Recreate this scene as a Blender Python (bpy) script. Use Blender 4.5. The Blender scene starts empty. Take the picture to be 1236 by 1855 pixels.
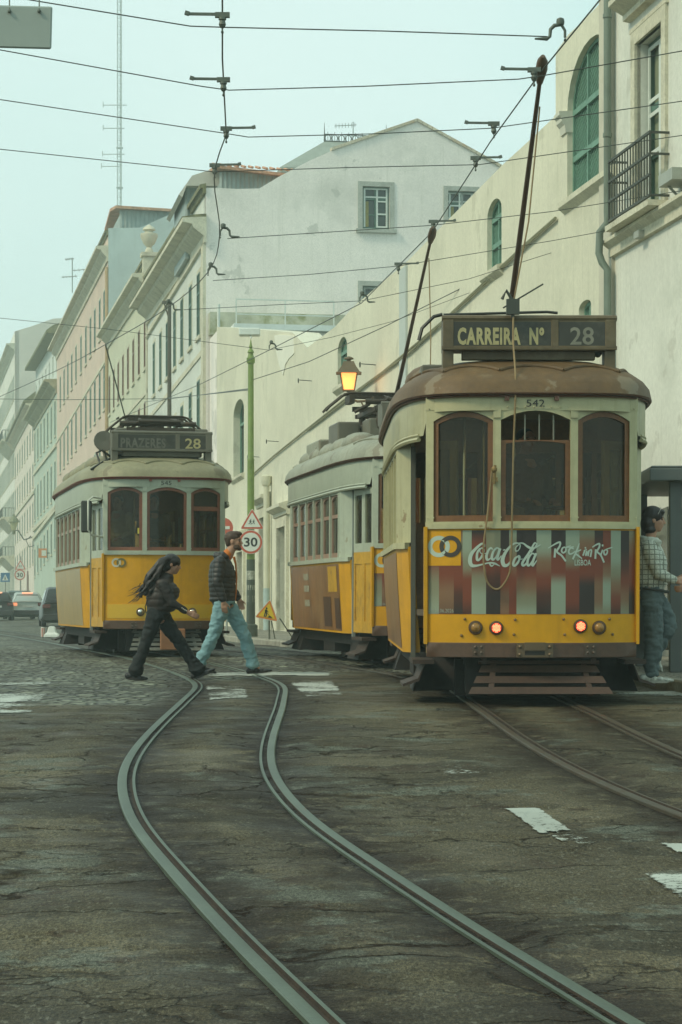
import bpy, bmesh, math, random
import numpy as np
from mathutils import Vector, Matrix, Euler, geometry
random.seed(7)
SC = bpy.context.scene
COL = SC.collection
PI = math.pi
def R(d): return math.radians(d)

# ------------------------------------------------------------------ camera
HAZE = .0012
ZC = 1.49                      # camera height over the road below it
FPX, CX, HY = 4200.0, 618.0, 1170.0
cam = bpy.data.cameras.new("camera"); camo = bpy.data.objects.new("camera", cam); COL.objects.link(camo)
camo.location = (0, 0, ZC); camo.rotation_euler = (R(90), 0, 0)
cam.sensor_fit = 'HORIZONTAL'; cam.sensor_width = 24.0; cam.lens = 24.0 * FPX / 1236.0
cam.shift_x = 0.0; cam.shift_y = (HY - 927.5) / 1236.0
cam.clip_start = .1; cam.clip_end = 4000
SC.camera = camo

# ------------------------------------------------------------------ sky, sun, exposure
SUN_EL, SUN_AZ = 42, 243      # soft sun behind thin cloud, behind the camera and to its left
w = bpy.data.worlds.new("World"); SC.world = w; w.use_nodes = True
nt = w.node_tree; nt.nodes.clear()
def N(t, typ, **kw):
    n = t.nodes.new(typ)
    for k, v in kw.items(): setattr(n, k, v)
    return n
out = N(nt, 'ShaderNodeOutputWorld'); bg = N(nt, 'ShaderNodeBackground'); bg.inputs[1].default_value = .1
sky = N(nt, 'ShaderNodeTexSky', sky_type='NISHITA', sun_disc=False); sky.sun_elevation = R(SUN_EL); sky.sun_rotation = R(SUN_AZ)
sky.air_density = 1.6; sky.dust_density = 4.0; sky.ozone_density = 1.0
mixs = N(nt, 'ShaderNodeMix', data_type='RGBA'); mixs.inputs[0].default_value = .88
tc = N(nt, 'ShaderNodeTexCoord'); mp = N(nt, 'ShaderNodeMapping'); mp.inputs['Scale'].default_value = (2.2, 2.2, 4.0)
nz = N(nt, 'ShaderNodeTexNoise'); nz.inputs['Scale'].default_value = 1.5; nz.inputs['Detail'].default_value = 5
cr = N(nt, 'ShaderNodeValToRGB')
cr.color_ramp.elements[0].position = .35; cr.color_ramp.elements[0].color = (5.1, 7.6, 7.35, 1)
cr.color_ramp.elements[1].position = .68; cr.color_ramp.elements[1].color = (6.7, 8.6, 8.3, 1)
nt.links.new(tc.outputs['Generated'], mp.inputs[0]); nt.links.new(mp.outputs[0], nz.inputs['Vector']); nt.links.new(nz.outputs['Fac'], cr.inputs[0])
dt = N(nt, 'ShaderNodeVectorMath', operation='DOT_PRODUCT'); dt.inputs[1].default_value = Vector((-.30,.93,.10)).normalized(); nt.links.new(tc.outputs['Generated'], dt.inputs[0])
gw = N(nt, 'ShaderNodeMapRange'); gw.inputs[1].default_value = .90; gw.inputs[2].default_value = 1.0; gw.inputs[4].default_value = .55; nt.links.new(dt.outputs['Value'], gw.inputs[0])
gm = N(nt, 'ShaderNodeMix', data_type='RGBA'); gm.inputs[7].default_value = (8.0,9.2,8.8,1); nt.links.new(gw.outputs[0], gm.inputs[0]); nt.links.new(cr.outputs[0], gm.inputs[6])
nt.links.new(sky.outputs[0], mixs.inputs[6]); nt.links.new(gm.outputs[2], mixs.inputs[7])
nt.links.new(mixs.outputs[2], bg.inputs[0]); nt.links.new(bg.outputs[0], out.inputs[0])
sl = bpy.data.lights.new("sun", 'SUN'); sl.energy = 1.65; sl.angle = R(11); sl.color = (1.0, .90, .66)
so = bpy.data.objects.new("sun", sl); COL.objects.link(so); so.location = (-10, -10, 60)
sd = Vector((math.sin(R(SUN_AZ)) * math.cos(R(SUN_EL)), math.cos(R(SUN_AZ)) * math.cos(R(SUN_EL)), math.sin(R(SUN_EL))))
so.rotation_euler = sd.to_track_quat('Z', 'Y').to_euler()
SC.view_settings.view_transform = 'Standard'; SC.view_settings.look = 'None'
SC.view_settings.exposure = 0.3; SC.view_settings.gamma = 1.0
SC.cycles.max_bounces = 8; SC.cycles.transparent_max_bounces = 16; SC.cycles.volume_bounces = 1

# ------------------------------------------------------------------ the lie of the street
GT = np.array([[-60,-3.6],[-5,-1.7],[0,-1.49],[7.3,-1.16],[12,-.95],[19.4,-.60],[21,-.55],[29,-.36],[37,-.17],[45,-.05],[59,.12],[80,.5],[123,1.38],[200,2.6],[320,4.4],[500,6],[900,7]], float)
def gz(Y):
    """height of the road surface (world z) at depth Y"""
    x, y = GT[:,0], GT[:,1] + ZC
    h = np.diff(x); d = np.diff(y)/h
    m = np.zeros(len(x)); m[0] = d[0]; m[-1] = d[-1]
    for i in range(1, len(x)-1):
        m[i] = 0 if d[i-1]*d[i] <= 0 else 2*d[i-1]*d[i]/(d[i-1]+d[i])
    Y = np.clip(np.asarray(Y, float), x[0], x[-1]); i = np.clip(np.searchsorted(x, Y)-1, 0, len(x)-2)
    t = (Y-x[i])/h[i]
    return (2*t**3-3*t**2+1)*y[i]+(t**3-2*t**2+t)*h[i]*m[i]+(-2*t**3+3*t**2)*y[i+1]+(t**3-t**2)*h[i]*m[i+1]
_YS = np.concatenate([np.linspace(4, 60, 12000), np.linspace(60.01, 500, 12000)])
_PY = HY - (gz(_YS)-ZC)*FPX/_YS
def on_road(px, py):
    i = int(np.argmin(abs(_PY-py))); Y = float(_YS[i]); return ((px-CX)*Y/FPX, Y)
def P(px, py, Y):
    """a measured picture point carried out to the depth Y at which the thing stands"""
    return Vector(((px-CX)*Y/FPX, Y, ZC + (HY-py)*Y/FPX))

# ------------------------------------------------------------------ helpers
def tag(o, label=None, cat=None, group=None, kind=None):
    if label: o['label'] = label
    if cat: o['category'] = cat
    if group: o['group'] = group
    if kind: o['kind'] = kind
    return o
def empty(name, loc=(0,0,0), rot=(0,0,0)):
    o = bpy.data.objects.new(name, None); COL.objects.link(o); o.location = loc; o.rotation_euler = rot
    o.empty_display_size = .2
    return o
def thing(name, label, cat, loc=(0,0,0), rot=(0,0,0), group=None):
    return tag(empty(name, loc, rot), label, cat, group)
def link_mesh(name, me, parent=None, loc=None):
    o = bpy.data.objects.new(name, me); COL.objects.link(o)
    if parent: o.parent = parent
    if loc is not None: o.location = loc
    return o
def smooth_mesh(me, angle=40):
    n = len(me.polygons)
    me.polygons.foreach_set('use_smooth', [True]*n)
    try: me.set_sharp_from_angle(angle=R(angle))
    except Exception: pass
class MB:
    """collects shapes and links them as one mesh object"""
    def __init__(s): s.v = []; s.f = []; s.m = []; s.cm = 0; s.c = {}
    def mat(s, i): s.cm = i; return s
    def add(s, vs, fs):
        b = len(s.v); s.v += [tuple(v) for v in vs]
        for f in fs: s.f.append(tuple(b+i for i in f)); s.m.append(s.cm)
        return s
    def box(s, x0, x1, y0, y1, z0, z1, M=None):
        vs = [Vector((x,y,z)) for z in (z0,z1) for y in (y0,y1) for x in (x0,x1)]
        if M is not None: vs = [M @ v for v in vs]
        return s.add(vs, [(0,2,3,1),(4,5,7,6),(0,1,5,4),(2,6,7,3),(0,4,6,2),(1,3,7,5)])
    def bar(s, a, b, w, h=None, up=(0,0,1)):
        """square bar from a to b"""
        a = Vector(a); b = Vector(b); h = h or w; d = (b-a)
        if d.length < 1e-6: return s
        d.normalize(); u = Vector(up)
        if abs(d.dot(u)) > .98: u = Vector((1,0,0))
        sx = d.cross(u).normalized(); sy = sx.cross(d)
        vs = [p + sx*i*w/2 + sy*j*h/2 for p in (a,b) for (i,j) in ((-1,-1),(1,-1),(1,1),(-1,1))]
        return s.add(vs, [(3,2,1,0),(4,5,6,7),(0,1,5,4),(1,2,6,5),(2,3,7,6),(3,0,4,7)])
    def tube(s, pts, r, n=8, cap=True):
        pts = [Vector(p) for p in pts]
        rs = r if isinstance(r, (list, tuple)) else [r]*len(pts)
        rings = []; up = None
        for i, p in enumerate(pts):
            d = (pts[min(i+1,len(pts)-1)] - pts[max(i-1,0)])
            if d.length < 1e-9: d = Vector((0,0,1))
            d.normalize()
            if up is None:
                up = Vector((0,0,1)) if abs(d.z) < .95 else Vector((1,0,0))
            sx = d.cross(up)
            if sx.length < 1e-4: sx = d.orthogonal()
            sx.normalize(); sy = sx.cross(d).normalized(); up = sy
            rings.append([p + (sx*math.cos(2*PI*k/n) + sy*math.sin(2*PI*k/n))*rs[i] for k in range(n)])
        return s.loft(rings, cap=cap)
    def loft(s, rings, cap=True, closed=True):
        n = len(rings[0]); vs = [v for r in rings for v in r]; fs = []
        for i in range(len(rings)-1):
            for k in range(n if closed else n-1):
                a = i*n+k; b = i*n+(k+1)%n; fs.append((a, b, b+n, a+n))
        if cap and closed:
            fs.append(tuple(reversed(range(n)))); fs.append(tuple(range((len(rings)-1)*n, len(rings)*n)))
        return s.add(vs, fs)
    def lathe(s, prof, n=16, c=(0,0,0), M=None):
        """profile of (r, z) turned about z"""
        rings = [[Vector((r*math.cos(2*PI*k/n)+c[0], r*math.sin(2*PI*k/n)+c[1], z+c[2])) for k in range(n)] for r, z in prof]
        if M is not None: rings = [[M @ v for v in r] for r in rings]
        return s.loft(rings)
    def prism(s, poly, fn, d0, d1):
        """flat outline poly [(u,v)...]; fn(u,v,d) -> point; solid between depths d0 and d1"""
        n = len(poly); vs = [fn(u,v,d0) for u,v in poly] + [fn(u,v,d1) for u,v in poly]
        tri = geometry.tessellate_polygon([[Vector((u,v,0)) for u,v in poly]])
        fs = [tuple(t) for t in tri] + [tuple(n+i for i in reversed(t)) for t in tri]
        fs += [(i, (i+1)%n, n+(i+1)%n, n+i) for i in range(n)]
        return s.add(vs, fs)
    def ball(s, c, r, n=12, m=8, M=None):
        c = Vector(c); r = r if isinstance(r, (tuple,list)) else (r,r,r)
        rings = []
        for i in range(m+1):
            t = PI*i/m; rr = max(math.sin(t), 1e-3)
            ring = [Vector((rr*math.cos(2*PI*k/n)*r[0], rr*math.sin(2*PI*k/n)*r[1], -math.cos(t)*r[2])) for k in range(n)]
            if M is not None: ring = [M @ v for v in ring]
            rings.append([c+v for v in ring])
        return s.loft(rings)
    def build(s, name, mats, parent=None, world=False, smooth=None, bevel=None, norm=True):
        me = bpy.data.meshes.new(name)
        vs = s.v
        if world and parent is not None:
            L = parent.location; vs = [(v[0]-L.x, v[1]-L.y, v[2]-L.z) for v in vs]
        me.from_pydata(vs, [], s.f)
        mats = mats if isinstance(mats, (list,tuple)) else [mats]
        for m in mats: me.materials.append(m)
        if len(mats) > 1: me.polygons.foreach_set('material_index', s.m)
        if norm:
            bm = bmesh.new(); bm.from_mesh(me); bmesh.ops.recalc_face_normals(bm, faces=bm.faces[:])
            if bevel:
                es = [e for e in bm.edges if len(e.link_faces) == 2 and e.calc_face_angle(0) > R(50)]
                bmesh.ops.bevel(bm, geom=es, offset=bevel, segments=1, affect='EDGES', clamp_overlap=True)
            bm.to_mesh(me); bm.free()
        if smooth: smooth_mesh(me, smooth)
        me.update()
        return link_mesh(name, me, parent)
def copy_tree(o, parent=None):
    c = o.copy(); COL.objects.link(c)
    if parent: c.parent = parent
    for ch in list(o.children): copy_tree(ch, c)
    return c

# ------------------------------------------------------------------ materials
MATS = {}
def lin(c):
    return tuple((x/12.92 if x <= .04045 else ((x+.055)/1.055)**2.4) for x in (v/255 for v in c))
def mat(name, col, rough=.6, metal=0., var=.12, scale=2.0, fine=None, bump=0., bscale=30., stain=None, stain_at=.6, stain_scale=1.2, spec=.5, streak=None, em=None, ems=0., flakes=None):
    """painted / stone / metal surface: base colour with broad and fine variation, optional stains and vertical streaks, optional bump"""
    if name in MATS: return MATS[name]
    m = bpy.data.materials.new(name); m.use_nodes = True; t = m.node_tree; b = t.nodes['Principled BSDF']
    b.inputs['Roughness'].default_value = rough; b.inputs['Metallic'].default_value = metal
    b.inputs['Specular IOR Level'].default_value = spec
    tc = N(t, 'ShaderNodeTexCoord'); L = t.links.new
    n1 = N(t, 'ShaderNodeTexNoise'); n1.inputs['Scale'].default_value = scale; n1.inputs['Detail'].default_value = 6; n1.inputs['Roughness'].default_value = .62
    L(tc.outputs['Object'], n1.inputs['Vector'])
    mx = N(t, 'ShaderNodeMix', data_type='RGBA')
    mx.inputs[6].default_value = tuple(max(0, c*(1-var)) for c in col)+(1,); mx.inputs[7].default_value = tuple(min(1, c*(1+var)) for c in col)+(1,)
    mr = N(t, 'ShaderNodeMapRange'); mr.inputs[1].default_value = .3; mr.inputs[2].default_value = .7
    L(n1.outputs['Fac'], mr.inputs[0]); L(mr.outputs[0], mx.inputs[0]); cur = mx.outputs[2]
    if fine:
        n2 = N(t, 'ShaderNodeTexNoise'); n2.inputs['Scale'].default_value = fine[0]; n2.inputs['Detail'].default_value = 3
        L(tc.outputs['Object'], n2.inputs['Vector'])
        m2 = N(t, 'ShaderNodeMix', data_type='RGBA', blend_type='MULTIPLY'); m2.inputs[0].default_value = 1
        r2 = N(t, 'ShaderNodeMapRange'); r2.inputs[1].default_value = .3; r2.inputs[2].default_value = .7; r2.inputs[3].default_value = 1-fine[1]; r2.inputs[4].default_value = 1+fine[1]
        L(n2.outputs['Fac'], r2.inputs[0]); L(cur, m2.inputs[6]); L(r2.outputs[0], m2.inputs[7]); cur = m2.outputs[2]
    for kind, spec_ in (('stain', stain), ('streak', streak)):
        if not spec_: continue
        c2, amt = spec_
        n3 = N(t, 'ShaderNodeTexNoise'); n3.inputs['Detail'].default_value = 7; n3.inputs['Roughness'].default_value = .68
        if kind == 'streak':
            mp = N(t, 'ShaderNodeMapping'); mp.inputs['Scale'].default_value = (7, 7, .35); L(tc.outputs['Object'], mp.inputs[0]); L(mp.outputs[0], n3.inputs['Vector'])
            n3.inputs['Scale'].default_value = 1.0; lo = .54
        else:
            L(tc.outputs['Object'], n3.inputs['Vector']); n3.inputs['Scale'].default_value = stain_scale; lo = stain_at
        r3 = N(t, 'ShaderNodeMapRange'); r3.inputs[1].default_value = lo; r3.inputs[2].default_value = lo+.16; r3.inputs[4].default_value = amt
        L(n3.outputs['Fac'], r3.inputs[0])
        m3 = N(t, 'ShaderNodeMix', data_type='RGBA'); m3.inputs[7].default_value = c2+(1,)
        L(r3.outputs[0], m3.inputs[0]); L(cur, m3.inputs[6]); cur = m3.outputs[2]
    if flakes:
        c2, amt, sc_, thr = flakes; n5 = N(t, 'ShaderNodeTexNoise'); n5.inputs['Scale'].default_value = sc_; n5.inputs['Detail'].default_value = 9; n5.inputs['Roughness'].default_value = .6; L(tc.outputs['Object'], n5.inputs['Vector'])
        n6 = N(t, 'ShaderNodeTexNoise'); n6.inputs['Scale'].default_value = sc_*.22; L(tc.outputs['Object'], n6.inputs['Vector'])
        ad = N(t, 'ShaderNodeMath', operation='MULTIPLY_ADD'); L(n6.outputs['Fac'], ad.inputs[0]); ad.inputs[1].default_value = .8; L(n5.outputs['Fac'], ad.inputs[2])
        r5 = N(t, 'ShaderNodeMapRange'); r5.inputs[1].default_value = thr; r5.inputs[2].default_value = thr+.035; r5.inputs[4].default_value = amt; L(ad.outputs[0], r5.inputs[0])
        m5 = N(t, 'ShaderNodeMix', data_type='RGBA'); m5.inputs[7].default_value = c2+(1,); L(r5.outputs[0], m5.inputs[0]); L(cur, m5.inputs[6]); cur = m5.outputs[2]
    L(cur, b.inputs['Base Color'])
    if bump:
        n4 = N(t, 'ShaderNodeTexNoise'); n4.inputs['Scale'].default_value = bscale; n4.inputs['Detail'].default_value = 4
        L(tc.outputs['Object'], n4.inputs['Vector'])
        bp = N(t, 'ShaderNodeBump'); bp.inputs['Strength'].default_value = bump; bp.inputs['Distance'].default_value = .02
        L(n4.outputs['Fac'], bp.inputs['Height']); L(bp.outputs[0], b.inputs['Normal'])
    if em:
        b.inputs['Emission Color'].default_value = em+(1,); b.inputs['Emission Strength'].default_value = ems
    MATS[name] = m; return m
def glass(name, tint=(.55,.6,.55), op=.3, rough=.04, dust=(.3,.3,.25)):
    """thin pane: part clear, part dusty film, with a sharp reflection"""
    if name in MATS: return MATS[name]
    m = bpy.data.materials.new(name); m.use_nodes = True; t = m.node_tree; t.nodes.clear(); L = t.links.new
    o = N(t, 'ShaderNodeOutputMaterial'); tr = N(t, 'ShaderNodeBsdfTransparent'); tr.inputs[0].default_value = tint+(1,)
    df = N(t, 'ShaderNodeBsdfDiffuse'); df.inputs[0].default_value = dust+(1,)
    gl = N(t, 'ShaderNodeBsdfGlossy'); gl.inputs['Roughness'].default_value = rough
    m1 = N(t, 'ShaderNodeMixShader'); m2 = N(t, 'ShaderNodeMixShader'); fr = N(t, 'ShaderNodeFresnel'); fr.inputs[0].default_value = 1.36
    tc = N(t, 'ShaderNodeTexCoord'); nz = N(t, 'ShaderNodeTexNoise'); nz.inputs['Scale'].default_value = 2.5; nz.inputs['Detail'].default_value = 6
    L(tc.outputs['Object'], nz.inputs['Vector']); mr = N(t, 'ShaderNodeMapRange'); mr.inputs[1].default_value = .3; mr.inputs[2].default_value = .75
    mr.inputs[3].default_value = op*.5; mr.inputs[4].default_value = op*1.5; L(nz.outputs['Fac'], mr.inputs[0]); L(mr.outputs[0], m1.inputs[0])
    L(tr.outputs[0], m1.inputs[1]); L(df.outputs[0], m1.inputs[2])
    L(fr.outputs[0], m2.inputs[0]); L(m1.outputs[0], m2.inputs[1]); L(gl.outputs[0], m2.inputs[2]); L(m2.outputs[0], o.inputs[0])
    MATS[name] = m; return m
def emit(name, col, s):
    return mat(name, col, .4, em=col, ems=s, var=.02)
def attr_mat(name, rough=.45):
    if name in MATS: return MATS[name]
    m = bpy.data.materials.new(name); m.use_nodes = True; t = m.node_tree; b = t.nodes['Principled BSDF']
    a = N(t, 'ShaderNodeVertexColor'); a.layer_name = 'Col'; t.links.new(a.outputs[0], b.inputs['Base Color']); b.inputs['Roughness'].default_value = rough
    MATS[name] = m; return m
def text_mesh(s, size, bold=0., ext=.0, sx=1., space=1.):
    """letters as a mesh lying in XZ, facing -y, starting at the origin; returns (verts, faces, width)"""
    cu = bpy.data.curves.new('t', 'FONT'); cu.body = s; cu.size = size; cu.offset = bold; cu.extrude = ext; cu.space_character = space; cu.resolution_u = 3
    ob = bpy.data.objects.new('t', cu); COL.objects.link(ob)
    dg = bpy.context.evaluated_depsgraph_get(); me = bpy.data.meshes.new_from_object(ob.evaluated_get(dg))
    vs = [(v.co.x*sx, -v.co.z, v.co.y) for v in me.vertices]; fs = [tuple(p.vertices) for p in me.polygons]
    bpy.data.objects.remove(ob); bpy.data.curves.remove(cu); bpy.data.meshes.remove(me)
    xs = [v[0] for v in vs]; x0 = min(xs)
    return [(v[0]-x0, v[1], v[2]) for v in vs], fs, max(xs)-x0
def add_text(mb, s, x, z, h, fn, width=None, center=False, bold=0., space=1.):
    """writes s with cap height h at (x, z); fn(x, z) -> point; squeezed to width"""
    vs, fs, wd = text_mesh(s, h/.69, bold*h, space=space)
    k = width/wd if width else 1.
    ox = x - (wd*k/2 if center else 0)
    mb.add([fn(ox+v[0]*k, z+v[2]) for v in vs], fs)
def stroke(mb, pts, wd, fn, closed=False):
    """brush stroke: ribbon along pts [(x,z)] with width wd (number or list)"""
    n = len(pts); ws = wd if isinstance(wd, (list,tuple)) else [wd]*n
    # smooth with Catmull-Rom
    def cr(p0,p1,p2,p3,t): return tuple(.5*((2*b)+(-a+c)*t+(2*a-5*b+4*c-d)*t*t+(-a+3*b-3*c+d)*t**3) for a,b,c,d in zip(p0,p1,p2,p3))
    q = []; qw = []
    for i in range(n-1):
        p0 = pts[max(i-1,0)]; p3 = pts[min(i+2,n-1)]
        for k in range(5):
            q.append(cr(p0, pts[i], pts[i+1], p3, k/5)); qw.append(ws[i]+(ws[i+1]-ws[i])*k/5)
    q.append(pts[-1]); qw.append(ws[-1])
    Ls = []; Rs = []
    for i, p in enumerate(q):
        a = q[max(i-1,0)]; b = q[min(i+1,len(q)-1)]; dx, dz = b[0]-a[0], b[1]-a[1]; l = math.hypot(dx,dz) or 1
        nx, nz_ = -dz/l*qw[i]/2, dx/l*qw[i]/2
        Ls.append((p[0]+nx, p[1]+nz_)); Rs.append((p[0]-nx, p[1]-nz_))
    vs = [fn(*p) for p in Ls] + [fn(*p) for p in Rs]; k = len(q)
    mb.add(vs, [(i, i+1, k+i+1, k+i) for i in range(k-1)])

def cr_pts(pts, k=6):
    out = []
    for i in range(len(pts)-1):
        p0, p1, p2, p3 = pts[max(i-1,0)], pts[i], pts[i+1], pts[min(i+2,len(pts)-1)]
        for j in range(k):
            t = j/k; out.append(.5*((2*p1)+(p2-p0)*t+(2*p0-5*p1+4*p2-p3)*t*t+(3*p1-p0-3*p2+p3)*t**3))
    return out+[pts[-1]]

# ------------------------------------------------------------------ value noise for the road relief
_rng = np.random.RandomState(3); _NT = _rng.rand(256, 256)
def vnoise(x, y):
    xi = np.floor(x).astype(int); yi = np.floor(y).astype(int); fx = x-xi; fy = y-yi
    fx = fx*fx*(3-2*fx); fy = fy*fy*(3-2*fy)
    g = lambda i, j: _NT[(xi+i) % 256, (yi+j) % 256]
    return (g(0,0)*(1-fx)+g(1,0)*fx)*(1-fy)+(g(0,1)*(1-fx)+g(1,1)*fx)*fy
def fbm(x, y, o=4):
    s = 0; a = .5
    for k in range(o): s = s + a*vnoise(x*2**k+17*k, y*2**k+31*k); a *= .5
    return s

# ------------------------------------------------------------------ tram tracks (centre lines in plan)
def spline(pts, step=.25):
    """points (X,Y) ordered by Y -> dense centre line with normals"""
    pts = sorted(pts, key=lambda p: p[1]); X = np.array([p[0] for p in pts]); Y = np.array([p[1] for p in pts])
    n = len(X); h = np.diff(Y)
    A = np.zeros((n,n)); r = np.zeros(n); A[0,0] = A[-1,-1] = 1
    for i in range(1,n-1):
        A[i,i-1] = h[i-1]; A[i,i] = 2*(h[i-1]+h[i]); A[i,i+1] = h[i]; r[i] = 3*((X[i+1]-X[i])/h[i]-(X[i]-X[i-1])/h[i-1])
    c = np.linalg.solve(A, r)
    yy = np.arange(Y[0], Y[-1], step); i = np.clip(np.searchsorted(Y, yy, side='right')-1, 0, n-2); t = yy-Y[i]
    b = (X[i+1]-X[i])/h[i]-h[i]*(2*c[i]+c[i+1])/3; d = (c[i+1]-c[i])/(3*h[i])
    xx = X[i]+b*t+c[i]*t*t+d*t**3; dx = b+2*c[i]*t+3*d*t*t
    l = np.sqrt(1+dx*dx)
    return xx, yy, 1/l, -dx/l         # point and right-hand normal (nx, ny)
LEFT_RAIL = [(1.9,1.0),(.62,4.3),(-.13,7.28),(-.4,8.52),(-.79,10.45),(-1.09,12.06),(-1.3,13.59),(-1.41,14.82),(-1.47,16.26),(-1.49,18.58),(-1.50,20.6),(-1.53,22.66),(-1.62,25.43),(-1.95,28.2),(-2.75,32.78),(-3.54,36.74),(-4.5,41.5),(-8.05,60.63),(-10.57,71.84),(-14.4,88),(-24,130),(-46,230),(-62,300)]
LCX, LCY, _nx, _ny = spline(LEFT_RAIL)
LC = (LCX+_nx*.50, LCY+_ny*.50, _nx, _ny)
RC = spline([(5.6,0.5),(4.4,4),(3.6,7),(2.85,10),(2.30,12.65),(1.92,15.5),(1.76,18),(1.68,21),(1.64,25),(1.6,29),(1.42,32),(.75,35.8),(-.1,40),(-1.1,45),(-2.7,52),(-5.6,65),(-10.4,90),(-21.5,132),(-43,230),(-59,300)])
XC = spline([(1.62,24.5),(1.1,29),(-.05,34.4),(-1.08,39.6),(-2.6,46),(-4.9,55),(-7.3,64),(-9.4,72)])
_TR = np.concatenate([np.stack([c[0]+s*.45*c[2], c[1]+s*.45*c[3]], 1) for c in (LC, RC, XC) for s in (-1,1)])
def track_dist(X, Y):
    """distance to the nearest rail, sampled row by row"""
    d = np.full(X.shape, 9.)
    for c in (LC, RC, XC):
        for s in (-1,1):
            rx = c[0]+s*.45*c[2]; ry = c[1]+s*.45*c[3]
            xx = np.interp(Y, ry, rx, left=99, right=99)
            sl = np.interp(Y, ry, np.gradient(rx, ry))
            d = np.minimum(d, abs(X-xx)/np.sqrt(1+sl**2))
    return d
def relief(X, Y, td=None):
    """road relief in metres on top of gz(Y): patch edges, ruts, sunken stones; calm beside the rails"""
    if td is None: td = track_dist(X, Y)
    w1 = fbm(X*.9+5, Y*.9+9); pt = fbm(X*.55+40, Y*.32+3, 3)
    steps = .010*np.floor(pt*9)
    r = .030*(fbm(X*.35, Y*.25, 3)-.47) + .5*steps-.012 + .008*(fbm(X*4, Y*3, 3)-.5)
    crack = abs(fbm(X*.8+11, Y*1.3+7, 4)-.47)
    r = r - .016*np.clip(1-crack/.012, 0, 1)
    k = np.clip((td-.06)/.35, 0, 1)
    edge = -.012*np.clip(1-abs(td-.10)/.08, 0, 1)*np.clip(fbm(X*3, Y*3)*3-1.0, 0, 1)
    r = r*k + edge
    return np.clip(r, -.04, .03)-.002
def road_z(x, y):
    X = np.array([float(x)]); Y = np.array([float(y)])
    return float(gz(Y)[0] + relief(X, Y)[0])
def pave(x, y): return float(gz(y))+.13
def cobble_mask(X, Y):
    e = fbm(X*.7+2, Y*.5+8, 4)-.47
    left = np.clip((Y-(20.8+1.2*np.clip(X+2.2, -9, 1)*-.15+e*3))/.5, 0, 1)*np.clip((-1.55-X+e*.5+np.clip((Y-26)*.4,0,9))/.25, 0, 1)
    far = np.clip((Y-(30.0+e*6+np.clip(X,0,5)*-.1))/.8, 0, 1)
    return np.maximum(left, far)
# ================================================================== ROAD
def grid_mesh(name, xs, ys, zfn, mats, kind='structure', attrs=True):
    X, Y = np.meshgrid(np.array(xs), np.array(ys)); Z, at = zfn(X, Y)
    ny, nx = X.shape
    co = np.stack([X, Y, Z], -1).reshape(-1, 3)
    i = (np.arange(ny-1)[:,None]*nx+np.arange(nx-1)[None,:]).reshape(-1)
    fa = np.stack([i, i+1, i+nx+1, i+nx], 1)
    me = bpy.data.meshes.new(name); me.vertices.add(len(co)); me.vertices.foreach_set('co', co.astype(np.float32).ravel())
    me.loops.add(fa.size); me.loops.foreach_set('vertex_index', fa.ravel().astype(np.int32))
    me.polygons.add(len(fa)); me.polygons.foreach_set('loop_start', (np.arange(len(fa))*4).astype(np.int32))
    me.update(calc_edges=True); me.polygons.foreach_set('use_smooth', [True]*len(fa))
    for m in mats: me.materials.append(m)
    for k, v in at.items():
        a = me.attributes.new(k, 'FLOAT', 'POINT'); a.data.foreach_set('value', v.astype(np.float32).ravel())
    me.update(); o = link_mesh(name, me); tag(o, kind=kind); return o

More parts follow.
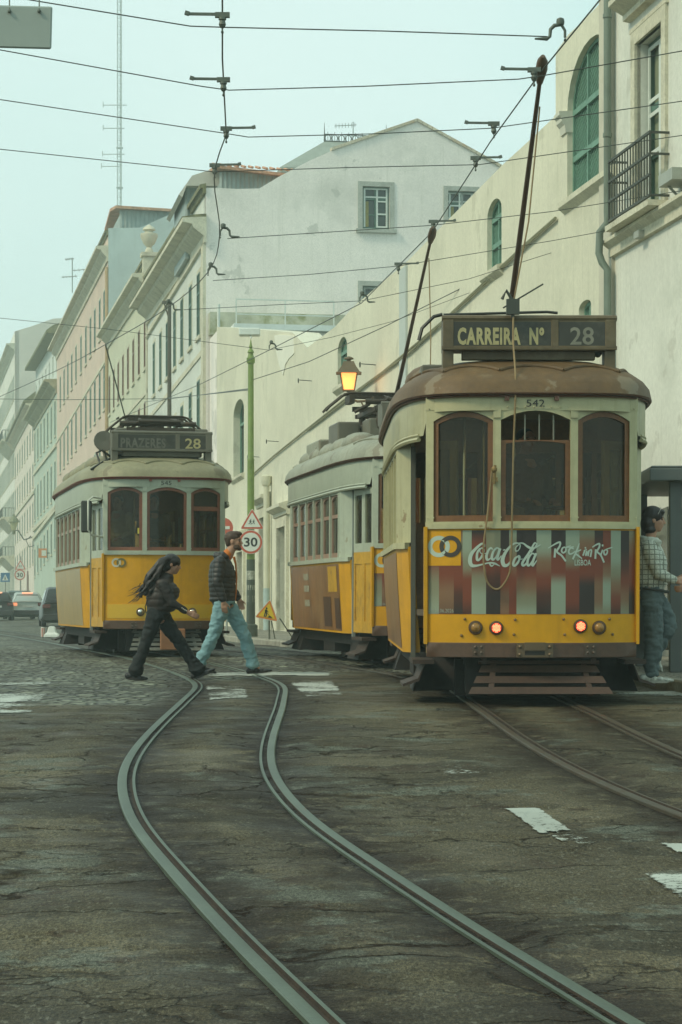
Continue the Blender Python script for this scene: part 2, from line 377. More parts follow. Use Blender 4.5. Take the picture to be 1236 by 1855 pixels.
def road_material():
    m = bpy.data.materials.new('asphalt_and_setts'); m.use_nodes = True; t = m.node_tree; b = t.nodes['Principled BSDF']; L = t.links.new
    tc = N(t, 'ShaderNodeTexCoord'); V = tc.outputs['Object']
    def noise(sc, det=4, ro=.6, vec=V):
        n = N(t, 'ShaderNodeTexNoise'); n.inputs['Scale'].default_value = sc; n.inputs['Detail'].default_value = det; n.inputs['Roughness'].default_value = ro; L(vec, n.inputs['Vector']); return n
    def rng(src, a, b_, c=0., d=1.):
        n = N(t, 'ShaderNodeMapRange'); n.inputs[1].default_value = a; n.inputs[2].default_value = b_; n.inputs[3].default_value = c; n.inputs[4].default_value = d; L(src, n.inputs[0]); return n.outputs[0]
    def mixc(f, a, b_, mode='MIX'):
        n = N(t, 'ShaderNodeMix', data_type='RGBA', blend_type=mode)
        if isinstance(f, float): n.inputs[0].default_value = f
        else: L(f, n.inputs[0])
        for s, i in ((a,6),(b_,7)):
            if isinstance(s, tuple): n.inputs[i].default_value = s+(1,)
            else: L(s, n.inputs[i])
        return n.outputs[2]
    def math_(op, a, b_=None):
        n = N(t, 'ShaderNodeMath', operation=op)
        for s, i in ((a,0),(b_,1)):
            if s is None: continue
            if isinstance(s, (int,float)): n.inputs[i].default_value = s
            else: L(s, n.inputs[i])
        return n.outputs[0]
    def attr(nm):
        n = N(t, 'ShaderNodeAttribute'); n.attribute_name = nm; return n.outputs['Fac']
    # warped coordinates
    wn = noise(1.3, 4); va = N(t, 'ShaderNodeVectorMath', operation='MULTIPLY_ADD'); L(wn.outputs['Color'], va.inputs[0]); va.inputs[1].default_value = (.9,.9,0); L(V, va.inputs[2]); W = va.outputs[0]
    # --- asphalt: patches of different age
    vo = N(t, 'ShaderNodeTexVoronoi'); vo.inputs['Scale'].default_value = .55; L(W, vo.inputs['Vector'])
    sep = N(t, 'ShaderNodeSeparateColor'); L(vo.outputs['Color'], sep.inputs[0])
    patch = rng(sep.outputs[0], 0, 1, .66, 1.45)
    vo2 = N(t, 'ShaderNodeTexVoronoi'); vo2.inputs['Scale'].default_value = 1.5; L(W, vo2.inputs['Vector'])
    sep2 = N(t, 'ShaderNodeSeparateColor'); L(vo2.outputs['Color'], sep2.inputs[0])
    patch2 = rng(sep2.outputs[1], 0, 1, .78, 1.28)
    base = mixc(rng(noise(.8, 5).outputs['Fac'], .35, .66), (.056,.050,.036), (.084,.079,.060))
    base = mixc(1.0, base, (.84,.755,.60), 'MULTIPLY'); base = mixc(1.0, base, patch, 'MULTIPLY'); base = mixc(1.0, base, patch2, 'MULTIPLY')
    # pale, polished areas and rusty brown dirt
    base = mixc(rng(noise(1.2, 9, .68).outputs['Fac'], .565, .60, 0, .75), base, (.098,.104,.080))
    base = mixc(rng(noise(1.9, 9, .72).outputs['Fac'], .575, .63, 0, .8), base, (.038,.023,.012))
    # grit
    mg = N(t,'ShaderNodeMapping'); mg.inputs['Scale'].default_value = (1,.33,1); L(V, mg.inputs[0]); g1 = noise(85, 3, .7, mg.outputs[0]).outputs['Fac']; g2 = noise(230, 2, .6, mg.outputs[0]).outputs['Fac']
    base = mixc(1.0, base, rng(g1, .3, .7, .30, 1.8), 'MULTIPLY'); base = mixc(1.0, base, rng(g2, .3, .7, .45, 1.6), 'MULTIPLY')
    base = mixc(rng(noise(52, 2, .5, mg.outputs[0]).outputs['Fac'], .62, .68, 0, .6), base, (.17,.16,.12))
    # cracks
    def cracks(sc, wdt, vec):
        v = N(t, 'ShaderNodeTexVoronoi', feature='DISTANCE_TO_EDGE'); v.inputs['Scale'].default_value = sc; L(vec, v.inputs['Vector'])
        return rng(v.outputs['Distance'], wdt*.25, wdt, 1, 0)
    wn2 = noise(5, 5, .7); vb = N(t, 'ShaderNodeVectorMath', operation='MULTIPLY_ADD'); L(wn2.outputs['Color'], vb.inputs[0]); vb.inputs[1].default_value = (.22,.22,0); L(W, vb.inputs[2]); W2 = vb.outputs[0]
    mp = N(t, 'ShaderNodeMapping'); mp.inputs['Scale'].default_value = (.75, 1.25, 1); L(W2, mp.inputs[0])
    mask1 = rng(noise(.7, 3).outputs['Fac'], .42, .55)
    mask2 = rng(noise(.9, 3).outputs['Fac'], .52, .60)
    c1 = math_('MULTIPLY', cracks(.85, .017, mp.outputs[0]), mask1); c2 = math_('MULTIPLY', cracks(3.4, .035, W2), mask2)
    crack = math_('MAXIMUM', c1, math_('MULTIPLY', c2, .8))
    asph = mixc(math_('MULTIPLY', crack, rng(noise(9,4,.7).outputs['Fac'], .35,.6,.35,1.)), base, (.016,.010,.005))
    # --- stone setts
    mps = N(t, 'ShaderNodeMapping'); mps.inputs['Rotation'].default_value = (0,0,R(14)); mps.inputs['Scale'].default_value = (1, .8, 1); 
    vc = N(t, 'ShaderNodeVectorMath', operation='MULTIPLY_ADD'); L(noise(2.2,3).outputs['Color'], vc.inputs[0]); vc.inputs[1].default_value = (.16,.16,0); L(V, vc.inputs[2]); L(vc.outputs[0], mps.inputs[0])
    s1 = N(t, 'ShaderNodeTexVoronoi'); s1.inputs['Scale'].default_value = 6.6; s1.inputs['Randomness'].default_value = .62; L(mps.outputs[0], s1.inputs['Vector'])
    s2 = N(t, 'ShaderNodeTexVoronoi', feature='DISTANCE_TO_EDGE'); s2.inputs['Scale'].default_value = 6.6; s2.inputs['Randomness'].default_value = .62; L(mps.outputs[0], s2.inputs['Vector'])
    ss = N(t, 'ShaderNodeSeparateColor'); L(s1.outputs['Color'], ss.inputs[0])
    stone = mixc(ss.outputs[0], (.10,.105,.075), (.30,.315,.235))
    stone = mixc(rng(noise(1.1,5).outputs['Fac'], .4,.66), stone, (.10,.098,.074))
    stone = mixc(1.0, stone, rng(noise(60,3).outputs['Fac'], .3,.7,.75,1.25), 'MULTIPLY')
    joint = rng(s2.outputs['Distance'], .04, .20, 1, 0)
    joint = math_('MULTIPLY', joint, rng(noise(1.7,4).outputs['Fac'], .3,.6,.6,1))
    setts = mixc(joint, stone, (.022,.018,.011))
    col = mixc(attr('cob'), asph, setts)
    # --- dirt packed beside the rails, gravel crumbs
    td = attr('trk')
    near = math_('MAXIMUM', math_('MULTIPLY', rng(td, .06, .48, 1, 0), rng(noise(5, 6, .75).outputs['Fac'], .40, .50)), rng(td, .06, .11, 1, 0))
    col = mixc(math_('MULTIPLY', near, .95), col, (.014,.0075,.004))
    crumbs = math_('MULTIPLY', near, rng(noise(75, 2).outputs['Fac'], .60, .66))
    col = mixc(crumbs, col, (.12,.09,.06))
    L(col, b.inputs['Base Color'])
    rough = rng(noise(2.1, 5).outputs['Fac'], .3, .7, .46, .78)
    n = N(t, 'ShaderNodeMath', operation='MAXIMUM'); L(rough, n.inputs[0]); L(math_('MULTIPLY', crack, .95), n.inputs[1]); L(n.outputs[0], b.inputs['Roughness'])
    sp = N(t,'ShaderNodeMath',operation='MULTIPLY_ADD'); L(attr('cob'), sp.inputs[0]); sp.inputs[1].default_value = .14; sp.inputs[2].default_value = .10; L(sp.outputs[0], b.inputs['Specular IOR Level'])
    # relief
    hA = math_('ADD', math_('MULTIPLY', g1, .35), math_('MULTIPLY', crack, -1.6))
    hA = math_('ADD', hA, math_('MULTIPLY', noise(28, 4, .65).outputs['Fac'], .9))
    hA = math_('ADD', hA, math_('MULTIPLY', crumbs, 1.5))
    hS = math_('ADD', math_('MULTIPLY', rng(s2.outputs['Distance'], 0, .22, 0, 1), 3.0), math_('MULTIPLY', ss.outputs[1], 1.0))
    mh = N(t, 'ShaderNodeMix', data_type='FLOAT'); L(attr('cob'), mh.inputs[0]); L(hA, mh.inputs[2]); L(hS, mh.inputs[3])
    bp = N(t, 'ShaderNodeBump'); bp.inputs['Strength'].default_value = 1.0; bp.inputs['Distance'].default_value = .012; L(mh.outputs[0], bp.inputs['Height']); L(bp.outputs[0], b.inputs['Normal'])
    return m
ROADM = road_material()
def _road_z(X, Y):
    td = track_dist(X, Y)
    k = np.clip((X+9)/1.5, 0, 1)*np.clip((8-X)/1.5, 0, 1)*np.clip((48-Y)/10, 0, 1)*np.clip((Y-2)/1.5, 0, 1)
    cb = cobble_mask(X, Y)
    z = gz(Y) + relief(X, Y, td)*k*(1-.6*cb) + cb*k*.012*(vnoise(X*7.3, Y*6.2)-.5)
    return z, {'trk': td, 'cob': cb}
def seg(*a): return np.concatenate([np.linspace(p, q, n, endpoint=False) for p, q, n in a])
xs = np.append(seg((-330,-60,10),(-60,-12,20),(-12,-5.5,40),(-5.5,4.5,230),(4.5,10,24),(10,60,14),(60,330,10)), 330)
ys = np.append(seg((-60,3,14),(3,6,24),(6,24,420),(24,46,300),(46,90,70),(90,320,60),(320,640,8)), 640)
grid_mesh('road', xs, ys, _road_z, [ROADM])

# ------------------------------------------------------------------ painted crossing bars, worn
def worn_paint(name, thr):
    m = bpy.data.materials.new(name); m.use_nodes = True; t = m.node_tree; L = t.links.new; b = t.nodes['Principled BSDF']; o = t.nodes['Material Output']
    b.inputs['Roughness'].default_value = .6
    tc = N(t, 'ShaderNodeTexCoord'); n1 = N(t, 'ShaderNodeTexNoise'); n1.inputs['Scale'].default_value = 22; n1.inputs['Detail'].default_value = 8; n1.inputs['Roughness'].default_value = .75
    L(tc.outputs['Object'], n1.inputs['Vector'])
    n2 = N(t, 'ShaderNodeTexNoise'); n2.inputs['Scale'].default_value = 1.4; n2.inputs['Detail'].default_value = 4; L(tc.outputs['Object'], n2.inputs['Vector'])
    mx = N(t, 'ShaderNodeMix', data_type='RGBA'); mx.inputs[6].default_value = (.22,.23,.19,1); mx.inputs[7].default_value = (.50,.53,.47,1); L(n2.outputs['Fac'], mx.inputs[0]); L(mx.outputs[2], b.inputs['Base Color'])
    a = N(t, 'ShaderNodeMath', operation='MULTIPLY_ADD'); L(n2.outputs['Fac'], a.inputs[0]); a.inputs[1].default_value = .7; L(n1.outputs['Fac'], a.inputs[2])
    at = N(t, 'ShaderNodeAttribute'); at.attribute_name = 'edge'; sb = N(t, 'ShaderNodeMath', operation='SUBTRACT'); L(a.outputs[0], sb.inputs[0]); L(at.outputs['Fac'], sb.inputs[1])
    mr = N(t, 'ShaderNodeMapRange'); mr.inputs[1].default_value = thr-.02; mr.inputs[2].default_value = thr+.05; L(sb.outputs[0], mr.inputs[0])
    tr = N(t, 'ShaderNodeBsdfTransparent'); ms = N(t, 'ShaderNodeMixShader'); L(mr.outputs[0], ms.inputs[0]); L(tr.outputs[0], ms.inputs[1]); L(b.outputs[0], ms.inputs[2]); L(ms.outputs[0], o.inputs[0])
    return m
PAINT = [worn_paint('crossing_paint', .64), worn_paint('crossing_paint_worn', .86), worn_paint('crossing_paint_old', .96)]
def marking(corners, pm, n=40):
    """corners: four picture points (far-left, far-right, near-right, near-left) of a bar on the road"""
    c = [on_road(*p) for p in corners]
    u, v = np.meshgrid(np.linspace(0,1,n), np.linspace(0,1,n))
    X = (c[0][0]*(1-u)+c[1][0]*u)*(1-v)+(c[3][0]*(1-u)+c[2][0]*u)*v; Y = (c[0][1]*(1-u)+c[1][1]*u)*(1-v)+(c[3][1]*(1-u)+c[2][1]*u)*v
    Z = _road_z(X, Y)[0]+.008
    ed = np.minimum(np.minimum(u,1-u), np.minimum(v,1-v)); E = np.clip(1-ed/.12, 0, 1)*.35
    i = (np.arange(n-1)[:,None]*n+np.arange(n-1)[None,:]).reshape(-1); fa = np.stack([i, i+1, i+n+1, i+n], 1)
    me = bpy.data.meshes.new('road_marking'); me.from_pydata(np.stack([X,Y,Z],-1).reshape(-1,3).tolist(), [], fa.tolist()); me.materials.append(PAINT[pm])
    a = me.attributes.new('edge','FLOAT','POINT'); a.data.foreach_set('value', E.astype(np.float32).ravel())
    me.polygons.foreach_set('use_smooth', [True]*len(fa)); me.update()
    tag(link_mesh('road_marking', me), kind='structure')
marking([(908,1464),(976,1463),(1046,1508),(978,1512)], 0)
marking([(985,1510),(1052,1507),(1100,1530),(1022,1532)], 1)
marking([(1190,1529),(1300,1532),(1330,1552),(1232,1550)], 0)
marking([(1160,1584),(1290,1583),(1330,1640),(1226,1635)], 1)
marking([(-20,1255),(100,1254),(62,1300),(-60,1300)], 1)
marking([(366,1240),(452,1240),(458,1273),(372,1274)], 1)
marking([(515,1234),(608,1232),(632,1264),(552,1268)], 1)
marking([(380,1219),(608,1218),(608,1224),(372,1226)], 0)
marking([(-20,1238),(104,1236),(100,1241),(-20,1244)], 1)
marking([(790,1392),(868,1388),(880,1407),(800,1410)], 2)
marking([(1090,1258),(1260,1252),(1330,1262),(1120,1266)], 1)
marking([(255,1565),(296,1562),(312,1600),(280,1605)], 2)
marking([(1105,1548),(1160,1549),(1165,1560),(1110,1562)], 2)

# ------------------------------------------------------------------ pavement and kerb
def F(Y):
    """street line of the facades on the right-hand side: X of the wall at depth Y"""
    Y = np.asarray(Y, float); return np.where(Y < 150, 10-.167*Y, -15.05-.19*(Y-150))
_KY = [3, 10, 23.4, 25.1, 44, 50, 54.8, 60.6, 70, 150, 420]; _KX = [6.9, 5.6, 3.47, 3.2, -.64, -1.68, -2.3, -3.1, -4.75, -18.4, -69.5]
def kerb_x(Y): return np.interp(Y, _KY, _KX)
stone_k = mat('kerb_stone', (.30,.28,.215), .75, var=.22, scale=3, fine=(40,.25), stain=((.10,.085,.055), .7), stain_at=.52, bump=.3, bscale=25)
def paving_material():
    m = mat('calcada_paving', (.25,.235,.185), .7, var=.2, scale=.9, fine=(50,.2), stain=((.10,.09,.06), .55), stain_at=.52)
    t = m.node_tree; L = t.links.new; b = t.nodes['Principled BSDF']; tc = t.nodes['Texture Coordinate']
    v = N(t, 'ShaderNodeTexVoronoi', feature='DISTANCE_TO_EDGE'); v.inputs['Scale'].default_value = 13; v.inputs['Randomness'].default_value = .6; L(tc.outputs['Object'], v.inputs['Vector'])
    r = N(t, 'ShaderNodeMapRange'); r.inputs[1].default_value = .02; r.inputs[2].default_value = .10; L(v.outputs['Distance'], r.inputs[0])
    src = b.inputs['Base Color'].links[0].from_socket; mx = N(t, 'ShaderNodeMix', data_type='RGBA'); mx.inputs[6].default_value = (.05,.042,.028,1); L(r.outputs[0], mx.inputs[0]); L(src, mx.inputs[7]); L(mx.outputs[2], b.inputs['Base Color'])
    bp = N(t, 'ShaderNodeBump'); bp.inputs['Strength'].default_value = .6; bp.inputs['Distance'].default_value = .01; L(r.outputs[0], bp.inputs['Height']); L(bp.outputs[0], b.inputs['Normal'])
    return m
yy = seg((3,23,20),(23,80,114),(80,420,80))
mb = MB(); rows = []
for y in yy:
    k = float(kerb_x(y)); f = float(F(y))+.6; z = pave(0, y)
    rows.append([(k+.18+(f-k-.18)*i/6, y, z+.004*math.sin(y*2+i)) for i in range(7)])
vs = [p for r in rows for p in r]; fs = [(j*7+i, j*7+i+1, j*7+i+8, j*7+i+7) for j in range(len(rows)-1) for i in range(6)]
mb.add(vs, fs); pv = mb.build('pavement', paving_material(), smooth=60); tag(pv, kind='structure')
mb = MB(); y = 3.0; k = 0
while y < 420:
    ln = (.95+.25*random.random()) * (1 if y < 90 else 6); y2 = y+ln-.012
    dz = random.uniform(-.006,.006); dx = random.uniform(-.008,.008)
    a0 = float(kerb_x(y))+dx; a1 = float(kerb_x(y2))+dx; z0 = float(gz(y)); z1 = float(gz(y2))
    mb.add([(a0,y,z0-.2),(a0+.19,y,z0-.2),(a0+.19,y,z0+.132+dz),(a0+.02,y,z0+.132+dz),(a0,y,z0+.11+dz),(a1,y2,z1-.2),(a1+.19,y2,z1-.2),(a1+.19,y2,z1+.132+dz),(a1+.02,y2,z1+.132+dz),(a1,y2,z1+.11+dz)],
           [(0,1,2,3,4),(9,8,7,6,5),(0,5,6,1),(1,6,7,2),(2,7,8,3),(3,8,9,4),(4,9,5,0)])
    y += ln
tag(mb.build('kerb', stone_k), kind='structure')

# ------------------------------------------------------------------ tram tracks: grooved rails
steel = mat('polished_rail_steel', (.075,.095,.066), .46, .25, spec=.35, var=.25, scale=1.2, fine=(60,.15), stain=((.12,.085,.05), .6), stain_at=.62, stain_scale=3)
steel_dull = mat('dull_rail_steel', (.065,.055,.037), .55, .15, spec=.25, var=.25, scale=1.5, fine=(60,.15), stain=((.06,.04,.022), .8), stain_at=.45, stain_scale=3)
groove = mat('rusty_groove_dirt', (.032,.019,.010), .9, var=.5, scale=9, fine=(120,.5))
def track(line, label, y0, y1, head, lift=.0, sides=(-1,1)):
    i = [k for k in range(len(line[0])) if y0 <= line[1][k] <= y1]
    base = (float(line[0][i[0]]), float(line[1][i[0]]), float(gz(line[1][i[0]])))
    t = thing('tram_track', label, 'tram track', base); t['kind'] = 'structure'
    for s in sides:
        # profile across: d measured from the gauge line outward (+ away from the track's middle)
        prof = [(-.050,-.05,0),(-.050,.010,0),(-.032,.011,0),(-.029,-.004,1),(-.001,-.006,1),(.002,.012,0),(.010,.015,0),(.052,.014,0),(.058,.009,0),(.058,-.05,0)]
        mb = MB(); mb2 = MB(); rows = []
        for k in i:
            cx = line[0][k]+s*(.45)*line[2][k]; cy = line[1][k]+s*(.45)*line[3][k]; z = float(gz(line[1][k]))
            rows.append([(cx+s*d*line[2][k]-base[0], cy+s*d*line[3][k]-base[1], z+h+lift-base[2]) for d, h, g in prof])
        n = len(prof); vs = [p for r in rows for p in r]
        for j in range(len(rows)-1):
            for q in range(n-1):
                pass
        me_f = [[],[]]
        for j in range(len(rows)-1):
            for q in range(n-1):
                me_f[1 if q in (2,3,4) else 0].append((j*n+q, j*n+q+1, (j+1)*n+q+1, (j+1)*n+q))
        a = MB(); a.cm = 0; a.v = vs; a.f = me_f[0]+me_f[1]; a.m = [0]*len(me_f[0])+[1]*len(me_f[1])
        a.build('rail', [head, groove], t, smooth=30)
    return t
track(LC, 'polished pale tram track snaking through the foreground to the left tram', 1, 290, steel)
track(RC, 'duller tram track running under the tram with the striped front', 1, 290, steel_dull)
track(XC, 'faint crossover track linking the other two on the setts', 25, 71, steel_dull, lift=-.003, sides=(-1,))
# ================================================================== BUILDINGS
class Wall:
    """a vertical wall: u along it, z up, d into it. Built from a base point and a heading"""
    def __init__(s, O, U):
        s.O = Vector((O[0],O[1],0)); s.U = Vector((U[0],U[1],0)).normalized(); s.Nn = Vector((s.U.y, -s.U.x, 0))   # inward = right of U
    def __call__(s, u, z, d=0.): return s.O + s.U*u + s.Nn*d + Vector((0,0,z))
    def px(s, x, y):
        """where the sight line through a measured picture point meets the wall -> (u, z)"""
        k = (x-CX)/FPX          # X = k*Y
        den = s.U.x - k*s.U.y; u = (k*s.O.y - s.O.x)/den; Y = s.O.y + s.U.y*u
        return u, ZC + (HY-y)*Y/FPX
S1 = Wall((10-.167*30, 30), (-.167, 1)); S2 = Wall((-15.05,150), (-.19,1))
def s1u(Y): return (Y-30)*math.hypot(.167,1)
def s2u(Y): return (Y-150)*math.hypot(.19,1)
def wall_mesh(mb, W, outer, holes, rev=.22, thick=.5, d0=0.):
    """flat wall with real openings: face, reveals and thickness"""
    polys = [outer]+list(holes); vs = []; off = []
    for p in polys: off.append(len(vs)); vs += [W(u,z,d0) for u,z in p]
    tri = geometry.tessellate_polygon([[Vector((u,z,0)) for u,z in p] for p in polys])
    mb.add(vs, [tuple(t) for t in tri])
    for k, p in enumerate(polys):
        n = len(p); dd = thick if k == 0 else rev
        mb.add([W(u,z,d0) for u,z in p]+[W(u,z,d0+dd) for u,z in p], [(i,(i+1)%n,n+(i+1)%n,n+i) for i in range(n)])
def rect(u0,u1,z0,z1): return [(u0,z0),(u1,z0),(u1,z1),(u0,z1)]
def arch(u0,u1,z0,zs,zt,n=12):
    c = (u0+u1)/2; r = (u1-u0)/2
    return [(u0,z0),(u1,z0)]+[(c+r*math.cos(PI*i/n), zs+(zt-zs)*math.sin(PI*i/n)) for i in range(n+1)]
def wbox(mb, W, u0,u1,z0,z1,d0,d1):
    vs = [W(u,z,d) for d in (d0,d1) for z in (z0,z1) for u in (u0,u1)]
    mb.add(vs, [(0,2,3,1),(4,5,7,6),(0,1,5,4),(2,6,7,3),(0,4,6,2),(1,3,7,5)])
def wextrude(mb, W, u0, u1, prof, z0=0., z1=None):
    """profile [(d,z)] run along the wall from u0 to u1; z offset may change along it"""
    z1 = z0 if z1 is None else z1; n = len(prof)
    vs = [W(u0,z+z0,d) for d,z in prof]+[W(u1,z+z1,d) for d,z in prof]
    mb.add(vs, [(i,(i+1)%n,n+(i+1)%n,n+i) for i in range(n)]+[tuple(range(n)),tuple(range(2*n-1,n-1,-1))])

plaster = lambda n, c, **k: mat(n, c, .85, var=.10, scale=.35, fine=(14,.06), stain=((c[0]*.72,c[1]*.74,c[2]*.72), .55), stain_at=.54, stain_scale=.5, streak=((c[0]*.66,c[1]*.68,c[2]*.62), .35), bump=.12, bscale=12, **k)
P_CHURCH = plaster('cream_limewash', (.65,.625,.49), flakes=((.45,.43,.32), .4, 1.5, 1.09)); P_RIGHT = plaster('white_limewash', (.66,.66,.58), flakes=((.46,.45,.38), .5, 1.5, 1.06)); P_GABLE = plaster('weathered_white_plaster', (.82,.765,.70), flakes=((.44,.43,.38), .5, 1.1, 1.03))
P_WHITE = plaster('pale_plaster', (.62,.64,.58)); P_CREAM = plaster('cream_plaster', (.56,.56,.42)); P_PINK = plaster('pink_plaster', (.62,.485,.395)); P_GREEN = plaster('green_plaster', (.43,.51,.43))
P_LIGHT = plaster('rose_plaster', (.68,.61,.53)); P_FAR = plaster('far_plaster', (.70,.69,.62)); P_BLUE = plaster('bluish_party_wall', (.46,.56,.55))  # part of the distance haze is put into the rose and far colours
STONE = mat('lioz_stone', (.58,.55,.42), .8, var=.14, scale=1.5, fine=(18,.12), stain=((.27,.25,.16), .7), stain_at=.53, stain_scale=1.4, bump=.15)
STONE_G = mat('grey_stone_surround', (.40,.41,.36), .8, var=.18, scale=2.5, fine=(22,.15), stain=((.24,.24,.19), .6), stain_at=.55)
MOSS = mat('mossy_cornice', (.17,.16,.075), .9, var=.35, scale=2.5, fine=(12,.3), stain=((.30,.28,.20), .7), stain_at=.56, stain_scale=2)
GREENWOOD = mat('green_window_wood', (.075,.15,.115), .55, var=.2, scale=3); WHITEWOOD = mat('white_window_wood', (.62,.66,.60), .5, var=.1); BROWNWOOD = mat('brown_window_wood', (.16,.07,.035), .6, var=.25)
GREYWIN = mat('grey_green_shutter', (.17,.25,.21), .6, var=.2); TILE = mat('terracotta_tiles', (.50,.27,.16), .8, var=.3, scale=3, fine=(9,.25), stain=((.30,.2,.1), .6))
CORR = mat('corrugated_zinc', (.30,.36,.34), .55, var=.15, scale=2, streak=((.2,.22,.19), .5)); ROOFGREY = mat('grey_roof_slates', (.27,.30,.26), .75, var=.15, fine=(10,.12)); IRON = mat('dark_iron', (.05,.055,.04), .6, var=.2)
ZINC = mat('pale_grey_roof', (.55,.52,.44), .7, var=.12)
PANE = mat('window_pane_dark', (.035,.045,.038), .08, var=.2, scale=.8, spec=.6); PANE_PALE = mat('window_pane_curtained', (.30,.33,.22), .12, var=.2, scale=1.5, spec=.6)

def window_proto(W, wd, ht, wood, pane, surround=STONE, sur=.16, rev=.2, bars=1, transom=.68, sill=True, proud=.045):
    """casement in its opening; origin at the middle of its foot on the wall face"""
    O = Wall((0,0), W.U); O.Nn = W.Nn; mb = MB(); w2 = wd/2
    if surround:
        mb.mat(0)
        wbox(mb,O,-w2-sur,-w2,-.02,ht+sur,-proud,.05); wbox(mb,O,w2,w2+sur,-.02,ht+sur,-proud,.05); wbox(mb,O,-w2,w2,ht,ht+sur,-proud,.05)
    mb.mat(1); f = .07
    wbox(mb,O,-w2,-w2+f,0,ht,rev-.07,rev); wbox(mb,O,w2-f,w2,0,ht,rev-.07,rev); wbox(mb,O,-w2+f,w2-f,ht-f,ht,rev-.07,rev); wbox(mb,O,-w2+f,w2-f,0,f,rev-.07,rev)
    for k in range(bars):
        c = -w2+wd*(k+1)/(bars+1); wbox(mb,O,c-.04,c+.04,f,ht-f,rev-.06,rev-.005)
    if transom: wbox(mb,O,-w2+f,w2-f,ht*transom-.045,ht*transom+.045,rev-.065,rev-.002)
    wbox(mb,O,-w2+f,w2-f,ht*.34-.02,ht*.34+.02,rev-.05,rev-.01)
    o = mb.build('window', [surround or STONE, wood])
    p = MB(); wbox(p,O,-w2,w2,0,ht,rev,rev+.03); p.build('pane', pane, o)
    if sill:
        q = MB(); wbox(q,O,-w2-sur-.08,w2+sur+.08,-.17,-.022,-.14 if proud > .04 else -.09,.06); q.build('sill', surround or STONE, o)
    return o
def place(proto, W, u, z, bld, first):
    o = proto if not first else copy_tree(proto)
    o.parent = bld; o.location = W(u,z,0)-bld.location; return o
def building(label, cat, W, u0, z0, group=None, name='building'):
    p = W(u0, z0, 0); return thing(name, label, cat, tuple(p), group=group)

# ---- right-hand house with the balcony window
uR0, uR1 = s1u(26), s1u(35.05)
hr = building('white house with a tall balcony window and iron railing beside the church', 'house', S1, uR0, float(gz(30)))
u0, zt = S1.px(1155, 80); u1, _ = S1.px(1203, 38); _, zb = S1.px(1137, 408); ub0, _ = S1.px(1137, 300); ub1, _ = S1.px(1213, 240)
mb = MB(); wall_mesh(mb, S1, rect(uR0, uR1, .5, 16), [rect(u1, u0, zb, zt), rect(u1-4.3, u0-4.3, zb, zt)], rev=.3, thick=.6)
mb.build('wall', P_RIGHT, hr, world=True)
for k, du in enumerate((0, -4.3)):
    wn = window_proto(S1, u0-u1, zt-zb, GREENWOOD, PANE_PALE, surround=STONE, sur=.2, rev=.24, bars=1, transom=.62, sill=False)
    wn.parent = hr; wn.location = S1((u0+u1)/2+du, zb, 0)-hr.location
    q = MB(); O = Wall((0,0), S1.U); ht = zt-zb; w2 = (u0-u1)/2    # white casement bars over the green frame
    for a in (-w2+.09, -.03, .03, w2-.09): wbox(q,O,a-.03,a+.03,.08,ht-.08,.145,.17)
    for z in (.1, ht*.36, ht*.58, ht*.66, ht-.1): wbox(q,O,-w2+.08,w2-.08,z-.03,z+.03,.15,.168)
    q.build('casement', WHITEWOOD, wn)
    c = MB(); c.mat(0); wextrude(c, S1, u1-.35+du, u0+.35+du, [(0,.40),(-.12,.42),(-.12,.50),(-.34,.62),(-.34,.70),(0,.80)], zt)
    wextrude(c, S1, u1-.24+du, u0+.24+du, [(0,.2),(-.05,.2),(-.05,.26),(0,.28)], zt); c.build('window_cornice', STONE, hr, world=True)
    r = MB(); zf = zb+.03; zr = zb+.93
    for z in (zf+.02, zf+.31, zf+.60, zr): r.bar(S1(ub1+du, z, -.28), S1(ub0+du, z, -.28), .035)
    n = 15
    for k2 in range(n+1):
        u = ub1+(ub0-ub1)*k2/n+du; r.tube([S1(u,zf,-.28), S1(u,zr,-.28)], .012, 6)
        for z in (zf+.31, zf+.6): r.ball(S1(u,z,-.28), .022, 6, 4)
    for u in (ub0+du, ub1+du):
        for z in (zf+.02, zf+.6, zr): r.bar(S1(u,z,-.28), S1(u,z,0), .03)
        r.bar(S1(u,zf,-.28), S1(u,zr+.02,-.28), .03)
    r.build('balcony_railing', IRON, hr, world=True)
    b = MB(); wbox(b, S1, ub1-.05+du, ub0+.05+du, zb-.10, zb-.02, -.33, .0); b.build('balcony_slab', STONE, hr, world=True)
_, zl = S1.px(1087, 452)
b = MB(); wextrude(b, S1, uR0, uR1+.12, [(0,-.26),(-.07,-.25),(-.07,-.12),(-.17,-.05),(-.17,.0),(0,.03)], zl); b.build('string_course', STONE, hr, world=True)
b = MB(); up0, _ = S1.px(1113, 300); up1, _ = S1.px(1091, 300); wbox(b, S1, up0-.03, up1, .5, 16, -.05, .02); b.build('corner_pilaster', mat('corner_stone', (.53,.50,.40), .8, var=.15, scale=1.2, stain=((.36,.33,.23), .6)), hr, world=True)
b = MB(); uu, zz = S1.px(1236, 330); wbox(b, S1, uu-.5, uu+.12, zz-.06, zz+.1, -.3, -.02); b.bar(S1(uu,zz-.05,-.2), S1(uu,zz-.25,0), .03); b.build('wall_spotlight', mat('grey_lamp_housing', (.33,.35,.30), .5), hr, world=True)
b = MB(); uu, zz = S1.px(1172, 425); wbox(b, S1, uu-.12, uu+.12, zz-.05, zz+.05, -.16, -.02); b.build('junction_box', mat('grey_lamp_housing', (.33,.35,.30)), hr, world=True)
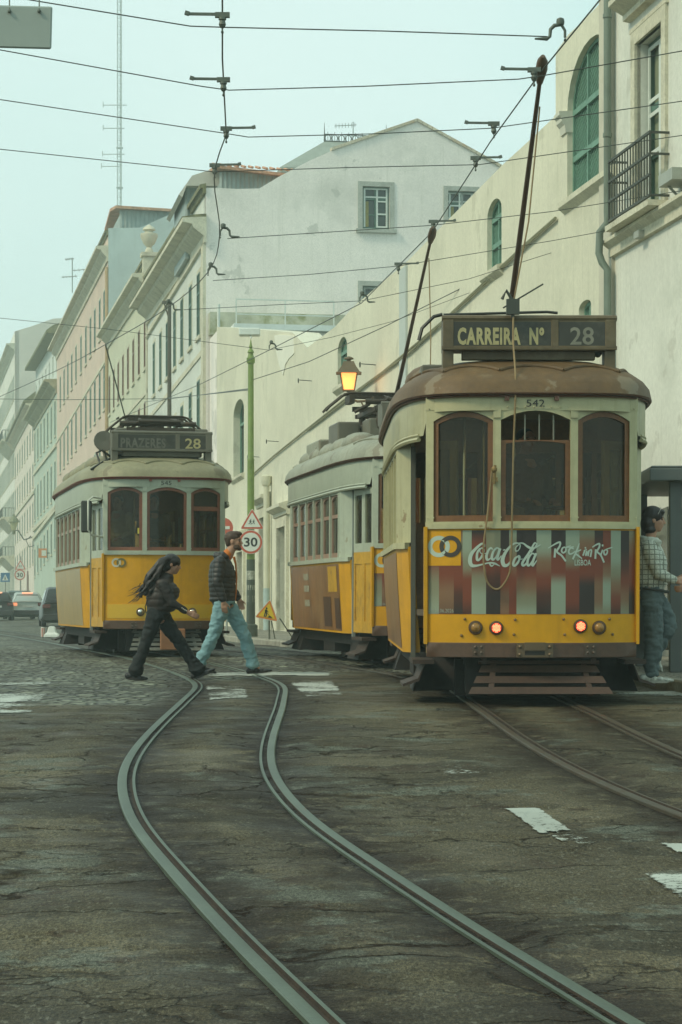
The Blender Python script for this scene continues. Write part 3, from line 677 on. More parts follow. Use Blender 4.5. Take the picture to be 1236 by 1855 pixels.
# drainpipe: comes down the corner, steps round the string course
ud, _ = S1.px(1116, 200); PIPE = mat('grey_green_pipe', (.15,.19,.15), .55, var=.2, streak=((.08,.08,.05), .5))
b = MB(); b.tube([S1(ud,16,-.13), S1(ud,zl+.42,-.13), S1(ud,zl+.25,-.13), S1(ud+.07,zl+.12,-.23), S1(ud+.08,zl-.2,-.24), S1(ud+.05,zl-.34,-.2), S1(ud,zl-.46,-.13), S1(ud,.65,-.13)], .058, 12)
for z in (15,13,11,9.2,7.8,5,3): b.tube([S1(ud,z-.03,-.13), S1(ud,z+.03,-.13)], .07, 12)
o = b.build('drainpipe', PIPE, smooth=50); tag(o, 'dark green drainpipe stepping round the ledge at the corner of the balcony house', 'drainpipe')

# ---- church wall with arched windows
uC1, _ = S1.px(556, 700)
ch = building('cream church wall with lattice arched windows and a long sloping top', 'church', S1, uR1, float(gz(40)))
top = [S1.px(x, y) for x, y in ((561,626),(607,592),(640,556),(739,472),(910,299),(968,246),(1006,210),(1007,204),(1007,95),(1030,62),(1060,34),(1088,5))]
top[0] = (uC1, top[0][1])
outer = [(uR1, .6), (uC1, 1.0)] + top + [(uR1, top[-1][1]+.3)]
def hole_px(xl, xr, yt, yb, ysp):
    ul, _ = S1.px(xl, yb); ur, _ = S1.px(xr, yb); xm = (xl+xr)/2
    _, zt = S1.px(xm, yt); zb_ = S1.px(xl, yb)[1]; zs = S1.px(xl, ysp)[1]
    return ur, ul, zb_, zs, zt
A1 = hole_px(1028, 1093, 78, 360, 205); A1 = (uR1+.02,)+A1[1:]
A2 = hole_px(883, 909, 361, 494, 398); A3 = hole_px(612, 629, 611, 700, 640); A5 = hole_px(1049, 1071, 544, 588, 562)
mb = MB(); wall_mesh(mb, S1, outer, [arch(*A1), arch(*A2), arch(*A3), arch(*A5)], rev=.16, thick=.8)
mb.build('wall', P_CHURCH, ch, world=True)
LATT = mat('green_lattice', (.13,.26,.19), .6, var=.15, scale=4)
def arch_window(A, bars_h, bars_v, lattice=True, dep=.15, sillp=.12, pit=.085, name='arched_window'):
    u0_, u1_, z0_, zs_, zt_ = A; c = (u0_+u1_)/2; r = (u1_-u0_)/2
    def top_at(u): q = max(0, 1-((u-c)/r)**2); return zs_+(zt_-zs_)*math.sqrt(q)
    f = MB(); n = 14
    out = arch(*A); inn = arch(u0_+.06,u1_-.06,z0_+.06,zs_,zt_-.06)
    for i in range(len(out)):
        a, b_ = out[i], out[(i+1)%len(out)]; c1, d1 = inn[i], inn[(i+1)%len(inn)]
        f.add([S1(*a,dep-.06),S1(*b_,dep-.06),S1(*d1,dep-.06),S1(*c1,dep-.06),S1(*c1,dep),S1(*d1,dep)], [(0,1,2,3),(3,2,5,4)])
    for z in bars_h: wbox(f, S1, u0_+.04, u1_-.04, z-.045, z+.045, dep-.07, dep)
    for k in range(bars_v): u = u0_+(u1_-u0_)*(k+1)/(bars_v+1); wbox(f, S1, u-.03, u+.03, z0_+.05, top_at(u)-.05, dep-.065, dep)
    o = f.build(name, LATT, ch, world=True)
    p = MB(); poly = arch(*A); vs = [S1(u,z,dep+.03) for u,z in poly]
    p.prism(poly, lambda u,z,d: S1(u,z,d), dep+.03, dep+.06); p.build('pane', mat('lattice_glass', (.06,.11,.085), .2, var=.3, scale=1.2, spec=.6), o, world=False)
    o.children[0].data.transform(Matrix.Translation(-ch.location))
    if lattice:
        l = MB(); hh = zt_-z0_; ww = u1_-u0_
        for sgn in (1,-1):
            k = -int(hh/pit)-2
            while k*pit < ww+hh:
                # slanting lath u = u0+k*pit + sgn*(z-z0)*.8 clipped to the opening
                pts = []
                for j in range(41):
                    z = z0_+hh*j/40; u = (u0_ if sgn > 0 else u1_)+sgn*(k*pit+(z-z0_)*.8)
                    if u0_+.02 < u < u1_-.02 and z < top_at(u)-.02: pts.append((u,z))
                if len(pts) > 1: l.bar(S1(*pts[0],dep-.015-.008*sgn), S1(*pts[-1],dep-.015-.008*sgn), .016, .01)
                k += 1
        g = l.build('lattice', LATT, o); g.data.transform(Matrix.Translation(-ch.location))
    s = MB(); wextrude(s, S1, u0_-.15, u1_+.15, [(0.02,-.02),(-sillp,-.05),(-sillp,-.14),(0,-.24)], z0_)
    s.build('sill', STONE, o); o.children[-1].data.transform(Matrix.Translation(-ch.location))
    return o
arch_window(A1, (A1[3]-.02, A1[2]+.62), 2); arch_window(A2, (A2[3]-.05,A2[2]+.45), 1); arch_window(A3, (A3[3]-.05,), 0); arch_window(A5, (), 1, lattice=True, sillp=.03)
for sd_, x in ((1,1028),):       # stone capital on the far jamb of the big window
    u_, z_ = S1.px(1028, 222); c = MB()
    wextrude(c, S1, u_-.02, u_+.32, [(.16,-.16),(-.03,-.16),(-.05,-.04),(-.10,.02),(-.10,.08),(-.14,.12),(-.14,.18),(.16,.2)], z_); c.build('capital', mat('pale_capital', (.60,.60,.50), .8), ch, world=True)
u_, _ = S1.px(739, 470); c = MB(); wbox(c, S1, u_, u_+.75, 1.0, S1.px(739,472)[1]-.1, -.05, .02); c.build('pilaster', mat('bluish_pilaster', (.50,.55,.52), .85, var=.1, scale=.4), ch, world=True)
# loose cables clipped along the church wall
c = MB()
def along(pts): return [S1(*S1.px(x,y), -.05) for x,y in pts]
c.tube(along([(1012,395),(960,440),(890,505),(800,588),(700,672),(622,728),(560,777),(500,825),(458,862)]), .028, 6); c.tube(along([(1012,397),(950,452),(860,535),(745,640),(660,703),(560,780)]), .02, 6)
tag(c.build('wall_cable', mat('dirty_cable', (.26,.25,.15), .7)), 'slack pair of cables clipped diagonally across the cream church wall', 'cable')
for x, y in ((681,661),(565,690),(505,800),(470,828)):
    u_, z_ = S1.px(x, y); c = MB(); c.bar(S1(u_,z_,0), S1(u_,z_+.02,-.35), .02); c.tube([S1(u_+.06*math.cos(t*PI/4), z_+.06*math.sin(t*PI/4), -.38) for t in range(9)], .012, 6); c.build('wall_hook', IRON, ch, world=True)

# ---- annex with the street doors
uA1, _ = S1.px(393, 700); an = building('low pale annex with stone doorways and a narrow arched window behind the green pole', 'building', S1, uC1, float(gz(68)))
AW = hole_px(423, 442, 724, 866, 756)
doors = [(474,487,937,False),(506,521,955,True),(433,443,1000,True)]
holes = [arch(*AW)]; dd = []
for xl, xr, yt, _ in doors:
    ul, z1_ = S1.px((xl+xr)/2, yt); a, _z = S1.px(xr, yt); b_, _z = S1.px(xl, yt); zf = pave(0, 30+ul/1.0138)
    holes.append(rect(a, b_, zf+.02, z1_)); dd.append((a, b_, zf+.02, z1_))
outer = [(uC1+.01, 1.0), (uA1, 1.4), S1.px(393,592), S1.px(484,598), S1.px(530,602), (uC1+.01, S1.px(556,628)[1])]
mb = MB(); wall_mesh(mb, S1, outer, holes, rev=.35, thick=.8); mb.build('wall', P_CHURCH, an, world=True)
_ch = ch; ch = an; arch_window(AW, (AW[3]-.3,), 0, lattice=False, dep=.3); ch = _ch
for k, (a, b_, z0_, z1_) in enumerate(dd):
    f = MB(); sw = .32
    wbox(f,S1,a-sw,a,z0_-.02,z1_+.3,-.09,.02); wbox(f,S1,b_,b_+sw,z0_-.02,z1_+.3,-.09,.02); wbox(f,S1,a,b_,z1_,z1_+.3,-.09,.02)
    wextrude(f,S1,a-sw-.25,b_+sw+.25,[(0,.3),(-.12,.34),(-.12,.44),(-.34,.55),(-.34,.64),(0,.74)],z1_); f.build('door_surround', STONE, an, world=True)
    d_ = MB(); d_.mat(0); wbox(d_,S1,a,b_,z0_,z1_,.3,.36)
    m_ = (a+b_)/2; d_.mat(0)
    for s_ in (a+.08, m_+.05):
        for z in (z0_+.2, z0_+(z1_-z0_)*.4, z0_+(z1_-z0_)*.72): wbox(d_,S1,s_,s_+(b_-a)/2-.14,z,z+(z1_-z0_)*.2,.28,.3)
    d_.build('door', mat('dark_green_door', (.06,.075,.05), .6, var=.3) if k != 2 else mat('brown_door', (.14,.09,.05), .6, var=.3), an, world=True)
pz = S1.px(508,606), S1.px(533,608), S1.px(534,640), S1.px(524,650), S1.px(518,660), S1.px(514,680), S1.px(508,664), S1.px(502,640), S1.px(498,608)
b = MB(); b.prism([(u,z) for u,z in pz], lambda u,z,d: S1(u,z,d), -.02, .01); b.build('whitewashed_patch', mat('fresh_whitewash', (.74,.73,.62), .85, var=.05), an, world=True)  # irregular patch, paler than the wall around it
uu, zz = S1.px(492, 880); b = MB(); zf = pave(0, 72)
b.tube([S1(uu,zz,-.16), S1(uu,3.3,-.16)], .10, 10); b.lathe([(.0,.0),(.13,0),(.17,.12),(.17,.3),(.1,.34),(.0,.34)], 12, tuple(S1(uu,zz,-.16)))
b.mat(1).tube([S1(uu,3.3,-.16), S1(uu,zf,-.16)], .105, 10)
tag(b.build('drainpipe', [mat('cream_pipe', (.60,.58,.44), .6, var=.1), mat('blue_grey_pipe', (.36,.45,.43), .6)], smooth=50), 'cream drainpipe with a blue painted foot between the annex doorways', 'drainpipe')

# ---- white house with the gable
g0 = S1(s1u(92), 0); GW = Wall((g0.x, g0.y), (S1.Nn.x, S1.Nn.y)); GW.Nn = Vector((S1.U.x, S1.U.y, 0))     # gable wall, seen square on
wb = building('weathered white house with a big gable end and rows of tall windows', 'house', S1, s1u(92), float(gz(92)))
gp = lambda x, y: GW.px(x, y)
outline = [(0, 1.8), (14.2, 1.8), gp(985,345), gp(900,296), gp(756,220), gp(640,256), gp(560,291), gp(505,320), gp(470,341), gp(430,342), gp(395,340), (0, gp(376,340)[1])]
wins = []
for xl, xr, yt, yb in ((657,706,337,415),(806,866,345,423),(657,706,517,595)):
    a, z1_ = gp(xl, yt); b_, z0_ = gp(xr, yb); wins.append((a, b_, z0_, z1_))
mb = MB(); wall_mesh(mb, GW, outline, [rect(*q) for q in wins], rev=.25, thick=.5); mb.build('gable_wall', P_GABLE, wb, world=True)
gpro = None
for k, (a, b_, z0_, z1_) in enumerate(wins):
    if k == 0: gpro = window_proto(GW, b_-a, z1_-z0_, GREENWOOD, PANE, surround=STONE_G, sur=.19, rev=.2, bars=1, transom=.72)
    o = place(gpro, GW, (a+b_)/2, z0_, wb, k)
    q = MB(); O = Wall((0,0), GW.U); O.Nn = GW.Nn; w2 = (b_-a)/2; ht = z1_-z0_
    for u_ in (-w2+.1, w2-.1) + ((.06,) if k == 0 else (-.05,.05)): wbox(q,O,u_-.035,u_+.035,.08,ht-.06,.10,.127)
    for z in (.1, ht*.36, ht*.66, ht*.76, ht-.08): wbox(q,O,-w2+.08 if not (k == 0 and z < ht*.7) else .04,w2-.08,z-.03,z+.03,.105,.125)
    q.build('casement', WHITEWOOD, o)
    if k == 0:   # its left leaf stands open: curtain inside
        q = MB(); wbox(q,O,-w2+.09,-.28,.1,ht*.66,.14,.17); q.build('curtain', mat('mustard_curtain', (.30,.25,.08), .8, var=.3, scale=5), o)
# verge tiles along the gable top
v = MB()
for (p, q) in (((985,345),(756,219)),((756,219),(600,272))):
    a = gp(*p); b_ = gp(*q); n = 26
    for i in range(n):
        u_a = a[0]+(b_[0]-a[0])*i/n; z_a = a[1]+(b_[1]-a[1])*i/n; u_b = a[0]+(b_[0]-a[0])*(i+.92)/n; z_b = a[1]+(b_[1]-a[1])*(i+.92)/n
        v.add([GW(u_a,z_a-.02,-.08),GW(u_b,z_b-.02,-.08),GW(u_b,z_b+.10,-.08),GW(u_a,z_a+.10,-.08),GW(u_a,z_a-.02,.3),GW(u_b,z_b-.02,.3),GW(u_b,z_b+.13,.3),GW(u_a,z_a+.13,.3)], [(0,1,2,3),(7,6,5,4),(0,4,5,1),(1,5,6,2),(2,6,7,3),(3,7,4,0)])
v.build('verge_tiles', mat('stained_verge', (.56,.50,.38), .85, var=.2, scale=1.2, stain=((.52,.30,.13), .8), stain_at=.5, stain_scale=1.6), wb, world=True)
# roof behind the gable
rf = MB(); rid = gp(756,220); el = gp(480,338); er = gp(985,346); U0 = s1u(92)
pts = [GW(el[0],el[1]-.15,.3),GW(rid[0],rid[1]-.05,.3),GW(er[0],er[1]-.05,.3)]; far = [p+S1.U*26 for p in pts]
rf.add(pts+far+[p-Vector((0,0,.3)) for p in pts+far], [(0,1,4,3),(1,2,5,4),(6,9,10,7),(7,10,11,8),(0,3,9,6),(2,8,11,5)]); rf.build('roof', TILE, wb, world=True)

RW = random.Random(11)
def facade(bld, W, u0, u1, z_bot, z_top0, z_top1, rows, cols, wmat, wd, wood, pane, sur=.16, surround=STONE, bands=(), name='wall', sill=True, far_rows=None):
    """rows: list of (z0 at near end, z1 at near end, z0 at far end, z1 at far end); cols: positions u"""
    holes = []; spots = []; rows = [r for r in rows if min(r[0], r[2]) > z_bot+1.2]
    for (a0, a1, b0, b1) in rows:
        h = (a1-a0+b1-b0)/2
        for u in cols:
            t = (u-u0)/(u1-u0); z = a0+(b0-a0)*t
            holes.append(rect(u-wd/2, u+wd/2, z, z+h)); spots.append((u, z, h))
    mb = MB(); zt = lambda u: z_top0+(z_top1-z_top0)*(u-u0)/(u1-u0)
    def quad(ua, ub, za, zb, zc, zd): mb.add([W(ua,za,0),W(ub,zb,0),W(ub,zc,0),W(ua,zd,0)], [(0,1,2,3)])
    us = [u0]
    for c in sorted(cols):
        quad(us[-1], c-wd/2, z_bot, z_bot, zt(c-wd/2), zt(us[-1])); us.append(c+wd/2)
        zz = sorted((z, z+h) for u, z, h in spots if u == c); lo = z_bot
        for z, z2 in zz: quad(c-wd/2, c+wd/2, lo, lo, z, z); lo = z2
        quad(c-wd/2, c+wd/2, lo, lo, zt(c+wd/2), zt(c-wd/2))
    quad(us[-1], u1, z_bot, z_bot, z_top1, zt(us[-1]))
    for hp in holes: n = 4; mb.add([W(u,z,0) for u,z in hp]+[W(u,z,.22) for u,z in hp], [(i,(i+1)%n,n+(i+1)%n,n+i) for i in range(n)])
    oo = [(u0,z_bot),(u1,z_bot),(u1,z_top1),(u0,z_top0)]; mb.add([W(u,z,0) for u,z in oo]+[W(u,z,.5) for u,z in oo], [(i,(i+1)%4,4+(i+1)%4,4+i) for i in range(4)])
    mb.build(name, wmat, bld, world=True)
    protos = {}
    for u, z, h in spots:
        k = round(h,2)
        wp = wood[len(protos) % len(wood)] if isinstance(wood, list) else wood
        k = (k, RW.random() < .3)
        if k not in protos: protos[k] = window_proto(W, wd, h, wp, PANE_PALE if k[1] else pane, surround=surround, sur=sur, sill=sill, rev=.035, proud=.018); place(protos[k], W, u, z, bld, 0)
        else: place(protos[k], W, u, z, bld, 1)
    for (za, zb_, hh, pr) in bands:
        c = MB(); wextrude(c, W, u0, u1, [(0,-hh/2),(-pr,-hh/2),(-pr,hh/2),(0,hh/2+.02)], za, zb_); c.build('string_course', surround, bld, world=True)
def cornice(bld, W, u0, u1, za, zb_, out=.75, h=.7, m=STONE, name='cornice'):
    c = MB(); wextrude(c, W, u0, u1, [(0,-h),(-.10,-h),(-.12,-h*.7),(-out*.55,-h*.35),(-out*.6,-h*.2),(-out,-.10),(-out,.06),(0,.12)], za, zb_); c.build(name, m, bld, world=True)
def row_px(W, xn, yn0, yn1, xf, yf0, yf1):
    """z range of a window row measured at a near and a far window (top, bottom)"""
    return (W.px(xn,yn1)[1], W.px(xn,yn0)[1], W.px(xf,yf1)[1], W.px(xf,yf0)[1])
def ext(r, W, xn, xf, u0, u1):
    """extend a row measured at picture columns xn..xf to the ends u0..u1 of the wall"""
    ua = W.px(xn,900)[0]; ub = W.px(xf,900)[0]; f = lambda a,b,u: a+(b-a)*(u-ua)/(ub-ua)
    return (f(r[0],r[2],u0), f(r[1],r[3],u0), f(r[0],r[2],u1), f(r[1],r[3],u1))

uW0, uW1 = s1u(92.02), S1.px(268,900)[0]
r1 = ext(row_px(S1,360,501,610,280,617,714), S1,360,280,uW0,uW1); r2 = ext(row_px(S1,360,686,786,330,735,826), S1,360,330,uW0,uW1)
colsW = [S1.px(x,600)[0] for x in (360.3,345.6,330.3,317.2,303.5,291.5,279.5)]
dz = (r1[0]-r2[0]); r3 = tuple(v-dz for v in r2); r4 = tuple(v-dz for v in r3)
ztn = GW.px(376,340)[1]; ztf = S1.px(276,490)[1]
facade(wb, S1, uW0+.03, uW1, 1.9, ztn, ztf, [r1,r2,r3], colsW, P_WHITE, 1.1, GREENWOOD, PANE, bands=((S1.px(368,637)[1], S1.px(273,755)[1], .22, .05),))
zc = S1.px(374,398)[1]; cornice(wb, S1, uW0-.25, uW1, zc, S1.px(268,556)[1], .95, .9)
cornice(wb, S1, uW0-.1, uW1, ztn+.05, ztf+.05, .25, .28, MOSS, 'parapet_coping'); 
b = MB(); wextrude(b, S1, uW0, uW1, [(0,-.15),(-.12,-.12),(-.12,.1),(0,.15)], S1.px(371,440)[1], S1.px(268,608)[1]); b.build('architrave', STONE, wb, world=True)
b = MB(); wextrude(b, S1, uW0-.2, uW1, [(0,.06),(-.92,.02),(-.97,.10),(-.5,.2),(0,.25)], zc, S1.px(268,556)[1]); b.build('gutter_moss', MOSS, wb, world=True)
b = MB(); wbox(b, S1, uW0-.01, uW0+.75, 1.9, zc-.8, -.12, .02); b.build('corner_pilaster', STONE, wb, world=True)
# attic storey with zinc sides and tile edge; hipped turret beside it
def corrug(mb, W, u0, u1, z0, z1, d, pit=.18):
    n = max(2, int((u1-u0)/pit*2))
    for i in range(n):
        a = u0+(u1-u0)*i/n; b_ = u0+(u1-u0)*(i+1)/n; da, db = (0,.05) if i % 2 else (.05,0)
        mb.add([W(a,z0,d+da),W(b_,z0,d+db),W(b_,z1,d+db),W(a,z1,d+da)], [(0,1,2,3)])
AT = Wall(tuple((GW(0,0,3.5))[:2]), (GW.U.x, GW.U.y)); AT.Nn = GW.Nn
a0, zt0 = AT.px(398, 308); a1, zt1 = AT.px(548, 322); zb0 = AT.px(398, 352)[1]-1
b = MB(); corrug(b, AT, a0, a1+3, zb0, max(zt0,zt1)-.05, 0); wbox(b, AT, a0, a1+3, zb0, zt1-.3, .06, 6); b.build('attic', CORR, wb, world=True)
b = MB(); wextrude(b, AT, a0-.25, a1+3, [(-.5,-.06),(-.5,.06),(3,.45),(6.4,.1),(6.4,-.1),(3,.3)], zt0+.05, zt1-.30)
for i in range(30): u_ = a0-.2+i*.3; b.tube([AT(u_,zt0+.10-.0117*i,-.55), AT(u_,zt0+.40-.0117*i,.7)], .055, 6)
b.build('attic_roof', TILE, wb, world=True)
T2 = Wall(tuple(P(336,400,97).xy), (GW.U.x, GW.U.y)); T2.Nn = GW.Nn
t0, tz = T2.px(336, 338); t1, _ = T2.px(388, 338)
b = MB(); corrug(b, T2, t0, t1, tz-3, tz, 0); wbox(b, T2, t0, t1, tz-3, tz-.01, .06, 5); b.build('turret', CORR, wb, world=True)
q0, qz = T2.px(322,356); q1, rz = T2.px(346,322); q2, rz2 = T2.px(388,304)
b = MB(); b.prism([(q0,qz),(q0+.15,qz-.12),(t0,tz-.05),(t1+.3,tz-.02),(q2+.3,rz2),(q1,rz)], lambda u,z,d: T2(u,z,d), -.5, 5.2); b.build('turret_roof', ZINC, wb, world=True)
# terrace with a white railing in front of the gable
TE = Wall(tuple(GW(0,0,-3.2)[:2]), (GW.U.x, GW.U.y)); TE.Nn = GW.Nn
ta, tz0 = TE.px(424, 590); tb, tz1 = TE.px(615, 598)
te = thing('terrace', 'white railed terrace slab set against the foot of the gable wall', 'terrace', tuple(TE(ta, tz0, 0)))
b = MB(); wbox(b, TE, ta, tb, tz0-.12, tz0+.1, 0, 3.1); b.build('slab', mat('white_slab', (.68,.72,.68), .7), te, world=True)
b = MB(); wbox(b, TE, TE.px(396,600)[0], tb+.5, 2.0, tz0-.14, .3, 3.1); b.build('terrace_wall', P_GABLE, te, world=True)
b = MB(); wbox(b, TE, TE.px(394,600)[0], tb+.8, tz0, TE.px(430,548)[1], 2.6, 3.15); b.build('parapet', mat('mossy_parapet', (.42,.42,.32), .9, var=.3, scale=.8, stain=((.18,.19,.06), .9), stain_at=.5), te, world=True)
b = MB(); zr = TE.px(430,541)[1]
for u_ in (ta+.1, (ta+tb)/2-.05, tb-.2): b.bar(TE(u_,tz0,.1), TE(u_,zr,.1), .05)
for z in (zr, tz0+(zr-tz0)*.45): b.bar(TE(ta+.1,z,.1), TE(tb-.2,z,.1), .045)
b.build('railing', WHITEWOOD, te, world=True)
b = MB(); pu, pz_ = TE.px(397, 550); b.tube([TE(pu,pz_,.15), TE(pu,2,.15)], .06, 8); b.build('downpipe', WHITEWOOD, te, world=True)

# ---- house beyond: hipped roof with an iron cresting
hb = thing('building', 'grey hipped roof with an iron cresting rising behind the white gable', 'building', tuple(P(600,330,128)))
H2 = Wall(tuple(P(520,305,128).xy), (1,.167)); H2.Nn = Vector((-.165,.986,0))
e0, ez = H2.px(508,302); e1, _ = H2.px(740,300); HB_ = Wall(tuple(H2(0,0,4)[:2]), (H2.U.x,H2.U.y)); k0, kz = HB_.px(588,256); k1, _ = HB_.px(700,250)
b = MB(); wbox(b, H2, e0+.8, e1-.8, ez-14, ez+.05, .8, 11); b.build('wall', mat('grey_green_attic', (.32,.38,.34), .8), hb, world=True)
b = MB(); c8 = [H2(e0,ez,0),H2(e1,ez,0),H2(e1,ez,12),H2(e0,ez,12)]; t8 = [H2(k0,kz,4),H2(k1,kz,4),H2(k1,kz,8),H2(k0,kz,8)]
b.add([p-Vector((0,0,.3)) for p in c8]+c8+t8, [(0,1,5,4),(1,2,6,5),(2,3,7,6),(3,0,4,7),(4,5,9,8),(5,6,10,9),(6,7,11,10),(7,4,8,11),(8,9,10,11),(3,2,1,0)]); b.build('roof', ROOFGREY, hb, world=True)
b = MB(); n = 9
for i in range(n+1):
    u_ = k0+(k1-k0)*i/n; b.bar(H2(u_,kz,4), H2(u_,kz+.45,4), .04)
    if i < n:
        m_ = u_+(k1-k0)/n/2; w_ = (k1-k0)/n*.4
        b.tube([H2(m_+w_*math.cos(t*PI/5), kz+.2+.2*math.sin(t*PI/5), 4) for t in range(11)], .025, 5); b.bar(H2(m_,kz,4), H2(m_,kz+.55,4), .03)
b.bar(H2(k0,kz+.03,4), H2(k1,kz+.03,4), .05); b.bar(H2(k0,kz+.42,4), H2(k1,kz+.42,4), .04)
for u_ in (k0, k1): b.tube([H2(u_,kz,4), H2(u_,kz+1.1,4)], [.05,.01], 6)
b.build('roof_cresting', IRON, hb, world=True)
def aerial(label, x, y0, y1, Y, els, sc=1.):
    b = MB(); b.tube([P(x,y0,Y), P(x,y1,Y)], .03*sc, 6)
    for (ya, xa, xb, ticks) in els:
        p, q = P(xa,ya,Y), P(xb,ya-2,Y); b.tube([p,q], .022*sc, 5)
        for i in range(ticks): c = p.lerp(q, (i+.5)/ticks); b.tube([c+Vector((0,-.35,.05)), c+Vector((0,.35,-.05))], .014*sc, 4)
    tag(b.build('tv_aerial', mat('aerial_grey', (.25,.29,.27), .5, .3)), label, 'aerial')
aerial('small television aerial above the iron roof cresting', 640, 250, 220, 130, [(228,606,646,7)])
aerial('leaning television aerial on the roof edge of the pink house', 131, 530, 468, 200, [(470,118,134,5),(490,131,155,3),(502,112,140,5)], 1.6)

# ---- cream house
S = building('cream house with brown windows and an urn on its parapet', 'house', S1, uW1, float(gz(120))); u0, u1 = uW1+.02, s1u(150)
ra = ext(row_px(S1,262,586,668,205,672,742), S1,262,205,u0,u1); dzr = 4.2; rb = tuple(v-dzr for v in ra); rc = tuple(v-dzr for v in rb)
zt0, zt1 = S1.px(266,470)[1], S1.px(198,590)[1]
facade(S, S1, u0, u1, 2.0, zt0, zt1, [ra,rb,rc], [u0+1.6+i*(u1-u0-3.0)/7 for i in range(8)], P_CREAM, 1.15, BROWNWOOD, PANE, bands=((ra[0]-1.35, ra[2]-1.35, .2, .05),))
cornice(S, S1, u0, u1, S1.px(264,505)[1], S1.px(198,606)[1], .8, .8); cornice(S, S1, u0, u1, zt0+.05, zt1+.05, .2, .25, MOSS, 'parapet_coping')
b = MB(); pu = u0+.2; pzb = S1.px(268,510)[1]
wbox(b, S1, pu-.35, pu+.35, pzb-.3, pzb+1.3, -.25, .4); wbox(b, S1, pu-.45, pu+.45, pzb+1.3, pzb+1.5, -.35, .5)
b.lathe([(.0,0),(.25,0),(.18,.2),(.12,.3),(.3,.5),(.45,.85),(.45,1.0),(.25,1.05),(.2,1.15),(.34,1.2),(.3,1.3),(.08,1.45),(0,1.5)], 14, tuple(S1(pu,pzb+1.5,.08))); b.build('urn', STONE, S, world=True, smooth=50)
b = MB(); wbox(b, S1, u0, u0+.5, 2, S1.px(268,556)[1], -.08, .0); b.build('corner_pilaster', STONE, S, world=True)
# roofs of the row, so that the skyline has depth behind the parapets
def row_roof(bld, W, u0, u1, z0, z1, m, dep=11, rise=2.2):
    b = MB(); wextrude(b, W, u0, u1, [(.5,-.5),(dep*.5,rise-.6),(dep,-.5)], z0, z1); b.build('roof', m, bld, world=True)
row_roof(S, S1, u0, u1, zt0, zt1, TILE, rise=1.2)
# ---- pink house
S = building('long pink house with three storeys of green shuttered windows', 'house', S2, 0, float(gz(150))); u0, u1 = .05, S2.px(103,900)[0]
ra = ext(row_px(S2,188.8,533,602,109.6,680,741), S2,188.8,109.6,u0,u1); rb = ext(row_px(S2,188.8,667,742,109,793,857), S2,188.8,109,u0,u1)
d_ = ra[0]-rb[0]; rc = tuple(v-d_ for v in rb); rd = tuple(v-d_ for v in rc)
zt0, zt1 = S2.px(194,425)[1], S2.px(104,610)[1]
facade(S, S2, u0, u1, 2.0, zt0, zt1, [ra,rb,rc,rd], [S2.px(x,600)[0] for x in (189.6,181.3,172.4,164.5,156.2,147.4,138.3,130.6,123.5,116.7,109.8)], P_PINK, 1.2, GREYWIN, PANE, bands=((rb[0]+3.05, rb[2]+3.05, .2, .06),))
cornice(S, S2, u0, u1, S2.px(191,458)[1], S2.px(104,632)[1], .8, .9); cornice(S, S2, u0, u1, zt0+.05, zt1+.05, .25, .25, MOSS, 'parapet_coping')
PW = Wall(tuple(S2(0,0)[:2]), (S2.Nn.x, S2.Nn.y)); PW.Nn = Vector((S2.U.x, S2.U.y, 0))
b = MB(); wall_mesh(b, PW, [(0,2),(14,2),PW.px(460,378),PW.px(330,379),PW.px(290,396),PW.px(254,412),(0,PW.px(196,413)[1])], [], thick=.5); b.build('party_wall', P_BLUE, S, world=True)
PA = Wall(tuple(PW(0,0,3)[:2]), (PW.U.x,PW.U.y)); PA.Nn = PW.Nn
a0, az0 = PA.px(217,380); a1, az1 = PA.px(345,388); b = MB(); corrug(b, PA, a0, a1, PA.px(217,420)[1]-2, max(az0,az1), 0, .28); wbox(b, PA, a0, a1, az0-5, az1-.2, .06, 8); b.build('attic', CORR, S, world=True)
b = MB(); wextrude(b, PA, a0-.3, a1, [(-.5,-.08),(-.5,.1),(4,.7),(8.2,.1),(8.2,-.1),(4,.5)], az0+.1, az1+.1); b.build('attic_roof', TILE, S, world=True)
b = MB(); b.tube([S2(.1,26,-.1), S2(.1,3,-.1)], .12, 8); b.build('downpipe', mat('ochre_downpipe', (.42,.29,.15), .7), S, world=True)
row_roof(S, S2, u0+3, u1, zt0, zt1, TILE, rise=1.0)
# ---- green house with a set-back pale attic
S = building('green house with pale attic storey under wide eaves', 'house', S2, u1, float(gz(200))); u0 = u1+.05; u1 = S2.px(62,900)[0]
ra = ext(row_px(S2,101,724,788,66,782,836), S2,101,66,u0,u1); rb = ext(row_px(S2,100,835,903,65,884,941), S2,100,65,u0,u1); rc = ext(row_px(S2,92,955,1006,63,991,1045), S2,92,63,u0,u1)
zt0, zt1 = S2.px(102,690)[1], S2.px(62,760)[1]
colsG = [u0+2+i*(u1-u0-3.6)/6 for i in range(7)]
facade(S, S2, u0, u1, 2.2, zt0, zt1, [ra,rb,rc], colsG, P_GREEN, 1.35, GREYWIN, PANE, sur=.2, bands=((ra[0]-1.0, ra[2]-1.0, .3, .15), (rb[0]-.9, rb[2]-.9, .35, .2), (rc[1]+.9, rc[3]+.9, .35, .2)))
cornice(S, S2, u0, u1, zt0, zt1, 1.1, 1.1, mat('ochre_cornice', (.36,.33,.20), .8, var=.2, stain=((.16,.13,.06), .8), stain_at=.48))
D = Wall(tuple(S2(0,0,.15)[:2]), (S2.U.x,S2.U.y)); D.Nn = S2.Nn
rt = ext(row_px(S2,100,637,672,66,690,727), S2,100,66,u0,u1); zr0, zr1 = S2.px(101,605)[1], S2.px(62,668)[1]
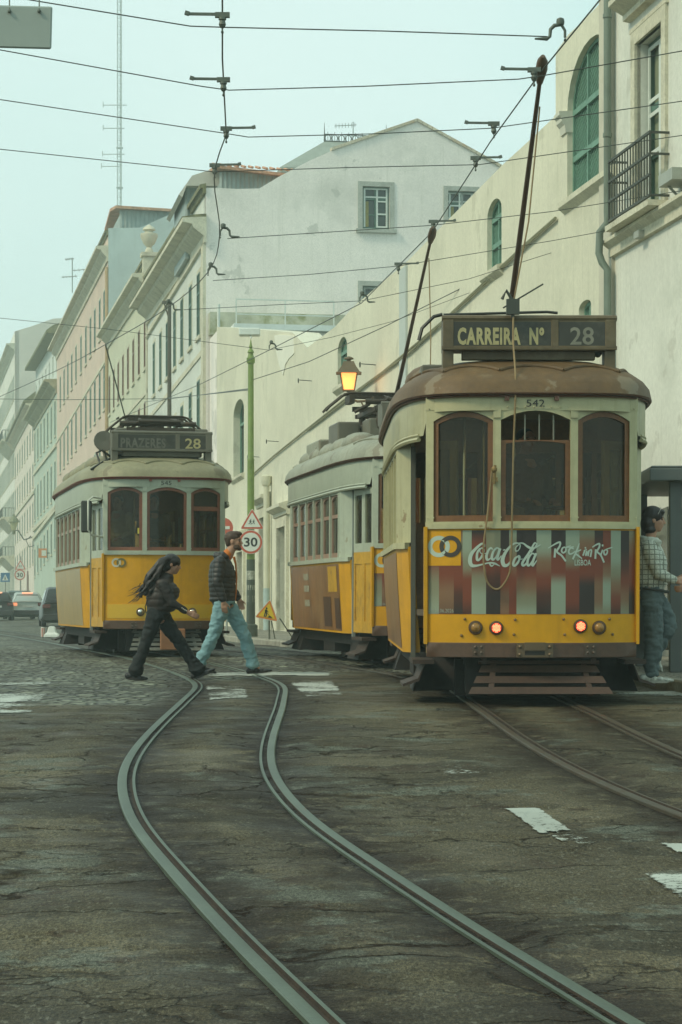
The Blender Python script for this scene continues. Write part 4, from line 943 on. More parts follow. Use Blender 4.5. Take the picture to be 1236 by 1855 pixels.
facade(S, D, u0, u1, zt0-1, zr0, zr1, [rt], colsG, mat('white_attic', (.62,.66,.62), .8), 1.5, WHITEWOOD, PANE, surround=WHITEWOOD, sur=.12, name='attic_wall', sill=False)
b = MB(); wextrude(b, S2, u0, u1+1.0, [(-.9,-.2),(-.9,.05),(-.3,.5),(3,1.6),(6,.2),(6,-.2)], zr0+.1, zr1+.1); b.build('roof', MOSS, S, world=True)
b = MB(); wbox(b, S2, u0-.4, u0+1.2, zr0, zr0+3.5, 2, 6); wbox(b, S2, u0-.2, u0+1.0, zr0+3.5, zr0+4.4, 2.4, 5.6); b.build('chimney', mat('grey_chimney', (.30,.33,.29), .85), S, world=True)
# ---- rose house
S = building('pale rose house with a mossy roof beyond the green house', 'house', S2, u1, float(gz(236))); u0 = u1+.05; u1 = S2.px(27,900)[0]
zt0, zt1 = S2.px(60,735)[1], S2.px(27,800)[1]
h0 = zt0-2.8; rows = [(h0-1.4-3.9*i-2.3, h0-1.4-3.9*i, zt1-4.2-3.9*i-2.3, zt1-4.2-3.9*i) for i in range(4)]; rows = [(a+2.2,b+2.2,c+2.2,d+2.2) for a,b,c,d in rows]
facade(S, S2, u0, u1, 3, zt0, zt1, rows, [u0+2+i*(u1-u0-3.6)/7 for i in range(8)], P_LIGHT, 1.25, GREYWIN, PANE, bands=((rows[2][1]+.9, rows[2][3]+.9, .3, .15),))
cornice(S, S2, u0, u1, zt0, zt1, .9, .8); b = MB(); wextrude(b, S2, u0, u1+.8, [(-1.1,.05),(-1.1,.3),(2.6,3.2),(6,.4),(6,.1)], zt0, zt1); b.build('roof', MOSS, S, world=True)
b = MB(); ux, zx = S2.px(51,1084); A = (ux-1.1, ux+1.1, zx-.6, S2.px(51,1048)[1], S2.px(51,1034)[1]); b.prism(arch(*A), lambda u,z,d: S2(u,z,d), -.10, .05); b.build('door', mat('brown_arch_door', (.13,.055,.035), .6, var=.3), S, world=True)
# ---- far house with stone balconies
S = building('tall far house with a blank side wall and stone balconies at the left edge', 'house', S2, u1, float(gz(275))); u0 = u1+.05; u1 = u0+52
FW = Wall(tuple(S2(u0,0)[:2]), (S2.Nn.x, S2.Nn.y)); FW.Nn = Vector((S2.U.x, S2.U.y, 0))
zt0 = FW.px(30,600)[1]
rows = [(zt0-5-4.6*i-2.8, zt0-5-4.6*i, zt0-5-4.6*i-2.8, zt0-5-4.6*i) for i in range(6)]
facade(S, S2, u0, u1, 3, zt0, zt0+1, rows, [u0+2.5+i*3.4 for i in range(14)], P_FAR, 1.4, GREYWIN, PANE, sur=.2)
cornice(S, S2, u0, u1, zt0-1.5, zt0-1.2, 1.0, .9)
b = MB(); wall_mesh(b, FW, [(0,3),(16,3),FW.px(130,575),FW.px(96,577),FW.px(60,590),(0,zt0)], [], thick=.5); b.build('side_wall', mat('blank_pinkish_wall', (.66,.60,.52), .85, var=.1, scale=.3), S, world=True)  # side wall colour also paled to stand for distance haze
for i, r in enumerate((1,3,4)):
    zb_ = rows[r][0]-.2; b = MB(); a_, c_ = u0+1, u0+16
    wextrude(b, S2, a_, c_, [(0,-1.4),(-.3,-1.2),(-1.1,-.35),(-1.5,-.2),(-1.5,0),(0,0)], zb_); b.build('balcony', STONE, S, world=True)
    b = MB()
    for z in (.1, .55, 1.05): b.bar(S2(a_+.1,zb_+z,-1.4), S2(c_-.1,zb_+z,-1.4), .07)
    for k in range(46): b.bar(S2(a_+.1+k*.32,zb_,-1.4), S2(a_+.1+k*.32,zb_+1.05,-1.4), .04)
    for k in range(5): b.bar(S2(a_+.1,zb_,-1.4+k*.34), S2(a_+.1,zb_+1.05,-1.4+k*.34), .05)
    b.bar(S2(a_+.1,zb_+1.05,-1.4), S2(a_+.1,zb_+1.05,0), .07); b.build('balcony_railing', IRON, S, world=True)
row_roof(S, S2, u0+.5, u1, zt0, zt0+1, TILE)
# end of the street
S = building('hazy block of houses closing the street far behind', 'house', S2, u1, float(gz(330)))
facade(S, S2, u1+.05, u1+90, 3, zt0-6, zt0-6, [(zt0-11-4.2*i-2.4, zt0-11-4.2*i, zt0-11-4.2*i-2.4, zt0-11-4.2*i) for i in range(5)], [u1+3+i*4 for i in range(21)], P_FAR, 1.4, GREYWIN, PANE)
row_roof(S, S2, u1+.1, u1+90, zt0-6, zt0-6, TILE)
# ---- radio mast
mz = MB(); pts = [P(x, 372, 285) for x in (212.5, 221.5)]; c0 = (pts[0]+pts[1])/2; hw = (pts[1]-pts[0]).length/2; zb_, zt_ = c0.z-12, P(217,-130,285).z
cs = [Vector((c0.x+hw*math.cos(a), c0.y+hw*math.sin(a), 0)) for a in (R(200),R(320),R(80))]
for c in cs: mz.tube([c+Vector((0,0,zb_)), c+Vector((0,0,zt_))], .055, 5)
z = zb_; k = 0
while z < zt_-1:
    for i in range(3): a, b_ = cs[i], cs[(i+1)%3]; mz.tube([a+Vector((0,0,z)), b_+Vector((0,0,z+1.0))], .022, 4); mz.tube([a+Vector((0,0,z)), b_+Vector((0,0,z))], .022, 4)
    z += 1.0
for y, x0, x1 in ((190,187,230),(232,187,226),(279,186,226),(301,184,218)):
    mz.tube([P(x0,y,285), P(x1,y,285)], .05, 4); mz.tube([P(x0,y-6,285), P(x0,y+4,285)], .05, 4)
for y in (268,340): mz.bar(P(211,y,285), P(223,y,285), .18)
tag(mz.build('radio_mast', mat('mast_grey', (.42,.47,.45), .5, .2)), 'tall thin lattice radio mast rising behind the roofs', 'mast')

b = MB(); pp = [P(307,545,90), P(307,1150,90)]; pp[1].z = float(gz(90)); b.tube([pp[1], pp[0]], [.10,.075], 10); b.bar(pp[0]+Vector((-.28,0,-.06)), pp[0]+Vector((.06,0,-.06)), .12); b.bar(pp[0]+Vector((-.2,0,-.1)), pp[0]+Vector((0,0,-.75)), .05)
tag(b.build('tram_pole', mat('pole_dark_brown', (.075,.065,.042), .6, var=.2)), 'plain dark pole in front of the white house with the gable', 'pole')
# ================================================================== TRAMS
YEL = mat('tram_yellow', (.60,.285,.0), .48, spec=.35, var=.10, scale=1.2, fine=(9,.06), stain=((.22,.10,.012), .55), stain_at=.62, stain_scale=2.2, streak=((.24,.11,.01), .25), flakes=((.12,.05,.012), .8, 9, 1.16))
YEL_D = mat('tram_yellow_rusty', (.50,.27,.015), .5, var=.15, scale=2, fine=(14,.1), stain=((.16,.07,.02), .8), stain_at=.55, stain_scale=3)
CREAM = mat('tram_cream', (.42,.385,.215), .45, flakes=((.19,.10,.03), .75, 6, 1.15), var=.08, scale=1.5, fine=(12,.05), stain=((.22,.17,.06), .6), stain_at=.60, stain_scale=2.2, streak=((.23,.17,.07), .45))
CREAM2 = mat('tram_pale_grey', (.375,.405,.31), .45, flakes=((.20,.15,.07), .6, 6, 1.17), var=.08, scale=1.5, fine=(12,.05), stain=((.22,.2,.12), .4), stain_at=.62, streak=((.22,.2,.13), .3))
WOOD = mat('varnished_window_wood', (.165,.064,.016), .45, var=.22, scale=4, fine=(30,.15), stain=((.10,.04,.015), .6), stain_at=.56, stain_scale=4)
WOOD_R = mat('red_brown_window_wood', (.19,.062,.028), .45, var=.2, scale=4, fine=(30,.15))
WOOD_P = mat('pinkish_sash_wood', (.30,.185,.13), .5, var=.15, scale=4)
RUSTY = mat('rusty_roof_brown', (.115,.062,.019), .62, flakes=((.24,.19,.12), .55, 3, 1.06), var=.22, scale=1.6, fine=(16,.14), stain=((.26,.20,.12), .55), stain_at=.56, stain_scale=2.4, bump=.15)
ROOF_T = mat('tram_roof_green_grey', (.27,.27,.20), .6, flakes=((.13,.10,.06), .6, 3, 1.06), var=.15, scale=1.5, fine=(14,.1), stain=((.16,.13,.08), .6), stain_at=.55, stain_scale=1.8, streak=((.15,.11,.07), .4))
ROOF_O = mat('tram_roof_olive', (.235,.215,.125), .6, flakes=((.13,.10,.055), .6, 3, 1.08), var=.15, scale=1.5, fine=(14,.1), stain=((.13,.10,.055), .6), stain_at=.56, stain_scale=1.8)
UNDER = mat('underframe_black', (.016,.012,.009), .75, var=.4, scale=4, fine=(20,.3)); BROWN_M = mat('brown_bumper_paint', (.085,.043,.024), .55, var=.2, scale=3, fine=(25,.12), stain=((.04,.02,.012), .7), stain_at=.55, stain_scale=4)
BROWN_F = mat('brown_fender_slats', (.055,.026,.013), .6, var=.2, scale=3, fine=(25,.15)); GREY_F = mat('grey_fender_slats', (.12,.12,.095), .6, var=.2, scale=3, fine=(25,.15))
GUTTER = mat('brown_gutter', (.10,.038,.018), .5, var=.2, scale=5, stain=((.3,.28,.2), .5), stain_at=.62, stain_scale=5); GUTTER_R = mat('red_gutter', (.22,.05,.035), .5, var=.2, scale=5)
JAMB = mat('door_edge_pale', (.24,.265,.235), .5, var=.1); RUBBER = mat('door_edge_grey', (.105,.105,.082), .6, var=.15); DARKIN = mat('tram_inside_dark', (.10,.065,.035), .8, var=.3, scale=2); INWOOD = mat('tram_inside_wood', (.27,.15,.065), .5, var=.25, scale=3, fine=(30,.15)); INCREAM = mat('tram_ceiling_cream', (.34,.31,.22), .6)
SIGNB = mat('route_sign_bronze', (.11,.078,.036), .55, var=.18, scale=3, fine=(20,.12), stain=((.20,.17,.11), .5), stain_at=.55, stain_scale=3); SIGNB2 = mat('route_sign_grey', (.125,.115,.082), .55, var=.18, scale=3)
SIGNFACE = mat('route_blind_black', (.035,.032,.022), .5, var=.25, scale=3, stain=((.085,.08,.06), .7), stain_at=.5, stain_scale=5); LETTER = mat('faded_letters', (.42,.36,.17), .6, var=.2, scale=9, stain=((.2,.16,.08), .6), stain_at=.6, stain_scale=9); LETTER_G = mat('grey_letters', (.20,.19,.14), .6, var=.25, scale=9); LETTER_D = mat('dim_letters', (.115,.11,.085), .6, var=.3, scale=9)
BLACKP = mat('black_numerals', (.02,.02,.016), .5); TEALP = mat('pale_teal_print', (.42,.50,.41), .45, var=.05); DARKP = mat('dark_brown_print', (.045,.035,.025), .45)
TG = glass('tram_glass', (.72,.64,.48), .05, .03, (.15,.12,.075)); TG2 = glass('tram_side_glass', (.80,.80,.68), .14, .05, (.25,.24,.17))
PANTO = mat('pantograph_dark', (.05,.036,.022), .6, .2, var=.3, scale=5, stain=((.13,.07,.03), .7), stain_at=.55, stain_scale=6); POLE = mat('trolley_pole_brown', (.085,.048,.027), .55, var=.25, scale=3); ROPE = mat('old_rope', (.23,.155,.07), .8, var=.2, scale=8)
CHROME = mat('lamp_chrome', (.62,.62,.56), .18, 1.0, var=.1); AMBER = mat('amber_lens', (.30,.15,.03), .25, var=.3, scale=20)

TL = 8.4; HB, EB = 1.2, 5.0          # length, half width, roundness of the ends
def bow(x): return .25*(min(abs(x), 1.0)/.97)**2.2
def bowp(off=0.): return lambda x, z: Vector((x, bow(x)-off, z))
def slab(mb, x0, x1, zlo, zhi, off, th, n=6, yfn=None):
    """bent panel following the bow of the front; off = how proud it stands"""
    xs = [x0+(x1-x0)*i/n for i in range(n+1)]; yf = yfn or bow
    zl = zlo if callable(zlo) else (lambda x: zlo); zh = zhi if callable(zhi) else (lambda x: zhi)
    rings = [[Vector((x, yf(x)-off, zl(x))), Vector((x, yf(x)-off, zh(x))), Vector((x, yf(x)-off+th, zh(x))), Vector((x, yf(x)-off+th, zl(x)))] for x in xs]
    mb.loft(rings)
def plan(a, b, n=88, e=EB, yc=TL/2):
    """rounded-end outline of the car: half width a, half length b"""
    pts = []
    for k in range(n):
        t = 2*PI*k/n; c, s = math.cos(t), math.sin(t)
        pts.append((a*math.copysign(abs(c)**(2/e), c), yc+b*math.copysign(abs(s)**(2/e), s)))
    return pts
def mirror_y(mb):
    mb.v = [(v[0], TL-v[1], v[2]) for v in mb.v]; return mb

def tram_base(name_label, loc, yaw, pitch, st):
    T = thing('tram', name_label, 'tram', loc, (pitch, 0, yaw), 'yellow trams')
    cream, roofm, gut, wood = st['cream'], st['roof'], st['gutter'], st['wood']
    ends = (False, True)
    # --- front and rear faces
    for rear in ends:
        fx = (lambda b, *a, **k: mirror_y(b).build(*a, **k)) if rear else (lambda b, *a, **k: b.build(*a, **k))
        b = MB(); slab(b, -.97, .97, .80, 1.60, 0, .05, 14); slab(b, -.972, .972, .56, .815, .012, .06, 14)
        b.box(-.985,-.955,.20,.32,.55,1.62); b.box(.955,.985,.20,.32,.55,1.62)
        fx(b, 'dash_panel', YEL, T, smooth=35)
        b = MB(); slab(b, -.96, .96, .43, .565, .03, .10, 14); fx(b, 'bumper', BROWN_M, T, smooth=35, bevel=.006)
        # cream window frame: rail, posts, head
        wins = [(-.90,-.37),(-.30,.33),(.40,.89)]
        P_ = [-.965,-.90,-.37,-.30,.33,.40,.89,.965]
        arc = lambda x0, x1: (lambda x: 2.58+.085*(1-((x-(x0+x1)/2)/((x1-x0)/2))**2))
        b = MB(); slab(b, -.97, .97, 1.60, 1.645, .03, .07, 14); slab(b, -.97, .97, 1.645, 1.665, .012, .05, 14)
        for i in range(0,8,2): slab(b, P_[i], P_[i+1], 1.66, 2.70, .012, .09, 2)
        for x0, x1 in wins: slab(b, x0, x1, arc(x0,x1), 2.70, .012, .06, 8)
        slab(b, -.97, .97, 2.68, 2.80, .018, .06, 14)
        for x in (-.335,.365): slab(b, x-.034, x+.034, 1.64, 1.72, .022, .02, 1); slab(b, x-.034, x+.034, 2.60, 2.69, .026, .02, 1)
        for k in range(25): x = -.94+k*.078; b.ball((x, bow(x)-.02, 2.695), .009, 5, 3)
        for x in (-.955,-.90,-.37,-.30,.33,.40,.89,.955): b.ball((x, bow(x)-.03, 1.70), .008, 5, 3)
        fx(b, 'window_frame', cream, T, smooth=35)
        for k, (x0, x1) in enumerate(wins):
            xa, xb = (x0, x1)
            f = .045; a_ = arc(x0, x1); drop = (not rear and st.get('drop') == k)
            w_ = MB(); zt_ = (lambda x: a_(x)-.005)
            zh = (lambda x: 2.40-.0*x) if drop else zt_
            zi = (lambda x, z_=zh: z_(x)-f) if not drop else (lambda x: 2.36+.03*(1-((x-(x0+x1)/2)/((x1-x0)/2))**2))
            slab(w_, x0, x0+f, 1.665, zh, -.012, .05, 2); slab(w_, x1-f, x1, 1.665, zh, -.012, .05, 2)
            slab(w_, x0+f, x1-f, 1.665, 1.665+f*1.25, -.012, .05, 6); slab(w_, x0+f, x1-f, zi, zh, -.012, .05, 8)
            if not rear and st.get('midbar') == k: slab(w_, x0+f, x1-f, 2.30, 2.37, -.02, .05, 4)
            o = fx(w_, 'window', wood, T, smooth=35)
            g = MB(); slab(g, x0+.02, x1-.02, 1.68, zi, -.035, .008, 8)
            fx(g, 'pane', TG, o, smooth=60)
            if drop:
                g = MB()
                for q in range(3): xq = x0+.22+q*.13; g.tube([(xq, bow(xq)+.05, 2.40),(xq, bow(xq)+.05, 2.63)], .008, 6)
                fx(g, 'window_bars', mat('dull_bar_steel', (.22,.21,.16), .4, .6), o)
    # --- cant rail band round the whole car, and the gutter
    b = MB(); rings = []
    for (da, z) in ((0,2.42),(.012,2.46),(.012,2.79),(-.03,2.79)):
        rings.append([Vector((x, y, z if abs(x) > .985 or not (y < .4 or y > TL-.4) else max(z, 2.665))) for x, y in plan(HB+da, TL/2-.005+da)])
    n = len(rings[0]); vs = [v for r in rings for v in r]
    b.add(vs, [(i*n+k, i*n+(k+1)%n, (i+1)*n+(k+1)%n, (i+1)*n+k) for i in range(3) for k in range(n)]); 
    for z, r_ in ((2.43,.022),(2.47,.012)):
        for side in (-1,1):
            pts = [(x, y, z) for x, y in plan(HB+.012, TL/2+.005) if x*side > .99]
            pts.sort(key=lambda p: p[1]); b.tube(pts, r_, 6)
    b.build('cant_rail', cream, T, smooth=35)
    b = MB(); pl = plan(HB+.05, TL/2+.05); b.tube([(x,y,2.822) for x,y in pl]+[(pl[0][0],pl[0][1],2.822)], .020, 6); pl = plan(HB+.035, TL/2+.035); b.tube([(x,y,2.792) for x,y in pl]+[(pl[0][0],pl[0][1],2.792)], .009, 6)
    for k in range(4): x = -.7+k*.45; b.box(x-.02, x+.02, bow(x)-.06, bow(x)-.03, 2.75, 2.79)
    b.build('gutter', gut, T, smooth=50)
    # --- roof: domed shell with raised scallop seams and ventilator humps
    b = MB(); rings = []
    for r in (1.0,.985,.95,.88,.78,.66,.52,.36,.18,.03):
        pl = plan((HB+.07)*max(r,.02), TL/2+.07-2.1*(1-r)**1.0, e=EB if r > .6 else 3.2)
        rings.append([Vector((x, y, 2.82+.46*math.sqrt(max(0,1-r*r))**.9)) for x, y in pl])
    b.loft(rings); rz = lambda r: 2.82+.46*math.sqrt(max(0,1-r*r))**.9
    rf = b.build('roof', roofm, T, smooth=60)
    s = MB()
    def on_roof(t, r):
        c, s_ = math.cos(t), math.sin(t); e = EB if r > .6 else 3.2
        return Vector(((HB+.07)*r*math.copysign(abs(c)**(2/e),c), TL/2+(TL/2+.07-2.1*(1-r))*math.copysign(abs(s_)**(2/e),s_), rz(r)))
    for end in (-PI/2, PI/2):
        # angles whose x on the plan are the seam ends
        xs_ = [-1.08,-.80,-.30,.28,.80,1.08]
        for i in range(5):
            pts = []
            for k in range(9):
                x = xs_[i]+(xs_[i+1]-xs_[i])*k/8; r = .90-.07*math.sin(PI*k/8); cc = min(.999, abs(x)/((HB+.07)*r)); t = math.acos(math.copysign(cc**(EB/2), x)); t = -t if end < 0 else t
                pts.append(on_roof(t, r)+Vector((0,0,.004)))
            s.tube(pts, .017, 6)
    for side in (-1,1):
        for k in range(5):
            yc = 2.05+k*1.08; s.ball((side*.84, yc, 3.10), (.26,.57,.17), 14, 8)
    s.build('roof_humps', roofm, rf, smooth=60)
    # --- saloon sides
    y0, y1 = 1.62, TL-1.62; nW = 6
    xw = lambda z: 1.19 if z > 1.46 else 1.19-.06*((1.46-z)/1.02)**1.3
    for side in (-1,1):
        b = MB(); zs = [.44,.6,.8,1.0,1.2,1.38,1.46]
        ya, yb = 1.36, TL-1.36
        rings = [[Vector((side*xw(z), y0, z)), Vector((side*xw(z), y1, z)), Vector((side*(xw(z)-.10), yb, z)), Vector((side*(xw(z)-.16), yb, z)), Vector((side*(xw(z)-.16), ya, z)), Vector((side*(xw(z)-.10), ya, z))] for z in zs]
        b.loft(rings); b.build('side_panel', YEL, T, smooth=30)
        b = MB(); b.box(min(side*1.22,side*1.14), max(side*1.22,side*1.14), y0-.02, y1+.02, 1.44, 1.50); 
        for yy in (ya, yb): b.bar((side*1.10,yy,1.47),(side*1.205,y0 if yy == ya else y1,1.47), .05, .06)
        b.build('belt_rail', cream, T)
        # shoulder posts
        for (yo, yi) in ((ya, y0), (yb, y1)):
            b = MB(); pl = [(side*1.065,yo),(side*1.19,yi),(side*1.19,yi+(.16 if yi < 4 else -.16)),(side*1.04,yi+(.1 if yi < 4 else -.1)),(side*1.03,yo)]
            b.loft([[Vector((x,y,1.50)) for x,y in pl],[Vector((x,y,2.46)) for x,y in pl]])
            b.build('shoulder_post', cream, T)
        for yo in (ya, yb):
            b = MB(); b.box(min(side*1.065,side*1.02), max(side*1.065,side*1.02), yo-(.05 if yo < 4 else 0), yo+(0 if yo < 4 else .05), .40, 2.42); b.build('door_jamb', st.get('jamb', RUBBER), T)
        p0, p1 = y0+.16, y1-.16; pw = (p1-p0)/nW
        b = MB()
        for k in range(nW+1): yk = p0+k*pw; b.box(min(side*1.195,side*1.12), max(side*1.195,side*1.12), yk-.035, yk+.035, 1.50, 2.44)
        b.box(min(side*1.19,side*1.13), max(side*1.19,side*1.13), p0, p1, 2.385, 2.45); b.build('window_posts', cream, T)
        for k in range(nW):
            a, c = p0+k*pw+.036, p0+(k+1)*pw-.036; f = .035; w_ = MB(); x0_, x1_ = min(side*1.165,side*1.13), max(side*1.165,side*1.13)
            w_.box(x0_,x1_,a,c,1.50,1.57); w_.box(x0_,x1_,a,a+f,1.57,2.38); w_.box(x0_,x1_,c-f,c,1.57,2.38); w_.box(x0_,x1_,a+f,c-f,2.06,2.11)
            m_ = (a+c)/2; w_.prism([(a+f,2.385),(c-f,2.385)]+[(m_+(c-a-2*f)/2*math.cos(PI*q/8), 2.30+.065*math.sin(PI*q/8)) for q in range(9)], lambda u,z,d: Vector((side*(1.13+d),u,z)), 0, .035)
            o = w_.build('side_window', st['sash'], T)
            g = MB(); g.box(min(side*1.142,side*1.148), max(side*1.142,side*1.148), a+.02, c-.02, 1.55, 2.36); g.build('pane', TG2, o)
    # --- platform doors
    for rear in ends:
        fx = (lambda b, *a, **k: mirror_y(b).build(*a, **k)) if rear else (lambda b, *a, **k: b.build(*a, **k))
        for side in (-1,1):
            opened = (not rear) and side in st.get('open', ())
            A = Vector((side*.93, .33, 0)); B = Vector((side*1.03, 1.30, 0))
            if opened: leaves = [(A, A+Vector((-side*.0,.26,0))), (A+Vector((-side*.03,.26,0)), A+Vector((-side*.26,.10,0)))]
            else: leaves = [(A, A.lerp(B,.495)), (A.lerp(B,.505), B)]
            for (p, q) in leaves:
                d_ = (q-p); L_ = d_.length; d_.normalize(); nn = Vector((d_.y,-d_.x,0)); 
                if nn.x*side < 0: nn = -nn
                fnl = lambda u, z, d, p=p, d_=d_, nn=nn: p+d_*u+nn*d+Vector((0,0,z))
                def lb(mb, u0_,u1_,z0_,z1_,d0_,d1_): mb.add([fnl(u,z,d) for d in (d0_,d1_) for z in (z0_,z1_) for u in (u0_,u1_)], [(0,2,3,1),(4,5,7,6),(0,1,5,4),(2,6,7,3),(0,4,6,2),(1,3,7,5)])
                b = MB(); f = .07
                b.mat(0)
                for (u0_,u1_,z0_,z1_) in ((0,f,.46,1.56),(L_-f,L_,.46,1.56),(f,L_-f,.46,.62),(f,L_-f,1.40,1.56)): lb(b,u0_,u1_,z0_,z1_,-.02,.02)
                lb(b,f,L_-f,.62,1.40,-.012,.006)
                b.mat(1)
                for (u0_,u1_,z0_,z1_) in ((0,f,1.56,2.42),(L_-f,L_,1.56,2.42),(f,L_-f,1.56,1.68),(f,L_-f,2.34,2.42)): lb(b,u0_,u1_,z0_,z1_,-.02,.02)
                o = fx(b, 'door', [YEL_D, cream], T); g = MB(); lb(g,f-.01,L_-f+.01,1.66,2.36,-.004,.004); fx(g, 'pane', TG2, o)
            # steps
            b = MB(); b.mat(0); b.box(min(side*.88,side*1.08), max(side*.88,side*1.08), .42, 1.28, .36, .40)
            sx = side*1.12
            b.add([(side*.95,.45,.40),(side*.95,1.25,.40),(side*1.02,1.22,.20),(side*1.02,.48,.20),(side*1.17,1.25,.15),(side*1.17,.45,.15),(side*1.17,1.25,.175),(side*1.17,.45,.175),(side*1.03,1.22,.225),(side*1.03,.48,.225)],
                  [(0,1,2,3),(3,2,4,5),(5,4,6,7),(7,6,8,9),(0,9,8,1),(0,3,5,7,9),(1,8,6,4,2)])
            fx(b, 'step', mat('step_dark_brown', (.045,.024,.014), .65, var=.3, scale=4), T)
    # --- floor, ceiling, bulkheads, seats, poles
    b = MB(); pl = plan(1.06, TL/2-.28, 40); b.loft([[Vector((x,y,.80)) for x,y in pl],[Vector((x,y,.86)) for x,y in pl]])
    b.loft([[Vector((x*.82,y,.42)) for x,y in pl],[Vector((x*.82,y,.5)) for x,y in pl]]); b.build('floor', DARKIN, T)
    b = MB(); pl = plan(1.12, TL/2-.2, 40); b.loft([[Vector((x,y,2.70)) for x,y in pl],[Vector((x,y,2.74)) for x,y in pl]]); b.build('ceiling', INCREAM, T)
    for yb_ in (1.66, TL-1.66):
        b = MB()
        b.box(-1.10,-.38,yb_-.025,yb_+.025,.86,1.62); b.box(.38,1.10,yb_-.025,yb_+.025,.86,1.62); b.box(-1.12,1.12,yb_-.025,yb_+.025,2.38,2.70)
        for x in (-1.10,-.75,-.40,.36,.71,1.06): b.box(x,x+.05,yb_-.025,yb_+.025,1.62,2.38)
        b.build('bulkhead', INWOOD, T)
    for side in (-1,1):
        for k in range(5):
            yk = 2.1+k*.95; b = MB(); b.box(min(side*.42,side*1.08),max(side*.42,side*1.08),yk,yk+.42,1.22,1.29); b.box(min(side*.42,side*1.08),max(side*.42,side*1.08),yk+.38,yk+.43,1.29,1.72); b.box(min(side*.5,side*.56),max(side*.5,side*.56),yk+.1,yk+.3,.86,1.22); b.build('seat', INWOOD, T)
    b = MB()
    for x, y in ((-.40,.9),(.42,.85),(-.55,1.35),(.52,1.4),(-.05,1.55)): b.tube([(x,y,.86),(x,y,2.7)], .016, 8)
    for x in (-.35,.35): b.tube([(x,1.8,2.35),(x,TL-1.8,2.35)], .014, 8)
    b.build('grab_pole', CHROME, T)
    for rear in ends:
        fx = (lambda b, *a, **k: mirror_y(b).build(*a, **k)) if rear else (lambda b, *a, **k: b.build(*a, **k))
        b = MB(); b.box(-.30,-.02,.42,.64,.86,1.72); b.lathe([(0,1.72),(.13,1.72),(.12,1.80),(.03,1.83),(0,1.83)], 12, (-.16,.53,0)); b.tube([(-.16,.53,1.85),(.02,.47,1.86),(.03,.47,1.95)], .014, 6); fx(b, 'controller', mat('controller_bronze', (.14,.11,.06), .4, .4), T)
        b = MB(); b.tube([(.30,.45,.9),(.30,.45,1.78)], .03, 8); b.tube([(.30+.16*math.cos(t*PI/8),.45+.16*math.sin(t*PI/8),1.8) for t in range(17)], .015, 6); b.tube([(.14,.45,1.8),(.46,.45,1.8)], .012, 6); fx(b, 'brake_wheel', CHROME, T)
    # --- underframe
    b = MB(); b.box(-.98,.98,1.2,TL-1.2,.28,.45); b.box(-.6,.6,.5,TL-.5,.36,.46); b.box(-.72,-.62,2.3,TL-2.3,.16,.42); b.box(.62,.72,2.3,TL-2.3,.16,.42)
    for yk in (2.9, 5.5):
        b.box(-.72,.72,yk-.35,yk+.35,.18,.40)
        for side in (-1,1): b.box(min(side*.66,side*.8),max(side*.66,side*.8),yk-.16,yk+.16,.2,.42)
    for side in (-1,1): b.box(min(side*.4,side*.95),max(side*.4,side*.95),3.6,4.7,.14,.42)
    b.build('underframe', UNDER, T)
    for yk in (2.9, 5.5):
        for side in (-1,1):
            w_ = MB(); M = Matrix.Translation((side*.47, yk, .34)) @ Matrix.Rotation(R(90), 4, 'Y'); w_.lathe([(.0,-.05),(.12,-.06),(.13,-.04),(.26,-.03),(.335,-.05),(.335,.04),(.36,.05),(.36,.07),(.1,.07),(0,.08)], 24, M=M); w_.build('wheel', mat('wheel_steel', (.05,.042,.034), .5, .5, var=.3), T, smooth=40)
    for rear in ends:
        fx = (lambda b, *a, **k: mirror_y(b).build(*a, **k)) if rear else (lambda b, *a, **k: b.build(*a, **k))
        b = MB()
        for side in (-1,1):       # mud guards flaring out beside the wheels
            b.add([(side*.55,1.0,.44),(side*.55,1.75,.44),(side*.95,1.75,.40),(side*.95,1.0,.40),(side*.62,.85,.10),(side*.62,1.8,.10),(side*1.06,1.8,.09),(side*1.06,.85,.09)], [(0,1,2,3),(4,7,6,5),(0,4,5,1),(1,5,6,2),(2,6,7,3),(3,7,4,0)])
        b.box(-.60,.60,.30,.40,.10,.42); b.box(-.68,.68,.62,.74,.06,.40); fx(b, 'mudguard', UNDER, T)
    # coupler plate
    b = MB(); slab(b, -.16, .17, .435, .565, .06, .04, 3); slab(b, -.09,.10,.50,.57,.075,.02,3)
    for x in (-.13,.14):
        for z in (.46,.53): b.ball((x, bow(x)-.062, z), .018, 8, 4)
    for xc in (-.50,.52):
        q = MB(); slab(q, xc-.055, xc+.055, .45, .55, .034, .01, 2)
        for dx in (-.028,.028):
            for dz in (-.025,.025): q.ball((xc+dx, bow(xc)-.036, .50+dz), .016, 8, 4)
        q.build('bolt_plate', mat('bolt_plate_brown', (.08,.05,.03), .5, var=.2), T, smooth=40)
    b.mat(1); slab(b, -.085,.095,.455,.49,.062,.03,2); b.build('coupler_plate', [mat('bronze_plate', (.13,.085,.045), .45, .3, var=.2), UNDER], T, smooth=40)
    return T
